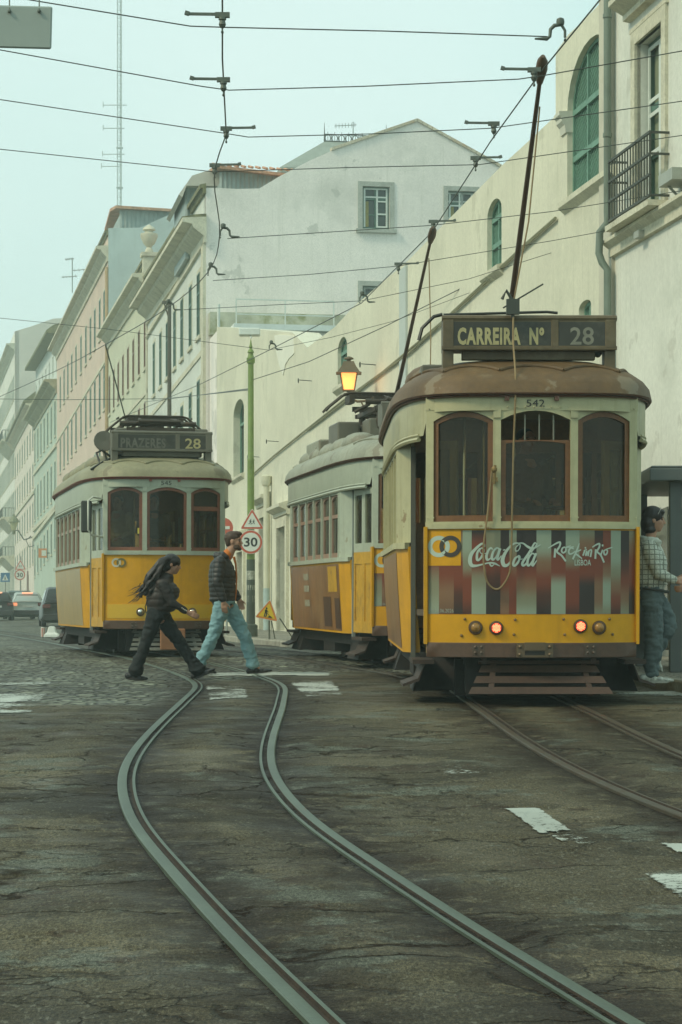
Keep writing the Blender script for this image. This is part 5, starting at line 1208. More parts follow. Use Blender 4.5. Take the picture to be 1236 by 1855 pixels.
def fender(T, m, cx=.03, wtop=.52, wbot=.67, n=3, gap=.012):
    """slatted life guard hung under the bumper"""
    b = MB(); zt, zb = .36, .075; yt, yb_ = .16, -.10
    at = lambda t: (wtop+(wbot-wtop)*t, yt+(yb_-yt)*t, zt+(zb-zt)*t)
    for k in range(n):
        t0, t1 = (k/n)+gap, ((k+.68)/n); w0, y0, z0 = at(t0); w1, y1, z1 = at(t1)
        b.add([(cx-w0,y0,z0),(cx+w0,y0,z0),(cx+w1,y1,z1),(cx-w1,y1,z1),(cx-w0,y0+.03,z0-.005),(cx+w0,y0+.03,z0-.005),(cx+w1,y1+.03,z1-.005),(cx-w1,y1+.03,z1-.005)], [(0,1,2,3),(7,6,5,4),(0,4,5,1),(1,5,6,2),(2,6,7,3),(3,7,4,0)])
    for x in (-.42,.42):
        b.bar((cx+x*.98, yt+.02, zt), (cx+x*1.08, yb_+.04, zb+.02), .05, .02)
    b.tube([(cx-.55,.16,.385),(cx+.55,.16,.385)], .018, 8)
    for x in (-.5,.5): b.bar((cx+x,.17,.43),(cx+x,.16,.37), .05)
    return b.build('lifeguard', m, T)
def lamp(T, x, z, name, lens, r=.055, em=None):
    b = MB(); y = bow(x)-.018; M = Matrix.Translation((x, y, z)) @ Matrix.Rotation(R(90)+0, 4, 'X') @ Matrix.Rotation(0, 4, 'Z')
    b.lathe([(0,0),(r*1.15,0),(r*1.18,.012),(r*1.0,.03),(r*.8,.032),(0,.032)], 20, M=M); o = b.build(name, mat('lamp_rim_bronze', (.10,.06,.035), .45, .4, var=.2), T, smooth=40)
    l = MB()
    if em is None: l.lathe([(r*.8,.025),(r*.74,.045),(r*.4,.056),(0,.06)], 18, M=M); l.build('lens', lens, o, smooth=60)
    else:
        l.lathe([(r*.82,.025),(r*.78,.040),(0,.042)], 18, M=M); l.build('lens', lens, o, smooth=60)
        d = MB()
        for i in range(-3,4):
            for j in range(-3,4):
                px_, pz_ = (i+.5*(j%2))*r*.235, j*r*.21
                if math.hypot(px_,pz_) < r*.70: d.lathe([(0,.043),(r*.10,.043),(r*.06,.052),(0,.053)], 6, (px_,pz_,0), M=M)
        d.build('light_diodes', em, o)
    return o
def route_sign(T, frame, left, right, lm, rm, gm, yf=.50, zc=3.405, h=.25, w_=.80, wl=None, wr=.22, split=.27):
    b = MB(); b.box(-w_,w_,yf,yf+.34,zc-h/2-.02,zc+h/2+.03); b.tube([(-w_-.01,yf+.02,zc+h/2+.025),(w_+.01,yf+.02,zc+h/2+.025)], .03, 8); b.box(-w_-.01,w_+.01,yf-.012,yf,zc-h/2-.02,zc-h/2+.02)
    for x in (-w_,-w_+.12,w_-.12,w_): pass
    b.box(-w_,-w_+.10,yf-.014,yf,zc-h/2,zc+h/2+.01); b.box(w_-.10,w_,yf-.014,yf,zc-h/2,zc+h/2+.01); b.box(split-.035,split+.035,yf-.012,yf,zc-h/2,zc+h/2+.01)
    for s in (-1,1): b.box(min(s*w_,s*(w_-.10)),max(s*w_,s*(w_-.10)),yf+.03,yf+.25,2.98,zc-h/2)
    b.box(-.62,.62,yf+.1,yf+.2,3.18,zc-h/2-.02)
    s = b.build('route_sign', frame, T, bevel=.008)
    f = MB(); f.box(-w_+.10,split-.035,yf-.006,yf-.001,zc-h/2+.02,zc+h/2-.01); f.box(split+.035,w_-.10,yf-.006,yf-.001,zc-h/2+.02,zc+h/2-.01); f.build('blind', SIGNFACE, s)
    fn = lambda x, z: Vector((x, yf-.010, z))
    t = MB(); add_text(t, left, -w_+.135, zc-.088, .142, fn, width=wl or (split-.06+w_-.16), bold=.06, space=1.12); t.build('lettering', lm, s, norm=False)
    t = MB(); add_text(t, right, (split+w_-.10+.035)/2, zc-.092, .155, fn, width=wr, center=True, bold=.02); t.build('lettering', rm, s, norm=False)
    return s
def ring(mb, c, ro, ri, fn, a0=0, a1=2*PI, n=28):
    vs = []; 
    for k in range(n+1):
        t = a0+(a1-a0)*k/n
        vs += [fn(c[0]+ro*math.cos(t), c[1]+ro*math.sin(t)), fn(c[0]+ri*math.cos(t), c[1]+ri*math.sin(t))]
    mb.add(vs, [(2*k, 2*k+2, 2*k+3, 2*k+1) for k in range(n)])
def ring_logo(T, cx, cz, r, fn, fn2, parent=None, m1=None, m2=None):
    """two linked rings, one pale and one dark"""
    b = MB(); ring(b, (cx-r*.52,cz), r, r*.60, fn); b.build('ring_emblem', m1 or TEALP, parent or T, norm=False)
    b = MB(); ring(b, (cx+r*.52,cz), r, r*.60, fn2, R(-128), R(128)); ring(b, (cx+r*.52,cz), r, r*.60, fn, R(-232)+0, R(-128)); 
    ring(b, (cx+r*.52,cz), r, r*.60, fn2, R(150), R(205)); b.build('ring_emblem', m2 or DARKP, parent or T, norm=False)

def stripes_ad(T, x0, x1, z0, z1, cols, fn, name='striped_advert'):
    """printed panel of vertical colour bands that fade into one another"""
    C = {'T': lin((138,148,126)), 'G': lin((124,122,96)), 'D': lin((42,28,20)), 'R': lin((114,52,26)), 'B': lin((104,74,50)), 'N': lin((70,36,20)), 'P': lin((122,88,60))}
    me = bpy.data.meshes.new(name); vs = []; fs = []; cl = []; nv = 24; W0 = cols[0][0]; W1 = cols[-1][1]
    for (a, b_, key) in cols:
        xa, xb = x0+(x1-x0)*(a-W0)/(W1-W0), x0+(x1-x0)*(b_-W0)/(W1-W0); ns = max(1, int((xb-xa)/.06)); k = len(vs)
        for i in range(nv+1):
            v = i/nv; z = z1+(z0-z1)*v; q = v*(len(key)-1); j = min(int(q), len(key)-2); t = q-j; t = t*t*(3-2*t); c = tuple(C[key[j]][m]*(1-t)+C[key[j+1]][m]*t for m in range(3))
            for s_ in range(ns+1): vs.append(fn(xa+(xb-xa)*s_/ns, z)); cl.append(c+(1,))
        for i in range(nv):
            for s_ in range(ns): f = k+i*(ns+1)+s_; fs.append((f, f+1, f+ns+2, f+ns+1))
    me.from_pydata(vs, [], fs); ca = me.color_attributes.new('Col','FLOAT_COLOR','POINT'); ca.data.foreach_set('color', [x for c in cl for x in c]); me.materials.append(attr_mat('printed_film', .38)); me.update()
    return link_mesh(name, me, T)
COLS = [(78,132,'RRGT'),(132,207,'NRRPB'),(207,252,'PGRRND'),(252,297,'TTGRRN'),(297,370,'DRRGTT'),(370,443,'GGRNDD'),(443,487,'DDRRBP'),(487,525,'TGPRRR'),(525,627,'DDDRPGT'),(627,703,'TTPRND'),(703,778,'DDRRTTT'),(778,850,'TTGRRRN'),(850,930,'GPRRDDD'),(930,975,'DNRRPPG'),(975,1018,'RRRPTTG'),(1018,1072,'TTTGPRN'),(1072,1118,'DDNRPG'),(1118,1150,'GPRRDD')]

def slope_at(Y): return float(math.atan((gz(Y+.5)-gz(Y-.5))))
# ---------------------------------------------------------------- the tram in front, with the striped front
TP = (1.745, 21.0, float(gz(21.0))+.012)
T1 = tram_base('yellow tram 542 with the striped advert front and two glowing red lamps', TP, R(.4), .024,
               dict(cream=CREAM, roof=RUSTY, gutter=GUTTER, wood=WOOD, sash=CREAM, drop=1, open=(-1,1)))
fender(T1, BROWN_F, .06)
fn0 = bowp(.0045); fnA = bowp(.009); fnB = bowp(.0125)
ad = stripes_ad(T1, -.945, .945, .825, 1.585, COLS, fn0)
q = MB(); slab(q, -.945, -.655, 1.265, 1.585, .0075, .004, 5); q.build('emblem_panel', YEL, ad); ring_logo(T1, -.80, 1.44, .098, fnA, fnB, ad)
# script lettering traced from the panel: crop pixel (u right, v down) -> metres on the dash
S_ = lambda pts, sc=5.374, ox=770, oy=960: [((ox+u/sc-969)/200.0, (1284-(oy+v/sc))/200.0) for u, v in pts]
t = MB(); k_ = 1/5.374/200
def st_(pts, w_): stroke(t, S_(pts), [a*k_ for a in w_] if isinstance(w_, (list,tuple)) else w_*k_, fnA)
st_([(592,200),(588,172),(560,172),(510,215),(465,270),(452,335),(470,380),(520,382),(580,368),(640,355),(690,362),(740,388)], [10,16,20,26,34,40,34,20,14,14,20,4])
st_([(640,360),(660,388),(690,362)], [16,14,6])
st_([(548,212),(522,260),(520,320),(540,325),(572,280),(585,225),(562,212),(545,235),(560,262),(610,262)], [12,22,26,20,20,18,14,10,8,8])
st_([(668,228),(655,210),(630,232),(610,290),(618,325),(640,318),(668,290)], [10,16,20,26,24,14,8])
st_([(735,225),(712,210),(680,240),(662,295),(672,325),(700,300),(735,232)], [12,16,20,26,22,14,10])
st_([(742,215),(715,300),(722,325),(755,285)], [24,26,20,6])
st_([(770,232),(792,228)], [10,12])
st_([(905,235),(895,245),(888,215),(920,180),(935,182),(930,215),(908,245)], [8,10,10,10,12,10,8])
st_([(935,168),(890,165),(845,190),(790,260),(765,330),(780,378),(815,375),(850,330)], [10,16,20,28,38,38,24,8])
st_([(905,168),(960,165),(1010,200),(1060,215),(1135,178)], [10,14,22,22,4])
st_([(922,290),(888,310),(868,360),(880,385),(915,350),(932,300),(918,285),(925,318),(960,318)], [12,20,24,22,20,16,12,8,8])
st_([(1088,168),(1072,168),(1020,260),(960,350),(962,380),(985,372),(1015,330)], [10,16,22,24,24,18,6])
st_([(1088,168),(1095,180),(1040,255)], [12,14,12])
st_([(1075,275),(1050,265),(1015,310),(1005,365),(1020,382),(1050,345),(1078,280)], [10,16,22,24,20,14,10])
st_([(1090,262),(1055,355),(1060,382),(1098,330)], [22,24,20,6])
t.build('advert_lettering', TEALP, ad, norm=False)
t = MB(); k_ = 1/6.505/200
R_ = lambda pts: S_(pts, 6.505, 980, 960)
def sr(pts, w_): stroke(t, R_(pts), [a*k_ for a in w_] if isinstance(w_, (list,tuple)) else w_*k_, fnA)
sr([(95,258),(150,225),(205,195),(238,190),(232,235),(200,298),(255,345),(305,412)], [8,16,20,22,22,22,22,20]); sr([(180,262),(172,368)], 24)
sr([(300,245),(268,255),(255,290),(275,312),(305,290),(310,250),(365,228)], [16,18,20,20,18,16,8])
sr([(400,265),(365,255),(340,290),(350,325),(385,318),(420,290)], [14,18,20,20,16,10]); sr([(325,250),(400,240)], [8,14])
sr([(468,200),(430,300),(388,388)], [10,20,22]); sr([(490,275),(420,312),(455,345),(500,380)], [12,18,20,12])
sr([(535,280),(512,345)], [18,20]); sr([(540,244),(543,262)], [18,18]); sr([(520,285),(560,270)], [8,10]); sr([(558,285),(545,345),(585,285),(572,350)], [16,18,14,18]); sr([(585,285),(615,280),(602,360)], [12,18,20])
sr([(625,245),(680,212),(712,205),(710,245),(685,295),(730,340),(770,425)], [14,18,22,22,22,22,20]); sr([(668,270),(662,382)], 24)
sr([(752,275),(728,340)], [18,20]); sr([(752,212),(750,235)], [20,20]); sr([(800,268),(768,290),(775,330),(800,325),(812,285),(795,270),(872,245)], [12,18,20,20,16,12,14])
add_text(t, 'LISBOA', (980+412/6.505-969)/200, (1284-(960+460/6.505))/200, .052, fnA, width=.152, bold=.012); t.build('advert_lettering', TEALP, ad, norm=False)
t = MB(); add_text(t, '20.28.06.2026', -.935, .838, .034, fnA, width=.215); t.build('advert_lettering', mat('grey_print', (.30,.32,.26), .5), ad, norm=False)
t = MB(); add_text(t, '542', .01, 2.698, .064, bowp(.026), width=.165, center=True); t.build('fleet_number', BLACKP, T1, norm=False)
route_sign(T1, SIGNB, 'CARREIRA  Nº', '28', LETTER, LETTER_G, None, wl=.80, split=.235)
REDG = emit('red_light_glow', (1.0,.16,.07), 4.5); REDL = mat('red_lens', (.50,.04,.02), .3, em=(1,.06,.02), ems=.3)
lamp(T1, -.525, .702, 'marker_lamp', AMBER); lamp(T1, .60, .702, 'marker_lamp', AMBER); lamp(T1, -.34, .70, 'tail_lamp', REDL, em=REDG); lamp(T1, .425, .715, 'tail_lamp', REDL, em=REDG)
b = MB()
for x, z in ((-.62,.78),(-.65,.63),(-.17,.775),(-.18,.64),(.27,.78),(.28,.64),(.70,.78),(.73,.64)): b.ball((x, bow(x)-.02, z), .014, 8, 4)
b.build('bolt', mat('rusty_bolt', (.20,.11,.03), .6), T1)
# trolley rope: from the pole catcher down over the front, looping below
b = MB(); pts = cr_pts([Vector(q_) for q_ in [(-.155,.44,3.60),(-.165,.30,3.3),(-.17,-.02,2.9),(-.19,-.04,2.3),(-.20,-.045,1.8),(-.21,-.05,1.35),(-.235,-.05,1.17),(-.33,-.05,1.05),(-.43,-.045,1.13),(-.46,-.04,1.40),(-.42,-.03,1.75),(-.385,-.03,2.12)]], 5)
b.tube(pts, .009, 6); b.build('rope', ROPE, T1, smooth=60)
b = MB(); b.ball((-.365,-.03,2.13), .03, 8, 5); b.box(-.39,-.33,-.03,.0,2.02,2.06); b.tube([(-.36,-.02,2.0),(-.355,-.03,2.17)], .014, 6); b.build('rope_cleat', mat('bronze_cleat', (.25,.16,.06), .4, .5), T1)
b = MB(); b.box(-.22,-.10,.40,.46,3.58,3.72); b.tube([(-.16,.43,3.55),(-.16,.43,3.70),(-.22,.43,3.80),(-.26,.43,3.72)], .018, 6); b.bar((-.25,.43,3.64),(.12,.43,3.86), .014); b.build('rope_guide', IRON, T1)
b = MB(); b.tube([(-.80,.6,3.60),(-.88,.6,3.58),(-.99,.58,3.47),(-1.02,.57,3.36)], .018, 6); b.tube([(-.78,.8,3.62),(.2,.9,3.66),(.3,.9,3.65)], .014, 6); b.build('roof_cable', mat('black_cable', (.025,.025,.02), .5), T1, smooth=60)
def bulk(T): # roof equipment beside the sign
    b = MB(); b.box(-.98,-.70,.95,1.9,3.02,3.17); b.build('roof_box', SIGNB2, T, bevel=.015)
    b = MB(); b.box(.1,.62,.62,.8,3.2,3.28); b.tube([(.3,.75,3.24),(.70,.75,3.25)], .02, 8); b.ball((.66,.75,3.25), .035, 8, 5); b.build('roof_box', SIGNB2, T, bevel=.015)
bulk(T1)
def trolley(T, tip_world, base=(0,4.6,3.26), label=None):
    """spring base, long pole with a shoe on the wire, and its rope"""
    T_m = Matrix.LocRotScale(T.location, T.rotation_euler, None); tip = T_m.inverted() @ Vector(tip_world); bs = Vector(base)
    b = MB(); b.lathe([(0,0),(.28,0),(.28,.06),(.12,.1),(.1,.28),(0,.3)], 14, base); b.bar(bs+Vector((0,-.35,.12)), bs+Vector((0,.35,.12)), .12); r_ = b.build('trolley_base', IRON, T, smooth=40)
    d = (tip-bs); L_ = d.length
    b = MB(); b.tube([bs+Vector((0,0,.22)), bs+d*.3, bs+d*.97], [.036,.032,.020], 10); o = b.build('trolley_pole', POLE, T, smooth=50)
    e = bs+d*.965; b = MB(); M = d.to_track_quat('Z','Y').to_matrix().to_4x4(); b.lathe([(0,0),(.03,0),(.045,.08),(.058,.16),(.05,.27),(.02,.33),(0,.33)], 10, M=Matrix.Translation(e) @ M); b.build('trolley_head', mat('trolley_head_bronze', (.10,.06,.035), .5), o, smooth=40)
    b = MB(); a = bs+d*.90+Vector((.03,0,0)); b.tube([a, a.lerp(Vector((-.16,.43,3.66)),.5)+Vector((.02,0,-.15)), Vector((-.16,.43,3.66))], .008, 5); b.build('rope', ROPE, o)
    return o
trolley(T1, P(981,126,21.3), (.02,4.3,3.24))
for s_ in (-1,1):  # brown faded side adverts
    pass
def side_ad(T, m, texts, side=-1, y0=1.75, y1=TL-1.75):
    xw = lambda z: 1.19-.06*((1.46-z)/1.02)**1.3
    b = MB(); zs = [.47+.94*i/8 for i in range(9)]; vs = []
    for z in zs: vs += [(side*(xw(z)+.004), y0, z), (side*(xw(z)+.004), y1, z)]
    b.add(vs, [(2*i,2*i+1,2*i+3,2*i+2) for i in range(8)]); o = b.build('side_advert', m, T, norm=False)
    for (s, yy, z, h, mm, wd) in texts:
        t = MB(); add_text(t, s, 0, z, h, lambda x, zz: Vector((side*(xw(zz)+.008), yy-side*-1*0 + (-x if side < 0 else x), zz)), width=wd); t.build('advert_lettering', mm, o, norm=False)
    return o
SADV = mat('faded_brown_advert', (.23,.098,.024), .32, var=.3, scale=1.1, fine=(6,.12), stain=((.30,.19,.09), .6), stain_at=.52, stain_scale=1.5, streak=((.09,.04,.02), .7)); SADV2 = mat('faded_tan_advert', (.33,.215,.055), .35, var=.15, scale=1.3, fine=(6,.08), streak=((.2,.12,.03), .4))
side_ad(T1, SADV, [])
for sd in (-1,1):
    t = MB(); fnS = lambda x, z, sd=sd: Vector((sd*1.216, 2.5+(-x if sd < 0 else x), z)); 
    for i in range(5): t.add([fnS(-.06+i*.28,2.50),fnS(-.02+i*.28,2.50),fnS(-.02+i*.28,2.72),fnS(-.06+i*.28,2.72)], [(0,1,2,3)])
    t.build('side_marks', mat('faint_grey_print', (.25,.28,.24), .5), T1, norm=False)

# ---------------------------------------------------------------- the tram right behind it
T2p = (1.41, 30.9, float(gz(30.9))+.012)
T2_ = tram_base('middle yellow tram with faded brown side advert, half hidden behind tram 542', T2p, R(9.0), .022,
               dict(cream=CREAM2, roof=ROOF_T, gutter=GUTTER, wood=WOOD, sash=WOOD_P, jamb=JAMB))
fender(T2_, BROWN_F); ad = stripes_ad(T2_, -.945, .945, .825, 1.585, COLS, fn0); q = MB(); slab(q, -.945, -.655, 1.265, 1.585, .0075, .004, 5); q.build('emblem_panel', YEL, ad); ring_logo(T2_, -.80, 1.44, .098, fnA, fnB, ad)
t = MB(); add_text(t, '20.28.06.2026', -.935, .838, .034, fnA, width=.215); t.build('advert_lettering', mat('grey_print', (.30,.32,.26), .5), ad, norm=False)
PALE = mat('pale_faded_print', (.30,.27,.19), .5, var=.2, scale=8)
o = side_ad(T2_, SADV, [])
xw_ = lambda z: 1.19-.06*((1.46-z)/1.02)**1.3
def sidequad(T, par, y0, y1, z0, z1, m, name, off=.008):
    b = MB(); n = 5; vs = []
    for i in range(n+1): z = z0+(z1-z0)*i/n; vs += [(-(xw_(z)+off), y0, z), (-(xw_(z)+off), y1, z)]
    b.add(vs, [(2*i,2*i+1,2*i+3,2*i+2) for i in range(n)]); b.build(name, m, par, norm=False)
sidequad(T2_, o, 1.95, 2.75, 1.02, 1.38, YEL_D, 'advert_square'); sidequad(T2_, o, 2.6, 3.3, .52, .95, mat('dark_brown_advert', (.07,.03,.016), .4), 'advert_dark_patch'); sidequad(T2_, o, 1.80, 2.25, .50, .93, mat('dark_brown_advert', (.07,.03,.016), .4), 'advert_dark_patch', .0085)
for yy, z in ((4.7,1.20),(4.7,1.02),(4.7,.80)): sidequad(T2_, o, yy, yy+.55, z, z+.10, PALE, 'advert_worn_words')
route_sign(T2_, SIGNB2, 'PRAZERES', '28', LETTER_D, LETTER_G, None, wl=.72, split=.25)
trolley(T2_, P(783,424,31.0), (0,4.8,3.24))
def pantograph(T, y, z, hw, mt=PANTO, tilt=0.):
    """folded pantograph: base frame, folded arms and a collector head with drooping horns"""
    b = MB()
    for x in (-.5,.5): b.bar((x,y-.9,z-.22),(x,y+.9,z-.22), .06)
    for yy in (y-.85,y+.85): b.bar((-.55,yy,z-.22),(.55,yy,z-.22), .06)
    for x in (-.45,.45):
        for yy in (y-.8,y+.8): b.tube([(x,yy,z-.5),(x,yy,z-.4),(x,yy,z-.25)], [.05,.07,.05], 8)
    p = b.build('pantograph', mt, T)
    b = MB()
    for x in (-.40,.40): b.tube([(x,y+.75,z-.18),(x*.8,y-.7,z-.08),(x*.75,y-.65,z-.06),(x*.6,y+.1,z+.02)], .026, 8)
    b.tube([(-.62,y-.5,z-.10),(.62,y-.5,z-.10)], .04, 8); b.bar((-.7,y+.2,z-.16),(.7,y+.2,z-.16), .07); b.tube([(-.75,y-.3,z-.24),(-.55,y-.3,z-.13),(-.45,y-.2,z-.02)], .03, 6); b.tube([(-.34,y-.7,z-.08),(.34,y-.7,z-.08)], .03, 8); b.tube([(-.5,y+.75,z-.18),(.5,y+.75,z-.18)], .045, 8); b.box(-.2,.2,y+.3,y+.6,z-.2,z-.05)
    for x in (-.2,.0,.2): b.tube([(x,y-.5,z-.15),(x*1.2,y+.2,z+.0)], .014, 6)
    b.build('arm', mt, p)
    b = MB()
    for yy in (y-.15, y+.15):
        b.tube([(-hw,yy,z-.22),(-hw+.05,yy,z-.16),(-hw+.28,yy,z+.03),(-hw+.36,yy,z+.05),(hw-.36,yy,z+.05),(hw-.28,yy,z+.03),(hw-.05,yy,z-.16),(hw,yy,z-.22)], .018, 8); b.bar((-hw+.40,yy,z+.0),(hw-.40,yy,z+.0), .025)
        for k in range(18): x = -hw+.42+k*(2*hw-.84)/18; b.bar((x,yy,z-.01),(x+.06,yy,z+.05), .012); b.bar((x+.06,yy,z+.05),(x+.12,yy,z-.01), .010)
    for x in (-.6,-.2,.2,.6): b.bar((x,y-.15,z+.02),(x,y+.15,z+.02), .02)
    b.box(-hw+.34,-hw+.42,y-.2,y+.2,z-.10,z+.02); b.box(hw-.42,hw-.34,y-.2,y+.2,z-.10,z+.02); b.build('collector_head', mt, p)
    return p
pantograph(T2_, 3.4, 3.88, 1.15)
b = MB(); b.box(-.95,-.62,3.4,4.3,3.05,3.52); b.build('roof_box', SIGNB2, T2_, bevel=.02); b = MB(); b.box(-.62,.5,2.6,3.2,3.1,3.52); b.build('roof_box', SIGNB2, T2_, bevel=.02); b = MB(); b.lathe([(0,0),(.07,0),(.07,.16),(.045,.17),(.045,.28),(0,.29)], 12, (-.55,3.6,3.2)); b.build('insulator', SIGNB2, T2_)
b = MB(); b.box(-1.0,-.62,4.9,6.3,2.9,3.36); b.build('roof_box', ROOF_T, T2_, bevel=.02)

# ---------------------------------------------------------------- the tram on the left
T3p = (-2.76, 36.5, float(gz(36.5))+.012)
T3 = tram_base('yellow tram 545 with a plain yellow front and folded pantograph, behind the two walkers', T3p, R(11.6), .016,
               dict(cream=CREAM2, roof=ROOF_O, gutter=GUTTER_R, wood=WOOD_R, sash=WOOD_P, midbar=2, jamb=JAMB))
fender(T3, GREY_F, .03, .50, .62, 4); t = MB(); add_text(t, '545', .0, 2.698, .064, bowp(.026), width=.165, center=True); t.build('fleet_number', BLACKP, T3, norm=False)
ring_logo(T3, -.73, 1.475, .072, fnA, fnB, None, mat('white_print', (.52,.50,.38), .5), mat('olive_print', (.12,.11,.03), .5))
b = MB(); slab(b, -.90, .90, .60, .82, .018, .03, 12); b.build('bumper_panel', mat('bright_yellow_panel', (.62,.37,.02), .4, var=.08, scale=1.2, stain=((.55,.42,.2), .6), stain_at=.58), T3, smooth=35)
for x in (-.40,.42): lamp(T3, x, .70, 'headlamp', CHROME, r=.058)
b = MB(); b.box(-.10,.30,-.09,-.06,.10,.44); b.build('buffer_board', mat('orange_brown_board', (.30,.13,.055), .6, var=.2, scale=3, stain=((.18,.08,.04), .6)), T3, bevel=.02)
route_sign(T3, SIGNB2, 'PRAZERES', '28', LETTER_D, LETTER, None, wl=.72, split=.25, wr=.25); side_ad(T3, SADV2, [])
pantograph(T3, 1.55, 3.84, .80); b = MB(); b.box(-.70,.80,.95,1.25,3.56,3.66); b.build('roof_box', SIGNB2, T3, bevel=.02); b = MB(); b.box(-.75,.70,.9,1.5,3.2,3.55); b.build('roof_box', SIGNB2, T3, bevel=.02)
b = MB(); b.box(-.98,-.58,2.0,2.9,3.0,3.22); b.build('roof_box', ROOF_O, T3, bevel=.02); b = MB(); M = Matrix.Translation((-.86,1.35,3.42)) @ Matrix.Rotation(R(80),4,'X'); b.lathe([(0,0),(.08,0),(.15,.12),(.17,.2),(.165,.22),(0,.2)], 16, M=M); b.bar((-.86,1.4,3.4),(-.8,1.3,3.1), .04); b.build('roof_horn', SIGNB2, T3, smooth=40)
b = MB(); b.tube([(-.95,.9,3.08),(-1.0,1.0,3.25),(-.9,1.1,3.30),(-.75,1.15,3.2)], .018, 6); b.tube([(-1.12,.6,2.96),(-.9,.75,3.10),(-.62,.85,3.22)], .022, 6); b.build('roof_cable', mat('black_cable', (.025,.025,.02), .5), T3, smooth=60)
# mirror on its hooped bracket at the near corner
b = MB(); b.tube([(-.97,.28,2.48),(-1.14,.10,2.50),(-1.22,.04,2.44),(-1.22,.04,1.98),(-1.16,.08,1.90),(-.97,.28,1.88)], .015, 8); o = b.build('mirror_bracket', mat('bracket_white', (.55,.56,.47), .5), T3, smooth=60)
b = MB(); b.box(-1.33,-1.16,.045,.10,1.94,2.44); b.build('mirror', mat('mirror_housing', (.045,.045,.035), .4), o, bevel=.02)
b = MB(); slab(b, -.44,-.33,1.93,2.02,-.03,.004,2); b.build('window_sticker', mat('yellow_sticker', (.60,.50,.06), .5, em=(.6,.5,.05), ems=.0), T3)
# ================================================================== OVERHEAD WIRES
WIRE = mat('overhead_wire_dark', (.055,.065,.052), .5, .3, var=.15); CLAMP = mat('wire_clamp_grey', (.11,.125,.10), .55, .3, var=.25, scale=9)
def wire_tube(name, label, cat, pts, r, group=None, n=6):
    b = MB(); b.tube(pts, r, n); return tag(b.build(name, WIRE, smooth=60), label, cat, group)
LW = [P(403,-90,17.4), P(403,0,18.9), P(403,105,21), P(410,243,24), P(388,322,26.6), P(398,425,31), P(376,494,34.6), P(300,560,39.3), P(191,624,44.6), P(95,675,52), P(-60,745,66)]
RW = [P(1165,-95,17.0), P(1085,2,18.7), P(982,128,21.2), P(889,256,24.3), P(783,420,31.0), P(655,549,38.2), P(490,633,45.3), P(365,695,55), P(200,765,70)]
wire_tube('contact_wire', 'crooked black contact wire running down over the left track', 'overhead wire', LW[:4]+cr_pts(LW[3:], 4)[1:], .0075)
wire_tube('contact_wire', 'black contact wire running diagonally over the trams on the right', 'overhead wire', RW, .0075)
def hanger(label, p, way, drop=.16, bend=False):
    """clamp that carries the contact wire: a strain bar along the span wire, a bell and a hook; or a bent pull-off arm"""
    b = MB(); p = Vector(p)
    if bend:
        s = way; b.tube([p+Vector((0,0,.02)), p+Vector((0,0,.08)), p+Vector((s*.03,0,.13)), p+Vector((s*.09,0,.125)), p+Vector((s*.125,0,.09)), p+Vector((s*.13,0,.03)), p+Vector((s*.155,0,.01)), p+Vector((s*.26,0,.01))], [.012,.012,.016,.018,.016,.014,.018,.008], 8)
        b.lathe([(0,0),(.032,0),(.036,.025),(.032,.05),(.014,.06),(0,.06)], 10, tuple(p+Vector((s*.04,0,.13))))
    else:
        q = p+Vector((0,0,drop)); b.bar(q+Vector((-way*.05,0,.025)), q+Vector((way*.28,0,.03)), .018, .022); b.bar(q+Vector((way*.27,0,.03)), q+Vector((way*.305,0,.04)), .032, .032); b.box(q.x-.06,q.x+.06,q.y-.02,q.y+.02,q.z,q.z+.04)
        b.lathe([(0,0),(.016,0),(.03,.025),(.022,.06),(.032,.065),(.032,.085),(0,.09)], 10, tuple(q+Vector((0,0,-.085)))); b.bar(q+Vector((0,0,-.08)), p+Vector((0,0,.0)), .013)
    b.ball(p, (.012,.04,.012), 8, 5)
    return tag(b.build('wire_clamp', CLAMP, smooth=40), label, 'wire clamp', 'clamps carrying the contact wires')
ordw = ['first','second','third','fourth','fifth','sixth','seventh','eighth']
spans = [  # depth, picture points of the span wire
 (18.9, [(-500,-95),(70,2),(345,47),(405,49),(700,56),(992,66)]),
 (21.1, [(-500,-5),(0,90),(365,156),(415,163),(660,156),(940,143),(982,137),(1236,92),(1900,-25)]),
 (24.1, [(-500,97),(0,180),(400,240),(450,248),(680,242),(890,232),(1236,183),(1750,112)]),
 (26.8, [(-500,208),(0,270),(388,311),(640,303),(868,298),(1236,245),(1600,190)]),
 (31.0, [(412,432),(600,420),(783,408),(1000,383),(1236,345),(1390,320)]),
 (34.6, [(386,508),(560,497),(720,482),(1000,436),(1180,403)]),
 (38.8, [(333,561),(500,552),(655,545),(850,505),(1112,422)]),
 (45.0, [(-300,545),(0,576),(195,596),(487,634),(600,611),(712,582),(900,512),(1112,420)])]
for k, (Y, pts) in enumerate(spans):
    wire_tube('span_wire', 'thin cross wire over the street, %s from the top' % ordw[k], 'overhead wire', [P(x,y,Y) for x,y in pts], .0052, 'cross wires carrying the tram lines')
for k, (x, y, Y, way, bd) in enumerate([(403,50,18.9,-1,0),(405,164,21.1,-1,0),(410,249,24.1,1,0),(389,313,26.8,1,0),(399,428,31,1,1),(377,496,34.6,1,1),(301,560,39.2,1,1)]):
    q = LW[min(range(len(LW)), key=lambda i: abs(LW[i].y-Y))]; hanger('wire clamp on the left contact wire, %s from the top' % ordw[k], P(x,y+8,Y) if not bd else P(x,y+2,Y), way, .12 if not bd else 0, bool(bd))
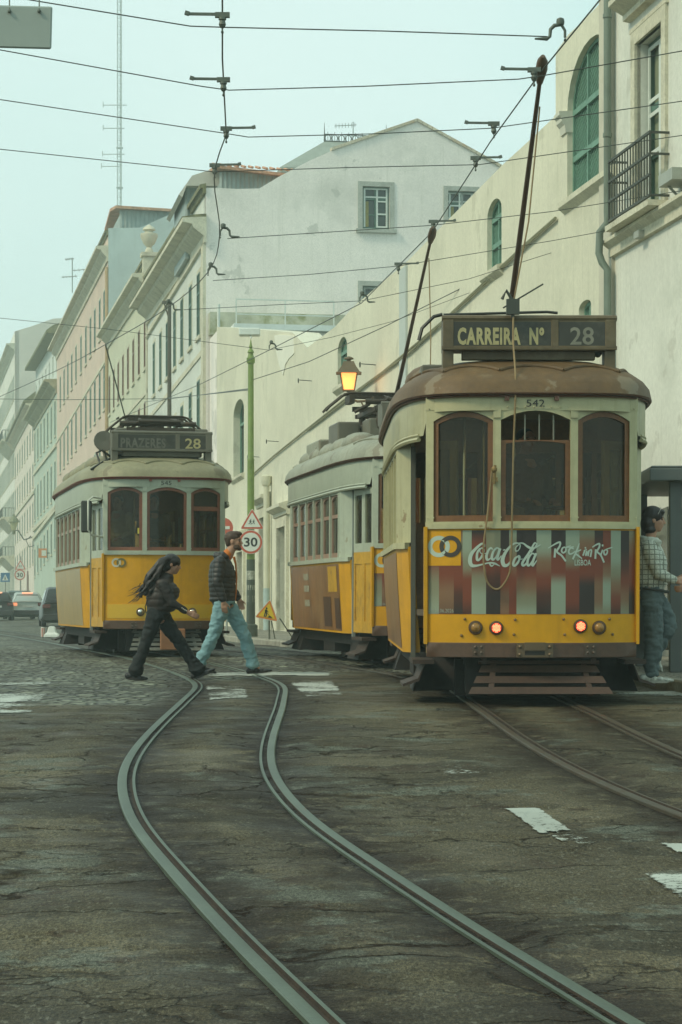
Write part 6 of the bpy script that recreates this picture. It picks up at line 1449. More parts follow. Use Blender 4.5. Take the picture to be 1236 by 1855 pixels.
for k, (x, y, Y, way, bd) in enumerate([(1024,72,19.9,-1,1),(968,146,21.2,-1,0),(895,240,24.2,-1,0),(862,300,26.8,1,0),(785,412,31,1,0),(722,487,34.6,1,0),(652,548,38.6,1,1),(488,634,45.2,1,1)]):
    hanger('wire clamp on the right contact wire, %s from the top' % ordw[k], P(x,y+8,Y) if not bd else P(x,y,Y), way, .12 if not bd else 0, bool(bd))
for k, (Y, pts) in enumerate([(58,[(-100,595),(300,545)])]): pass
wire_tube('guy_wire', 'slack wire dropping from the left contact wire behind tram 545', 'overhead wire', [P(191,624,44.6), P(232,775,44.9)], .014)
wire_tube('guy_wire', 'faint wire crossing low over the far street at the left edge', 'overhead wire', [P(-60,722,90), P(120,724,90), P(300,722,90), P(455,706,57)], .012)
wire_tube('guy_wire', 'thin stay wire from the green pole up to the church wall', 'overhead wire', [P(458,688,57), P(560,655,54), P(700,590,50), P(900,490,44), P(1010,412,39.6)], .009)
wire_tube('guy_wire', 'thin bracket wire from the green pole to the house front', 'overhead wire', [P(452,704,57), P(390,712,70), P(262,728,115)], .014)
# blank hanging plate, top left
hs = thing('hanging_sign', 'blank grey sign plate hanging from the topmost cross wire', 'sign', tuple(P(40,50,18.7)))
b = MB(); M = Matrix.Translation(P(20,50,18.7)) @ Matrix.Rotation(R(1.5),4,'Y'); b.box(-.36,.33,-.012,.012,-.165,.18, M); b.build('plate', mat('blank_sign_grey', (.30,.34,.30), .55, .2, var=.06, scale=2), hs, world=True, bevel=.012)
for x in (17, 71):
    b = MB(); b.tube([P(x,18,18.68), P(x,-2 if x == 71 else -8,18.75)], .006, 5); b.ball(P(x,20,18.67), .016, 8, 5); b.build('hanger_rod', CLAMP, hs, world=True)

# ================================================================== STREET FURNITURE
GP = mat('tram_pole_green', (.165,.235,.055), .55, var=.15, scale=1.5, fine=(10,.1), streak=((.09,.11,.03), .5)); GPD = mat('pole_foot_dark', (.06,.075,.055), .6, var=.25, scale=2)
X0, Y0 = (454.5-618)*57/4200, 57.0; z0 = pave(X0, Y0); po = thing('tram_pole', 'tall green iron pole carrying the overhead wires, with road signs', 'pole', (X0,Y0,z0))
H = P(455,640,57).z-z0
b = MB(); b.mat(0).lathe([(.10,1.9),(.10,H*.30),(.105,H*.305),(.09,H*.31),(.085,H*.62),(.09,H*.625),(.075,H*.63),(.07,H-.25),(.10,H-.24),(.105,H-.12),(.08,H-.10),(.06,H),(.085,H+.02),(.06,H+.08),(.03,H+.12),(.045,H+.16),(.03,H+.2),(.008,H+.34),(0,H+.35)], 16)
b.mat(1).lathe([(.17,0),(.17,.28),(.11,.32),(.105,1.9)], 16); b.build('shaft', [GP, GPD], po, smooth=40)
b = MB(); zf = P(455,604,57).z-z0; b.box(-.30,.22,.12,.45,zf-.02,zf+.16); b.bar((0,.1,zf-.1),(0,.28,zf), .05); b.build('floodlight', mat('white_floodlight', (.66,.70,.64), .5), po, bevel=.02)
for k, (x, z, w_, h) in enumerate(((.02,1.40,.07,.22),(-.05,1.15,.06,.12),(.06,.85,.05,.16))):
    b = MB(); b.tube([(0,0,z),(0,0,z+h)], .1075, 14); b.build('sticker', mat('torn_sticker', (.36,.37,.30), .7, var=.5, scale=25), po)
SIGNW = mat('sign_white', (.66,.69,.62), .45, var=.05); SIGNR = mat('sign_red', (.50,.10,.055), .45, var=.1); SIGNK = mat('sign_black', (.02,.022,.018), .5); SIGNBK = mat('sign_back_grey', (.30,.32,.29), .5, .4)
def poly_round(pts, r, n=4):
    out = []
    for i, p in enumerate(pts):
        p = Vector(p); a = (Vector(pts[i-1])-p).normalized(); c = (Vector(pts[(i+1)%len(pts)])-p).normalized()
        for k in range(n+1): t = k/n; out.append(tuple((p+a*r)*(1-t)**2+p*2*t*(1-t)+(p+c*r)*t**2))
    return out
def stick_children(mb, fn, s):
    """two running children, as on the school warning sign"""
    for ox, k in ((-.11,1.0),(.10,.85)):
        c = lambda x, z: (ox*s+x*s*k, z*s*k)
        ring(mb, c(.02,.17), .035*s*k, .001, fn, n=10)
        for pts, w_ in (([(.01,.12),(-.02,-.01)],.07),([(-.02,-.01),(.06,-.07),(.03,-.16)],.035),([(-.02,-.01),(-.06,-.09),(-.13,-.11)],.035),([(.02,.10),(.09,.04)],.028),([(0,.10),(-.09,.07)],.028)):
            stroke(mb, [c(*p) for p in pts], w_*s*k, fn)
def triangle_sign(label, c, wd, yaw=0, roll=0, face=None, picto='children', name='warning_sign', border=SIGNR):
    o = thing(name, label, 'road sign', tuple(c), (0,roll,yaw)); h = wd*.866; T_ = [(-wd/2,-h/3),(wd/2,-h/3),(0,2*h/3)]
    fn = lambda d: (lambda x, z: Vector((x, d, z)))
    pf = lambda u,v,d: Vector((u,d,v))
    b = MB(); b.mat(0).prism(poly_round(T_, wd*.09), pf, -.01, .0); b.build('rim', SIGNW, o); 
    b = MB(); b.prism(poly_round([(x*.94,z*.94) for x,z in T_], wd*.08), pf, -.014, -.011); b.build('border', border, o)
    b = MB(); b.prism(poly_round([(x*.70,z*.70) for x,z in T_], wd*.05), pf, -.018, -.015); b.build('face', face or SIGNW, o)
    b = MB()
    if picto == 'children': stick_children(b, fn(-.021), wd*.62)
    else:
        s = wd; ring(b, (-.075*s,.17*s), .04*s, .001, fn(-.021), n=10)
        for pts, w_ in (([(-.09,.12),(-.075,.02)],.09),([(-.09,.02),(-.10,-.08),(-.11,-.19)],.045),([(-.06,.02),(-.03,-.09),(-.05,-.19)],.045),([(-.07,.10),(-.01,.05),(.03,.02)],.035),([(-.12,.06),(.13,-.13)],.02)): stroke(b, [(x*s,z*s) for x,z in pts], w_*s, fn(-.021))
        b.add([fn(-.021)(x*s,z*s) for x,z in ((.02,-.19),(.08,-.13),(.14,-.11),(.20,-.15),(.24,-.19))], [(0,1,2,3,4)])
    b.build('pictogram', SIGNK, o, norm=False); return o
def speed_sign(label, c, r, yaw=0):
    o = thing('speed_sign', label, 'road sign', tuple(c), (0,0,yaw)); M = Matrix.Rotation(R(90),4,'X')
    b = MB(); b.lathe([(0,0),(r,0),(r,.01),(0,.01)], 32, M=M); b.build('rim', SIGNW, o); b = MB(); b.lathe([(0,.011),(r*.96,.011),(r*.96,.014),(0,.014)], 32, M=M); b.build('border', SIGNR, o)
    b = MB(); b.lathe([(0,.015),(r*.78,.015),(r*.78,.018),(0,.018)], 32, M=M); b.build('face', SIGNW, o)
    b = MB(); add_text(b, '30', 0, -r*.36, r*.72, lambda x,z: Vector((x,-.021,z)), width=r*1.12, center=True, bold=.03); b.build('number', SIGNK, o, norm=False); return o
triangle_sign('red bordered children warning triangle above the 30 disc on the green pole', P(457,946,56.85), .60); speed_sign('round 30 speed limit sign on the green pole beside the man', P(454.5,982,56.85), .295)
# portable roadworks sign on its stand
yb = 50.0; rw = triangle_sign('tilted yellow roadworks triangle on a thin stand on the pavement edge', P(485,1110,yb), .52, 0, R(11), mat('sign_yellow', (.66,.46,.02), .5), 'digger', 'roadworks_sign', mat('sign_orange', (.60,.20,.04), .5))
z0 = pave(0,yb); c = rw.location; b = MB(); mi = Matrix.LocRotScale(rw.location, rw.rotation_euler, None).inverted()
for a, d_ in ((P(488,1124,yb+.02), Vector((P(488,1160,yb).x, yb+.05, z0))), (P(492,1124,yb+.03), Vector((P(497,1160,yb).x, yb+.6, z0))), (P(507,1120,yb+.02), Vector((P(531,1160,yb).x, yb+.5, z0)))): b.tube([mi@a, mi@d_], .022 if a.x == P(488,1124,yb+.02).x else .013, 6)
b.build('stand', mat('stand_grey', (.12,.13,.10), .6), rw)
def bollard(label, x, Y):
    X = (x-618)*Y/4200; b = MB(); b.lathe([(.055,0),(.055,.42),(.065,.43),(.06,.50),(.03,.54),(0,.55)], 12, (X,Y,pave(X,Y))); return tag(b.build('bollard', mat('bollard_grey', (.11,.115,.085), .6, var=.2), smooth=40), label, 'bollard', 'low grey bollards on the pavement edge')
bollard('short grey bollard between the roadworks sign and the middle tram', 541, 45.5); bollard('short grey bollard just behind the walking man', 402, 60)
ns = thing('no_entry_sign', 'round red sign mostly hidden behind tram 545', 'road sign', ((411-618)*62/4200, 62, pave(0,62))); zs = P(411,956,62).z-ns.location.z
b = MB(); b.tube([(0,.03,0),(0,.03,zs+.2)], .03, 8); b.build('post', SIGNBK, ns); M = Matrix.Translation((-.10,0,zs)) @ Matrix.Rotation(R(90),4,'X'); b = MB(); b.lathe([(0,0),(.27,0),(.27,.01),(0,.01)], 28, M=M); b.build('disc', SIGNR, ns); b = MB(); b.box(-.28,.08,-.016,-.011,zs-.04,zs+.04); b.build('bar', SIGNW, ns)
# lit lantern on the church wall
Yl = 54.6; Xl = (632-618)*Yl/4200; zl0 = P(632,712,Yl).z; ln = thing('wall_lantern', 'glowing orange street lantern on a bracket on the church wall', 'lantern', (Xl,Yl,zl0))
LI = mat('lantern_iron', (.13,.095,.05), .55, .2, var=.2, scale=5); s4 = math.sqrt(2)
def frus(b, w0, z0, w1, z1): b.lathe([(0,z0),(w0*s4,z0),(w1*s4,z1),(0,z1)], 4, M=Matrix.Rotation(R(45),4,'Z'))
b = MB(); frus(b, .30, .46, .27, .48); b.lathe([(.0,.475),(.265*s4,.475),(.17*s4,.62),(.12*s4,.74),(0,.75)], 4, M=Matrix.Rotation(R(45),4,'Z')); b.lathe([(0,.74),(.05,.75),(.05,.78),(.12,.80),(.11,.83),(.04,.86),(0,.87)], 12)
for sx in (-1,1):
    for sy in (-1,1): b.bar((sx*.13,sy*.13,.06),(sx*.195,sy*.195,.46), .022)
for sx, sy in ((1,0),(-1,0),(0,1),(0,-1)):
    a = Vector((sx*.13-sy*.13, sy*.13+sx*.13, .06)); c = Vector((sx*.13+sy*.13, sy*.13-sx*.13, .06)); b.bar(a, c, .024)
b.lathe([(0,-.02),(.05,-.02),(.03,.02),(.12,.06),(0,.06)], 10); b.build('lantern_frame', LI, ln)
GLOW = mat('lantern_glow', (.9,.45,.15), .5, em=(1.0,.33,.09), ems=1.15, var=.02); b = MB(); frus(b, .12, .07, .185, .455); b.build('glowing_panes', GLOW, ln)
b = MB(); b.ball((0,0,.24), (.07,.07,.12), 10, 8); b.build('bulb', emit('bulb_light', (1.0,.55,.2), 4.0), ln)
b = MB(); wx = float(F(Yl))-Xl; b.tube([(0,0,-.02),(.02,0,-.12),(.2,0,-.2),(.5,0,-.18),(wx,0,-.1)], .03, 8); b.tube([(wx,0,-.6),(wx*.6,0,-.45),(.3,0,-.22)], .02, 8); b.bar((wx-.02,0,-.65),(wx-.02,0,0), .07, .04); b.build('bracket', LI, ln)
lp = bpy.data.lights.new('lantern_light','POINT'); lp.energy = 6; lp.color = (1,.45,.15); lp.shadow_soft_size = .25; lo = bpy.data.objects.new('lantern_light', lp); COL.objects.link(lo); lo.parent = ln; lo.location = (-.05,-.32,.2)
# unlit lantern on the far rose house
u_, z_ = S2.px(62, 972); wp = S2(u_, z_, 0); ln2 = thing('wall_lantern', 'unlit pale lantern on a scrolled bracket at the far left', 'lantern', tuple(wp)); t_ = P(25,962,wp.y)-wp
b = MB(); b.tube([Vector((0,0,0)), t_*.5+Vector((0,0,-.6)), t_*.8+Vector((0,0,.2)), t_], .07, 6); b.tube([Vector((0,0,-.9)), t_*.25+Vector((0,0,-1.2)), t_*.4+Vector((0,0,-.6)), t_*.15], .05, 6); b.build('bracket', IRON, ln2)
b = MB(); b.lathe([(0,0),(.2,.05),(.42,.9),(0,.9)], 6, tuple(t_)); b.build('glass', mat('lantern_pale_glass', (.45,.42,.22), .4), ln2); b = MB(); b.lathe([(.62,.88),(.60,.95),(.25,1.4),(.1,1.5),(.12,1.65),(0,1.75)], 8, tuple(t_)); b.lathe([(0,-.4),(.1,-.3),(.2,.06),(0,.07)], 8, tuple(t_)); b.build('cap', mat('old_copper', (.16,.17,.09), .6), ln2)
# far signs
Yf = 185.; zg = float(gz(Yf))+.13; sp = thing('sign_post', 'thin grey post holding the far children and 30 signs', 'post', ((37-618)*Yf/4200, Yf, zg)); b = MB(); b.tube([(0,.1,0),(0,.1,P(37,1008,Yf).z-zg)], .06, 8); b.build('shaft', SIGNBK, sp)
triangle_sign('small far children warning triangle at the left, beyond the cars', P(37,1026,Yf), .95); speed_sign('small far round 30 sign at the left, beyond the cars', P(36,1041.5,Yf), .44)
bs = thing('crossing_sign', 'blue square pedestrian crossing sign at the far left', 'road sign', tuple(P(9.5,1046,Yf-2))); b = MB(); b.box(-.36,.36,-.01,.02,-.36,.36); b.build('plate', mat('sign_blue', (.03,.15,.30), .5), bs); b = MB(); b.add([(-.25,-.013,-.24),(.25,-.013,-.24),(0,-.013,.25)], [(0,1,2)]); b.build('triangle', SIGNW, bs, norm=False); b = MB(); stroke(b, [(0,.08),(-.01,-.05),(.06,-.18)], .06, lambda x,z: Vector((x,-.018,z))); stroke(b, [(-.01,-.05),(-.07,-.18)], .05, lambda x,z: Vector((x,-.018,z))); b.build('pictogram', SIGNK, bs, norm=False); b = MB(); b.tube([(0,.04,-3.2),(0,.04,.3)], .05, 8); b.build('post', SIGNBK, bs)
u_, z_ = S2.px(90,1002); q = S2(u_, z_, 0); fs_ = thing('shop_sign', 'small orange and white sign sticking out from the green house', 'sign', tuple(q)); b = MB(); b.box(-1.0,-.25,-.06,.06,-.42,.42); b.build('panel', mat('sign_orange', (.60,.20,.04), .5), fs_); b = MB(); b.box(-.72,-.30,-.075,-.061,-.25,.25); b.build('inset', SIGNW, fs_); b = MB(); b.box(-.25,.02,-.03,.03,-.05,.05); b.build('arm', IRON, fs_)
# bus shelter at the right edge
Ys = 26.0; Xs = (1224-618)*Ys/4200; zs0 = pave(0,Ys); sh = thing('bus_shelter', 'grey bus shelter standing behind tram 542 at the right edge', 'shelter', (Xs,Ys,zs0)); SHG = mat('shelter_grey', (.095,.105,.095), .45, .2, var=.12, scale=2)
zt = P(1224,851,Ys).z-zs0
for dx, dy in ((.0,0),(2.9,0),(-.1,2.2),(2.8,2.2)):
    b = MB(); b.box(dx-.07,dx+.07,dy-.05,dy+.05,0,zt-.12); b.build('post', SHG, sh, bevel=.008)
b = MB(); b.box(-.32,3.2,-.25,2.5,zt-.14,zt); b.box(-.30,3.18,-.23,2.48,zt,zt+.03); b.build('roof', SHG, sh, bevel=.01)
b = MB(); b.bar((-.10,2.2,zt-.35),(2.8,2.2,zt-.35), .07); b.build('frame_rail', SHG, sh)
b = MB(); b.box(-.02,2.75,2.19,2.2,.25,zt-.4); b.box(-.06,-.05,.2,2.1,.25,zt-.4); b.build('glass_panel', glass('shelter_glass', (.72,.76,.66), .25, .04, (.3,.3,.25)), sh)
b = MB(); b.box(.4,2.5,1.7,2.05,.45,.50); b.box(.5,.56,1.8,1.9,0,.45); b.box(2.3,2.36,1.8,1.9,0,.45); b.build('bench', SHG, sh)

# ================================================================== CARS
def car(label, loc, yaw, paint, L_=4.2, W_=1.76, H_=1.48, lights=True, estate=True):
    """hatchback seen from behind; origin at the middle of its tail on the ground, +y forward"""
    c = thing('parked_car', label, 'car', loc, (0,0,yaw), 'cars waiting at the far left'); w2 = W_/2
    sec = lambda y, ws, zb, wb, zbelt: [Vector((x*1.0, y, z)) for x, z in ((-ws*.86,zb),(-ws,zb+.12),(-ws,zbelt-.22),(-wb,zbelt),(-wb*.5,zbelt+.02),(wb*.5,zbelt+.02),(wb,zbelt),(ws,zbelt-.22),(ws,zb+.12),(ws*.86,zb))]
    b = MB(); b.loft([sec(.05,w2*.86,.45,w2*.80,.92), sec(.0,w2*.93,.34,w2*.86,.95), sec(.12,w2*.98,.24,w2*.9,.99), sec(.8,w2,.2,w2*.92,1.0), sec(2.6,w2,.2,w2*.92,.97), sec(3.3,w2*.98,.2,w2*.86,.90), sec(3.95,w2*.92,.24,w2*.78,.78), sec(L_,w2*.75,.35,w2*.6,.62)]); b.build('body', paint, c, smooth=40)
    cab = lambda y, wb, zb, wt, zt: [Vector(v) for v in ((-wb,y,zb),(-wt,y,zt-.06),(-wt*.85,y,zt),(wt*.85,y,zt),(wt,y,zt-.06),(wb,y,zb))]
    b = MB(); b.loft([cab(.12,w2*.88,.96,w2*.86,.99), cab(.34,w2*.89,.97,w2*.70,H_-.10), cab(.55,w2*.9,.98,w2*.72,H_-.02), cab(1.5,w2*.9,.98,w2*.74,H_), cab(2.2,w2*.9,.97,w2*.72,H_-.05), cab(3.0,w2*.86,.93,w2*.80,.97)]); b.build('cabin', paint, c, smooth=40)
    b = MB(); b.add([(-w2*.78,.145,1.01),(w2*.78,.145,1.01),(w2*.62,.315,H_-.14),(-w2*.62,.315,H_-.14)], [(0,1,2,3)]); b.build('rear_window', PANE, c)
    for s in (-1,1):
        b = MB(); b.add([(s*(w2*.905+.006),.6,1.02),(s*(w2*.905+.006),2.75,1.0),(s*(w2*.765+.006),2.1,H_-.13),(s*(w2*.755+.006),.75,H_-.13)], [(0,1,2,3)]); b.build('side_window', PANE, c)
        b = MB(); b.box(min(s*w2*.60,s*w2*.96),max(s*w2*.60,s*w2*.96),-.015,.12,.74,.90); b.build('tail_light', mat('tail_light_lit', (.6,.08,.04), .3, em=(1,.35,.15), ems=.8) if (lights and s < 0) else mat('tail_light_dark', (.13,.03,.025), .25), c, bevel=.03)
        for y in (.75, 3.35):
            b = MB(); M = Matrix.Translation((s*(w2-.11),y,.31)) @ Matrix.Rotation(R(90),4,'Y'); b.mat(0).lathe([(0,-.1),(.24,-.1),(.31,-.08),(.31,.08),(.24,.1),(0,.1)], 18, M=M); b.build('wheel', mat('tyre_black', (.018,.018,.017), .8), c, smooth=40)
    b = MB(); b.box(-w2*.93,w2*.93,-.03,.25,.24,.52); b.build('bumper', mat('bumper_black', (.03,.03,.028), .6), c, bevel=.04)
    b = MB(); b.box(-.26,.26,-.022,.02,.66,.77); b.build('number_plate', mat('plate_pale', (.5,.52,.48), .5), c)
    if lights: b = MB(); b.box(-.28,.28,.26,.36,H_-.08,H_-.02); b.build('brake_light', emit('brake_light_lit', (1,.42,.25), 1.1), c)
    return c
car('pale silver hatchback with its brake lights lit at the far left', ((50-618)*121/4200, 121, float(gz(121))), R(9.5), mat('car_silver', (.42,.46,.43), .3, .3, var=.05))
car('dark green grey car just beyond the silver hatchback', ((36-618)*129/4200, 129, float(gz(129))), R(9.5), mat('car_dark_green', (.07,.10,.085), .3, .3, var=.05), H_=1.62, lights=False)
car('dark car with a red light cut off by the left edge', ((-6-618)*118/4200, 118, float(gz(118))), R(9.5), mat('car_black', (.03,.03,.028), .3, .2, var=.05))
car('black car half hidden behind the left flank of tram 545', ((116-618)*92/4200, 92, float(gz(92))), R(9.5), mat('car_black', (.03,.03,.028), .3, .2, var=.05), H_=1.62, lights=False)
b = MB(); Xb, Yb = (94-618)*66/4200, 66.; zb = float(gz(Yb)); b.mat(0); b.loft([[Vector((Xb+sx*w_, Yb+sy*.2*(w_/.28), zb+z)) for sx, sy in ((-1,-1),(1,-1),(1,1),(-1,1))] for w_, z in ((.22,0),(.20,.09),(.13,.15),(.09,.30),(.08,.32))]); b.mat(1); b.box(Xb-.30,Xb-.225,Yb-.12,Yb+.12,zb,zb+.30)
tag(b.build('road_barrier', [mat('barrier_white', (.66,.68,.62), .5), mat('barrier_red', (.5,.13,.08), .5)], bevel=.02), 'small red and white plastic barrier beside the rear of tram 545', 'barrier')
# ================================================================== PEOPLE
def organic(name, mb, voxel, mats, parent, it=4, post=None, fac=.5):
    """melts overlapping limbs into one continuous skin"""
    me = bpy.data.meshes.new(name); me.from_pydata(mb.v, [], mb.f); o = bpy.data.objects.new(name, me); COL.objects.link(o)
    bm = bmesh.new(); bm.from_mesh(me); bmesh.ops.recalc_face_normals(bm, faces=bm.faces[:]); bm.to_mesh(me); bm.free()
    r = o.modifiers.new('r','REMESH'); r.mode = 'VOXEL'; r.voxel_size = voxel
    s = o.modifiers.new('s','SMOOTH'); s.iterations = it; s.factor = fac
    dg = bpy.context.evaluated_depsgraph_get(); m2 = bpy.data.meshes.new_from_object(o.evaluated_get(dg)); bpy.data.objects.remove(o); bpy.data.meshes.remove(me)
    m2.name = name; m2.materials.clear()
    if post:
        n = len(m2.vertices); co = np.empty(n*3, np.float32); no = np.empty(n*3, np.float32); m2.vertices.foreach_get('co', co); m2.vertices.foreach_get('normal', no)
        co = post(co.reshape(-1,3), no.reshape(-1,3)); m2.vertices.foreach_set('co', co.astype(np.float32).ravel())
    for m in (mats if isinstance(mats, (list,tuple)) else [mats]): m2.materials.append(m)
    m2.polygons.foreach_set('use_smooth', [True]*len(m2.polygons)); m2.update()
    return link_mesh(name, m2, parent)
def chain(mb, pts, n=12):
    """limb through joints [(point, radius) ...] with rounded ends"""
    P_ = [Vector(p) for p, r in pts]; R_ = [r if not isinstance(r, tuple) else r[0] for p, r in pts]
    d0 = (P_[0]-P_[1]).normalized(); d1 = (P_[-1]-P_[-2]).normalized()
    mb.tube([P_[0]+d0*R_[0]*.9, P_[0]+d0*R_[0]*.6]+P_+[P_[-1]+d1*R_[-1]*.6, P_[-1]+d1*R_[-1]*.9], [R_[0]*.25, R_[0]*.75]+R_+[R_[-1]*.75, R_[-1]*.25], n)
def hand(mb, w, d, side, palm, curl=.5, s=1.):
    """palm with four unequal bent fingers and a thumb; w wrist, d pointing down the hand, side towards the thumb, palm facing direction"""
    w = Vector(w); d = Vector(d).normalized(); palm = Vector(palm); palm = (palm-d*palm.dot(d)).normalized(); sd = d.cross(palm).normalized()
    if sd.dot(Vector(side)) < 0: sd = -sd
    chain(mb, [(w, .024*s), (w+d*.03*s, .026*s)])
    for k in range(4): o = (k-1.5)*.019*s; chain(mb, [(w+d*.02*s+sd*o*.7, .015*s), (w+d*.085*s+sd*o, .0125*s)], 8)
    for k, ln in enumerate((.068,.078,.073,.058)):       # little finger is last, away from the thumb
        o = (1.5-k)*.0205*s; p = w+d*.088*s+sd*o; dd = d.copy(); pts = [(p-d*.01*s, .0095*s), (p, .0095*s)]
        for q, fr in enumerate((.45,.32,.23)):
            a = curl*(.55+.35*q)*(1+.08*k); dd = (d*math.cos(a)+palm*math.sin(a)).normalized(); p = p+dd*ln*fr*s; pts.append((p, (.0088,.0080,.0068)[q]*s))
        chain(mb, pts, 8)
    p = w+d*.028*s+sd*.022*s; pts = [(p, .013*s)]
    for q, (ln, a) in enumerate(((.036,.75),(.030,.45),(.024,.2))): dd = (d*math.cos(a)+sd*math.sin(a)+palm*.35).normalized(); p = p+dd*ln*s; pts.append((p, (.0115,.010,.008)[q]*s))
    chain(mb, pts, 8)
def head(mb, c, f, up, s=1.):
    """cranium, jaw, nose, brow, lips and ears; c centre of the head, f facing"""
    c = Vector(c); f = Vector(f).normalized(); up = Vector(up).normalized(); r = f.cross(up).normalized(); up = r.cross(f)
    M = Matrix((f, r, up)).transposed().to_4x4(); A = lambda x,y,z: c+(f*x+r*y+up*z)*s
    mb.ball(A(-.012,0,.028), (.098*s,.076*s,.090*s), 18, 12, M); mb.ball(A(.022,0,-.028), (.068*s,.062*s,.085*s), 16, 10, M); mb.ball(A(.050,0,-.088), (.034*s,.036*s,.026*s), 12, 8, M)
    mb.ball(A(.075,0,.030), (.018*s,.052*s,.016*s), 10, 6, M)                                  # brow
    mb.tube([A(.082,0,.020), A(.098,0,-.004), A(.110,0,-.022), A(.088,0,-.032)], [.008*s,.010*s,.013*s,.010*s], 8)      # nose
    mb.ball(A(.086,0,-.052), (.012*s,.024*s,.007*s), 8, 6, M); mb.ball(A(.084,0,-.064), (.012*s,.021*s,.007*s), 8, 6, M)  # lips
    for k in (-1,1): mb.ball(A(.052,k*.038,-.018), (.03*s,.024*s,.03*s), 10, 6, M); mb.ball(A(-.008,k*.078,-.008), (.020*s,.010*s,.032*s), 10, 6, M @ Matrix.Rotation(R(-12),4,'Y'))
    return A, M
SKIN = mat('skin_light', (.40,.215,.135), .55, var=.08, scale=9, fine=(60,.06)); SKIN2 = mat('skin_warm', (.35,.18,.11), .55, var=.08, scale=9, fine=(60,.06))
EYEW = mat('eye_dark', (.03,.02,.015), .2); LIP = mat('lips', (.30,.11,.085), .5)
def eyes(c, f, up, par, s=1.):
    c = Vector(c); f = Vector(f).normalized(); up = Vector(up).normalized(); r = f.cross(up).normalized(); up = r.cross(f)
    for k in (-1,1):
        b = MB(); b.ball(c+(f*.071+r*k*.034+up*.006)*s, .0115*s, 10, 6); b.build('eye', EYEW, par, smooth=80)
        b = MB(); b.tube([c+(f*.081+r*k*.016+up*.026)*s, c+(f*.086+r*k*.034+up*.033)*s, c+(f*.070+r*k*.055+up*.027)*s], .0045*s, 6); b.build('eyebrow', EYEW, par)
def shoe(par, toe, heel, m, sole, hgt=.09, wd=.047, name='shoe'):
    toe = Vector(toe); heel = Vector(heel); d = (toe-heel); L_ = d.length; d.normalize(); side = Vector((0,1,0)); up = side.cross(d)*-1; up = up if up.z > 0 else -up
    b = MB()
    for t, w_, h in ((.05,.85,.85),(.2,.9,1.0),(.38,.92,.85),(.6,1.02,.58),(.8,1.0,.48),(.93,.75,.38)): b.ball(heel+d*L_*t+up*h*hgt*.5, (L_*.14,wd*w_,h*hgt*.5), 12, 8, Matrix((d,side,up)).transposed().to_4x4())
    o = organic(name, b, .008, m, par, 3)
    b = MB(); rings = []
    for z in (-.006,.018): rings.append([heel+d*(L_*(.5+.51*math.cos(a)))+side*wd*1.04*(.9+.12*math.cos(a-.4))*math.sin(a)+up*(z+(.012 if math.cos(a) > .8 else 0)) for a in [2*PI*k/20 for k in range(20)]])
    b.loft(rings); b.build('sole', sole, o); return o
def quilt(pit, amp, axis=2, lo=-9, hi=9):
    def f(co, no):
        k = np.abs(np.sin(co[:,axis]*PI/pit+.25*np.sin(co[:,0]*9)))**.6; w_ = .5+fbm(co[:,0]*14+3, co[:,2]*14+co[:,1]*9, 3); return co + no*(amp*(k-.75)*w_)[:,None]
    return f
def folds(amp, sc=16, zs=1.8):
    def f(co, no):
        n = fbm(co[:,0]*sc+co[:,1]*sc*.7+20, co[:,2]*sc*zs+7, 4)-.47; n2 = fbm(co[:,0]*sc*.4+co[:,2]*sc*.6+3, co[:,2]*sc*.5-co[:,0]*6+30, 3)-.45
        return co + no*(amp*(n*1.6+n2*2.2))[:,None]
    return f
BLACKJ = mat('black_puffer_nylon', (.016,.013,.011), .5, var=.2, scale=6, fine=(40,.15)); DARKV = mat('dark_brown_vest', (.026,.016,.012), .6, var=.25, scale=6); KNIT = mat('black_knit', (.009,.007,.006), .85, var=.3, scale=20)
JEANL = mat('light_blue_jeans', (.17,.30,.32), .85, var=.14, scale=4, fine=(90,.12), stain=((.27,.40,.41), .6), stain_at=.52, stain_scale=5); JEAND = mat('dark_jeans', (.007,.0095,.0095), .85, var=.25, scale=5, fine=(90,.15)); JEANG = mat('grey_blue_jeans', (.075,.10,.098), .85, var=.15, scale=4, fine=(90,.12), stain=((.12,.15,.145), .6), stain_at=.52, stain_scale=5)
SHOEB = mat('black_shoe', (.014,.012,.011), .5, var=.3, scale=12); SOLEB = mat('black_sole', (.02,.018,.016), .7); HAIRB = mat('brown_hair', (.052,.026,.012), .6, var=.3, scale=40, fine=(160,.35)); HAIRD = mat('dark_hair', (.012,.007,.005), .5, var=.35, scale=30, fine=(140,.4)); ORANGE = mat('orange_shirt', (.50,.14,.012), .7, var=.12, scale=8)

# ---- man in the puffer jacket, mid-stride to the right
Ym = 29.0; MX = (412-618)*Ym/4200; MZ = float(gz(Ym)); pm = thing('person', 'bearded man in black puffer jacket and pale blue jeans striding to the right', 'person', (MX,Ym,MZ))
hc, hf, hu = (.082,0,1.665), (1,-.12,-.03), (-.03,0,1)
b = MB(); A, HM = head(b, hc, hf, hu)
chain(b, [((-.05,0,1.44),.075), ((.02,0,1.50),.060), ((.055,0,1.58),.056)]); chain(b, [((-.03,0,.92),.13), ((-.06,0,1.12),.135), ((-.06,0,1.30),.15), ((-.06,0,1.40),.11)])
NA = [(-.085,-.19,1.40), (-.115,-.255,1.14), (-.035,-.265,.915)]; FA = [(-.06,.19,1.40), (.00,.25,1.14), (.13,.23,.95)]
for a in (NA, FA): chain(b, [(a[0],.055),(a[1],.042),(a[2],.030)])
hand(b, NA[2], (.12,-.02,-1), (1,-.2,0), (.15,1,0), .55); hand(b, FA[2], (.4,-.1,-1), (1,.2,.3), (0,-1,-.2), .6)
NL = [(-.05,-.10,.90), (-.165,-.11,.50), (-.345,-.11,.13)]; FL = [(-.01,.10,.90), (.205,.10,.50), (.325,.10,.12)]
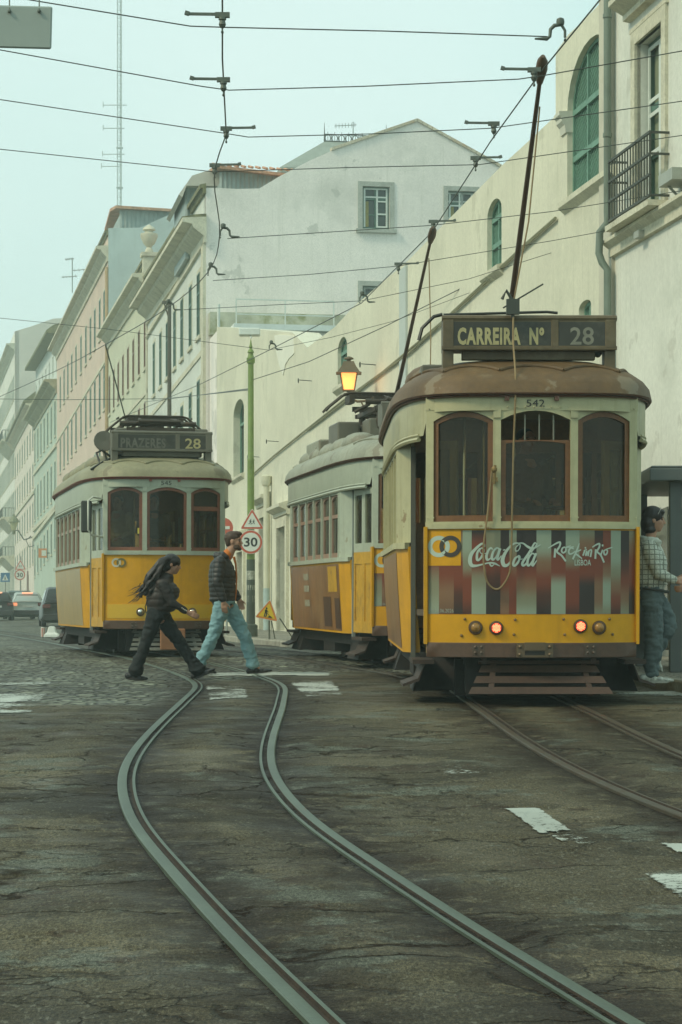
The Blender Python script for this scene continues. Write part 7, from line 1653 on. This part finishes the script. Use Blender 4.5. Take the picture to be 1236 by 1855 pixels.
for l in (NL, FL): chain(b, [(l[0],.085),(l[1],.06),(l[2],.042)])
chain(b, [(NL[2],.04), ((-.28,-.11,.075),.024)]); chain(b, [(FL[2],.04), ((.38,.10,.075),.026)])
organic('body', b, .0075, SKIN, pm, 3)
eyes(hc, hf, hu, pm)
b = MB(); b.ball(A(-.022,0,.045), (.104,.083,.088), 16, 10, HM); b.ball(A(-.060,0,.0), (.052,.070,.075), 12, 8, HM); b.ball(A(.045,0,.098), (.060,.062,.030), 12, 8, HM); b.ball(A(.02,0,.108), (.07,.06,.026), 12, 8, HM)
organic('hair', b, .009, HAIRB, pm, 2, post=lambda co, no: co+no*((fbm(co[:,0]*60, co[:,2]*40+co[:,1]*40, 3)-.47)*.008)[:,None])
b = MB()
for k in (-1,1): b.ball(A(.040,k*.047,-.066), (.045,.018,.034), 10, 6, HM)
b.ball(A(.074,0,-.092), (.030,.034,.024), 12, 8, HM); b.ball(A(.090,0,-.045), (.010,.026,.006), 8, 6, HM); organic('beard', b, .007, mat('brown_beard', (.075,.036,.016), .7, var=.3, scale=60), pm, 2)
b = MB(); chain(b, [((-.055,0,.96),.165), ((-.065,0,1.10),.172), ((-.062,0,1.25),.178), ((-.07,0,1.38),.150), ((-.05,0,1.45),.10)], 20)
b.v = [(v[0]*.98-.002, v[1]*1.22, v[2]) for v in b.v]; b.ball((-.06,0,.945), (.170,.20,.075), 18, 8)
for a in (NA, FA): chain(b, [(a[0],.085),(tuple((Vector(a[0])+Vector(a[1]))/2),.080),(a[1],.070),(tuple(Vector(a[1]).lerp(Vector(a[2]),.9)),.052)])
for t in range(9): an_ = PI*.35+PI*1.3*t/8; b.ball((-.055+.085*math.cos(an_), .095*math.sin(an_), 1.475+.018*math.cos(an_+PI)), .042, 10, 6)
jk = organic('jacket', b, .0095, BLACKJ, pm, 3, post=quilt(.06, .0075))
b = MB(); b.tube([(.085,-.06,1.47),(.105,-.03,1.38),(.118,-.02,1.22),(.112,-.02,1.05),(.10,-.02,.92)], [.018,.012,.010,.009,.008], 8); b.build('jacket_lining', ORANGE, jk, smooth=60)
b = MB(); chain(b, [((-.02,0,1.46),.072),((.015,0,1.52),.068)]); organic('shirt_collar', b, .008, ORANGE, pm, 2)
b = MB(); b.ball((-.03,0,.92), (.135,.17,.10), 16, 10)
chain(b, [((-.05,-.095,.90),.108),(tuple(Vector(NL[0]).lerp(Vector(NL[1]),.55)),.096),(NL[1],.082),(tuple(Vector(NL[1]).lerp(Vector(NL[2]),.5)),.078),((-.335,-.11,.15),.080)], 16); chain(b, [((-.01,.095,.90),.108),(tuple(Vector(FL[0]).lerp(Vector(FL[1]),.55)),.098),(FL[1],.084),(tuple(Vector(FL[1]).lerp(Vector(FL[2]),.5)),.080),((.315,.10,.13),.082)], 16)
organic('trousers', b, .009, JEANL, pm, 3, post=folds(.020))
shoe(pm, (.545,.10,.035), (.255,.10,.005), SHOEB, SOLEB); shoe(pm, (-.145,-.11,.012), (-.405,-.11,.085), SHOEB, SOLEB)

# ---- woman with the long hair, leaning into her step
Yw = 27.3; WX = (300-618)*Yw/4200; WZ = float(gz(Yw)); pw_ = thing('person', 'woman with long dark hair in a dark padded vest striding to the right', 'person', (WX,Yw,WZ))
hc, hf, hu = (.085,0,1.355), (1,-.05,-.22), (.22,0,1)
b = MB(); A, HM = head(b, hc, hf, hu, .93)
chain(b, [((-.04,0,1.14),.065), ((.02,0,1.21),.050), ((.055,0,1.28),.048)]); chain(b, [((-.10,0,.76),.125), ((-.08,0,.90),.115), ((-.05,0,1.02),.125), ((-.03,0,1.12),.095)])
NA = [(-.01,-.165,1.115), (.095,-.235,.90), (.275,-.225,.790)]; FA = [(-.04,.165,1.115), (-.10,.22,.90), (.0,.22,.74)]
for a in (NA, FA): chain(b, [(a[0],.046),(a[1],.036),(a[2],.026)])
hand(b, NA[2], (1,0,-.42), (.2,.3,1), (0,1,-.3), .45, .92); hand(b, FA[2], (.5,0,-1), (1,0,0), (0,-1,0), .6, .92)
NL = [(-.11,-.09,.77), (-.225,-.10,.44), (-.345,-.10,.11)]; FL = [(-.07,.09,.77), (.185,.09,.40), (.375,.09,.115)]
for l in (NL, FL): chain(b, [(l[0],.085),(l[1],.055),(l[2],.038)])
chain(b, [(NL[2],.036), ((-.31,-.10,.055),.022)]); chain(b, [(FL[2],.036), ((.42,.09,.085),.022)])
organic('body', b, .0075, SKIN2, pw_, 3); eyes(hc, hf, hu, pw_, .93)
b = MB(); b.ball(A(-.020,0,.040), (.106,.086,.092), 16, 10, HM); b.ball(A(-.055,0,-.01), (.065,.082,.10), 12, 8, HM)
rr = random.Random(5)
for k in range(40):
    y0_ = rr.uniform(-.075,.075); L_ = rr.uniform(.75,1.0); dz = rr.uniform(-.03,.05); ph = rr.uniform(0,6); wv = rr.uniform(.012,.03)
    o_ = rr.random(); mixp = lambda a, c: a+(c-a)*o_; base = [(.045,y0_*.8,1.43),(mixp(.0,-.065),y0_*1.2,mixp(1.38,1.40)),(mixp(-.04,-.155),y0_*1.6,mixp(1.26,1.29)+dz*.3),(mixp(-.07,-.225),y0_*1.9,mixp(1.16,1.185)+dz*.5),(mixp(-.10,-.26)-.02*rr.random(),y0_*2.0,mixp(1.06,1.09)+dz*.8),(mixp(-.13,-.285)-.02*rr.random(),y0_*2.0,mixp(.98,1.0)+dz)]
    pts = cr_pts([Vector(p) for p in base], 3); pts = [p+Vector((math.sin(i*.9+ph)*wv*i/15, math.cos(i*.8+ph)*wv*i/15, math.sin(i*1.1+ph)*wv*.7*i/15)) for i, p in enumerate(pts)]; m_ = len(pts)
    b.tube(pts, [.034*(1-.72*i/m_) for i in range(m_)], 7)
organic('hair', b, .010, HAIRD, pw_, 2, post=lambda co, no: co+no*((fbm(co[:,0]*16+co[:,2]*10, (co[:,2]-co[:,0])*40+co[:,1]*45, 3)-.47)*.012)[:,None])
b = MB()
for k in range(34):
    y0_ = rr.uniform(-.14,.14); p = Vector((rr.uniform(-.29,-.20), y0_, rr.uniform(1.02,1.16))); q = [p]; v = Vector((-.022,0,-.022))
    for j in range(5): v += Vector((rr.uniform(-.014,.006), rr.uniform(-.01,.01), rr.uniform(-.018,.02))); q.append(q[-1]+v*.8)
    b.tube(q, [.005,.0045,.004,.003,.002,.001], 5)
b.build('loose_strands', HAIRD, pw_, smooth=60)
b = MB(); chain(b, [((-.085,0,.83),.140), ((-.075,0,.93),.160), ((-.045,0,1.04),.160), ((-.03,0,1.13),.120), ((.02,0,1.19),.085)], 18); b.v = [(v[0]*1.0+.0, v[1]*1.18, v[2]) for v in b.v]; b.ball((.02,0,1.03),(.15,.17,.13),14,8); b.ball((.0,0,.86),(.14,.17,.07),14,8)
for s in (-1,1): b.ball((-.02,s*.165,1.12), (.085,.055,.07), 12, 8)
organic('vest', b, .0095, DARKV, pw_, 3, post=quilt(.085, .010))
b = MB()
for a in (NA, FA): chain(b, [(a[0],.072),(tuple((Vector(a[0])+Vector(a[1]))/2),.066),(a[1],.058),(tuple(Vector(a[1]).lerp(Vector(a[2]),.85)),.040)])
chain(b, [((-.05,0,1.02),.10),((-.03,0,1.12),.09)]); organic('sweater', b, .009, KNIT, pw_, 3, post=folds(.010, 20))
b = MB(); d_ = (Vector(NA[2])-Vector(NA[1])).normalized()
for k in range(5): b.ball(Vector(NA[2])-d_*(.015+.020*k)+Vector((0,-.036,.012)), .008, 8, 5)
b.build('bracelet_beads', mat('pale_beads', (.5,.48,.4), .3), pw_, smooth=60)
b = MB(); b.ball((-.09,0,.79), (.135,.16,.11), 16, 10)
chain(b, [((-.115,-.085,.77),.108),(tuple(Vector(NL[0]).lerp(Vector(NL[1]),.5)),.092),(NL[1],.070),(tuple(Vector(NL[1]).lerp(Vector(NL[2]),.5)),.068),((-.345,-.10,.10),.088)], 16); chain(b, [((-.065,.085,.77),.108),(tuple(Vector(FL[0]).lerp(Vector(FL[1]),.5)),.092),(FL[1],.070),(tuple(Vector(FL[1]).lerp(Vector(FL[2]),.5)),.068),((.375,.09,.11),.088)], 16)
organic('trousers', b, .009, JEAND, pw_, 3, post=folds(.014))
shoe(pw_, (.575,.09,.105), (.325,.09,.0), SHOEB, SOLEB); shoe(pw_, (-.21,-.10,.0), (-.455,-.10,.012), SHOEB, SOLEB)
b = MB(); b.tube([(-.20,-.17,.93),(-.225,-.18,.86),(-.215,-.18,.78)], .006, 6); b.build('cord', KNIT, pw_)

# ---- woman in the checked jacket on the tram step
Yt = 21.85; TX = (1179-618)*Yt/4200; TZ = P(1179,1237,Yt).z; pt = thing('person', 'woman in checked jacket and grey jeans on the side step of tram 542', 'person', (TX,Yt,TZ))
TW = mat('checked_tweed', (.44,.45,.37), .9, var=.14, scale=30, fine=(120,.3))
def tweed(m):
    t = m.node_tree; L = t.links.new; bb = t.nodes['Principled BSDF']; src = bb.inputs['Base Color'].links[0].from_socket; tc = t.nodes['Texture Coordinate']; sp_ = N(t,'ShaderNodeSeparateXYZ'); L(tc.outputs['Object'], sp_.inputs[0]); prev = None
    for ax, per in ((2,.046),(0,.050)):
        a = N(t,'ShaderNodeMath',operation='MULTIPLY'); L(sp_.outputs[ax], a.inputs[0]); a.inputs[1].default_value = 1/per; f = N(t,'ShaderNodeMath',operation='FRACT'); L(a.outputs[0], f.inputs[0]); c = N(t,'ShaderNodeMath',operation='LESS_THAN'); L(f.outputs[0], c.inputs[0]); c.inputs[1].default_value = .2
        if prev: mx = N(t,'ShaderNodeMath',operation='MAXIMUM'); L(prev, mx.inputs[0]); L(c.outputs[0], mx.inputs[1]); prev = mx.outputs[0]
        else: prev = c.outputs[0]
    fa = N(t,'ShaderNodeMath',operation='MULTIPLY'); L(prev, fa.inputs[0]); fa.inputs[1].default_value = .8; mc = N(t,'ShaderNodeMix',data_type='RGBA'); L(fa.outputs[0], mc.inputs[0]); L(src, mc.inputs[6]); mc.inputs[7].default_value = (.10,.10,.075,1); L(mc.outputs[2], bb.inputs['Base Color'])
tweed(TW)
hc, hf, hu = (.035,0,1.535), (1,-.10,-.08), (.08,0,1)
b = MB(); A, HM = head(b, hc, hf, hu, .95); chain(b, [((-.02,0,1.30),.065), ((.0,0,1.38),.050), ((.02,0,1.45),.048)]); chain(b, [((-.0,0,.86),.12), ((-.0,0,1.02),.11), ((-.01,0,1.15),.125), ((-.015,0,1.27),.095)])
NA = [(-.03,-.165,1.275), (.045,-.215,1.02), (.205,-.20,.955)]; FA = [(-.01,.165,1.275), (.06,.21,1.03), (.26,.19,.98)]
for a in (NA, FA): chain(b, [(a[0],.048),(a[1],.037),(a[2],.027)])
hand(b, NA[2], (1,.1,-.05), (.1,.3,1), (0,1,-.3), 1.0, .92); hand(b, FA[2], (1,-.1,-.1), (0,0,1), (0,-1,0), .8, .92)
NL = [(-.01,-.09,.86), (.02,-.09,.47), (.0,-.09,.10)]; FL = [(.01,.09,.86), (.185,.10,.555), (.03,.11,.28)]
for l in (NL, FL): chain(b, [(l[0],.085),(l[1],.057),(l[2],.040)])
chain(b, [(NL[2],.038), ((.05,-.09,.055),.024)]); chain(b, [(FL[2],.038), ((.045,.11,.24),.024)]); organic('body', b, .0075, SKIN, pt, 3); eyes(hc, hf, hu, pt, .95)
b = MB(); b.ball(A(-.022,0,.045), (.108,.090,.092), 16, 10, HM); b.ball(A(-.055,0,-.035), (.078,.092,.10), 14, 8, HM); b.ball(A(-.04,0,-.10), (.070,.092,.045), 12, 8, HM); b.ball(A(.055,0,.085), (.045,.07,.03), 12, 6, HM)
organic('hair', b, .009, HAIRD, pt, 3, post=lambda co, no: co+no*((fbm(co[:,0]*50, co[:,2]*12+co[:,1]*50, 3)-.47)*.007)[:,None])
b = MB(); b.tube([A(.03,-.098,.055),A(.05,-.09,.10),A(.055,0,.128),A(.05,.09,.10),A(.03,.098,.055)], .004, 6); b.build('sunglasses', mat('sunglass_frame', (.35,.33,.28), .3), pt)
b = MB(); chain(b, [((.0,0,.94),.150), ((.0,0,1.04),.150), ((-.008,0,1.16),.150), ((-.015,0,1.26),.115)], 18); b.v = [(v[0], v[1]*1.2, v[2]) for v in b.v]; b.ball((.07,0,1.10),(.09,.16,.17),12,8)
for a in (NA, FA): chain(b, [(a[0],.075),(tuple((Vector(a[0])+Vector(a[1]))/2),.070),(a[1],.060),(tuple(Vector(a[1]).lerp(Vector(a[2]),.88)),.046)])
jk = organic('jacket', b, .0095, TW, pt, 3, post=folds(.010, 14)); b = MB(); ring_pts = [(.0+.165*math.cos(2*PI*k/24), .195*math.sin(2*PI*k/24), .875-.02*math.cos(2*PI*k/24)) for k in range(25)]; b.tube(ring_pts, .012, 6); b.build('jacket_hem', mat('dark_hem', (.03,.03,.024), .8), jk)
b = MB()
for k in range(16): a = 2*PI*k/16; b.ball((.0+.075*math.cos(a), .085*math.sin(a), 1.335+.02*math.cos(a+PI)), .038, 8, 6)
chain(b, [((.06,-.02,1.31),.04),((.09,-.02,1.18),.035)]); organic('scarf', b, .009, mat('pale_scarf', (.50,.51,.43), .9, var=.12, scale=20), pt, 3, post=folds(.012, 30))
b = MB(); b.ball((.0,0,.86), (.125,.155,.10), 16, 10); chain(b, [((-.01,-.085,.86),.105),((.01,-.09,.66),.098),((.02,-.09,.47),.086),((.01,-.09,.28),.084),((.0,-.09,.11),.078)], 16); chain(b, [((.01,.085,.86),.105),((.10,.095,.71),.098),((.185,.10,.555),.088),((.11,.105,.42),.084),((.04,.11,.30),.08)], 16)
organic('trousers', b, .009, JEANG, pt, 3, post=folds(.022)); WS = mat('white_sneaker', (.45,.45,.38), .6, var=.3, scale=22, stain=((.04,.04,.035), .9), stain_at=.55, stain_scale=18)
shoe(pt, (.19,-.09,.005), (-.10,-.09,.005), WS, mat('grey_sole', (.30,.29,.24), .7), .10, .052); shoe(pt, (.10,.11,.10), (.0,.11,.30), WS, mat('grey_sole', (.30,.29,.24), .7), .10, .052)
# ---- person in the fluffy coat, mostly outside the picture
Ye = 23.3; EX = (1281-618)*Ye/4200; EZ = pave(0,Ye); pe = thing('person', 'person in a white fluffy coat cut off by the right edge', 'person', (EX,Ye,EZ))
hc, hf, hu = (-.03,0,1.50), (-1,0,0), (0,0,1); b = MB(); A, HM = head(b, hc, hf, hu, .95); chain(b, [((.0,0,1.25),.065),((.0,0,1.40),.05)]); chain(b, [((0,0,.80),.12),((0,0,1.0),.12),((0,0,1.22),.11)])
NA = [(0,-.17,1.22),(-.05,-.22,1.0),(-.22,-.17,.93)]; FA = [(0,.17,1.22),(.02,.22,.98),(-.05,.2,.78)]
for a in (NA,FA): chain(b, [(a[0],.048),(a[1],.037),(a[2],.027)])
hand(b, NA[2], (-1,0,0), (0,0,1), (0,1,0), .9, .9); hand(b, FA[2], (-.2,0,-1), (-1,0,0), (0,-1,0), .5, .9)
for s in (-1,1): chain(b, [((0,s*.09,.82),.08),((.01*s,s*.09,.45),.056),((0,s*.09,.08),.04)]); chain(b, [((0,s*.09,.06),.035),((-.12,s*.09,.03),.03)])
organic('body', b, .008, SKIN, pe, 3); eyes(hc, hf, hu, pe, .95); b = MB(); b.ball(A(-.02,0,.045), (.107,.09,.092), 14, 8, HM); b.ball(A(-.055,0,-.03), (.075,.09,.11), 12, 8, HM); organic('hair', b, .01, HAIRD, pe, 3)
b = MB(); chain(b, [((0,0,.66),.17),((0,0,.85),.17),((0,0,1.05),.16),((0,0,1.22),.11)], 16); b.v = [(v[0],v[1]*1.2,v[2]) for v in b.v]
for a in (NA,FA): chain(b, [(a[0],.08),(a[1],.075),(tuple(Vector(a[1]).lerp(Vector(a[2]),.85)),.062)])
organic('coat', b, .011, mat('white_fleece', (.52,.54,.48), .95, var=.12, scale=30, bump=.6, bscale=90), pe, 2, post=lambda co, no: co+no*((fbm(co[:,0]*55, co[:,2]*55+co[:,1]*40, 3)-.47)*.035)[:,None])
b = MB(); b.ball((0,0,.82), (.12,.15,.1), 14, 8)
for s in (-1,1): chain(b, [((0,s*.085,.82),.10),((0,s*.09,.45),.075),((0,s*.09,.12),.065)])
organic('trousers', b, .01, JEAND, pe, 3, post=folds(.012))
for s in (-1,1): shoe(pe, (-.19,s*.09,.0), (.07,s*.09,.0), SHOEB, SOLEB)
# ---- driver and passenger standing inside two of the trams
def rider(label, T, lx, ly, coat, yaw=0.):
    M = Matrix.LocRotScale(T.location, T.rotation_euler, None); o = M @ Vector((lx,ly,.86)); p = thing('person', label, 'person', tuple(o), (0,0,T.rotation_euler.z+yaw)); hc = (0,-.03,1.60)
    b = MB(); head(b, hc, (0,-1,0), (0,0,1)); chain(b, [((0,0,1.40),.07),((0,-.01,1.52),.055)]); chain(b, [((0,0,.9),.13),((0,0,1.1),.13),((0,0,1.35),.13)])
    for s in (-1,1): a = [(s*.19,0,1.38),(s*.24,-.04,1.12),(s*.14,-.26,1.02)]; chain(b, [(a[0],.05),(a[1],.04),(a[2],.03)]); hand(b, a[2], (-s*.3,-1,-.1), (-s,0,.5), (0,0,-1), .7); chain(b, [((s*.09,0,.9),.085),((s*.09,-.01,.5),.06),((s*.09,0,.08),.042)]); chain(b, [((s*.09,0,.06),.036),((s*.09,-.14,.035),.03)])
    organic('body', b, .0085, SKIN2, p, 3); eyes(hc, (0,-1,0), (0,0,1), p); b = MB(); b.ball((0,.0,1.645), (.085,.105,.085), 14, 8); organic('hair', b, .01, HAIRD, p, 2)
    b = MB(); chain(b, [((0,0,.92),.15),((0,0,1.1),.15),((0,0,1.28),.155),((0,0,1.40),.11)], 16); b.v = [(v[0]*1.2,v[1],v[2]) for v in b.v]
    for s in (-1,1): chain(b, [((s*.19,0,1.38),.075),((s*.24,-.04,1.12),.065),((s*.155,-.23,1.03),.048)])
    organic('jacket', b, .0105, coat, p, 3, post=folds(.010)); b = MB()
    for s in (-1,1): chain(b, [((s*.09,0,.9),.11),((s*.09,-.01,.5),.08),((s*.09,0,.1),.07)])
    organic('trousers', b, .0105, JEAND, p, 3)
    for s in (-1,1): b = MB(); b.box(s*.09-.045,s*.09+.045,-.19,.07,0,.07); b.build('shoe', SHOEB, p, bevel=.02)
    return p
rider('driver in dark jacket standing behind the windscreen of tram 545', T3, -.08, .95, mat('dark_uniform', (.03,.033,.035), .8, var=.2)); rider('dim passenger in brown coat behind the middle window of tram 542', T1, .02, 1.15, mat('brown_coat', (.10,.06,.035), .8, var=.2), .5)
rider('dim passenger in pale coat behind the left window of tram 545', T3, -.62, 1.2, mat('pale_coat', (.30,.31,.26), .8, var=.2), -.5)
# ================================================================== HAZE
m = bpy.data.materials.new('street_haze'); m.use_nodes = True; t = m.node_tree; t.nodes.clear(); o = N(t,'ShaderNodeOutputMaterial'); v = N(t,'ShaderNodeVolumePrincipled')
v.inputs['Color'].default_value = (.82,.98,.93,1); v.inputs['Density'].default_value = HAZE; v.inputs['Anisotropy'].default_value = .2; t.links.new(v.outputs[0], o.inputs['Volume'])
b = MB(); b.box(-335,335,-65,645,-8,62); h = b.build('haze', m); tag(h, kind='stuff')
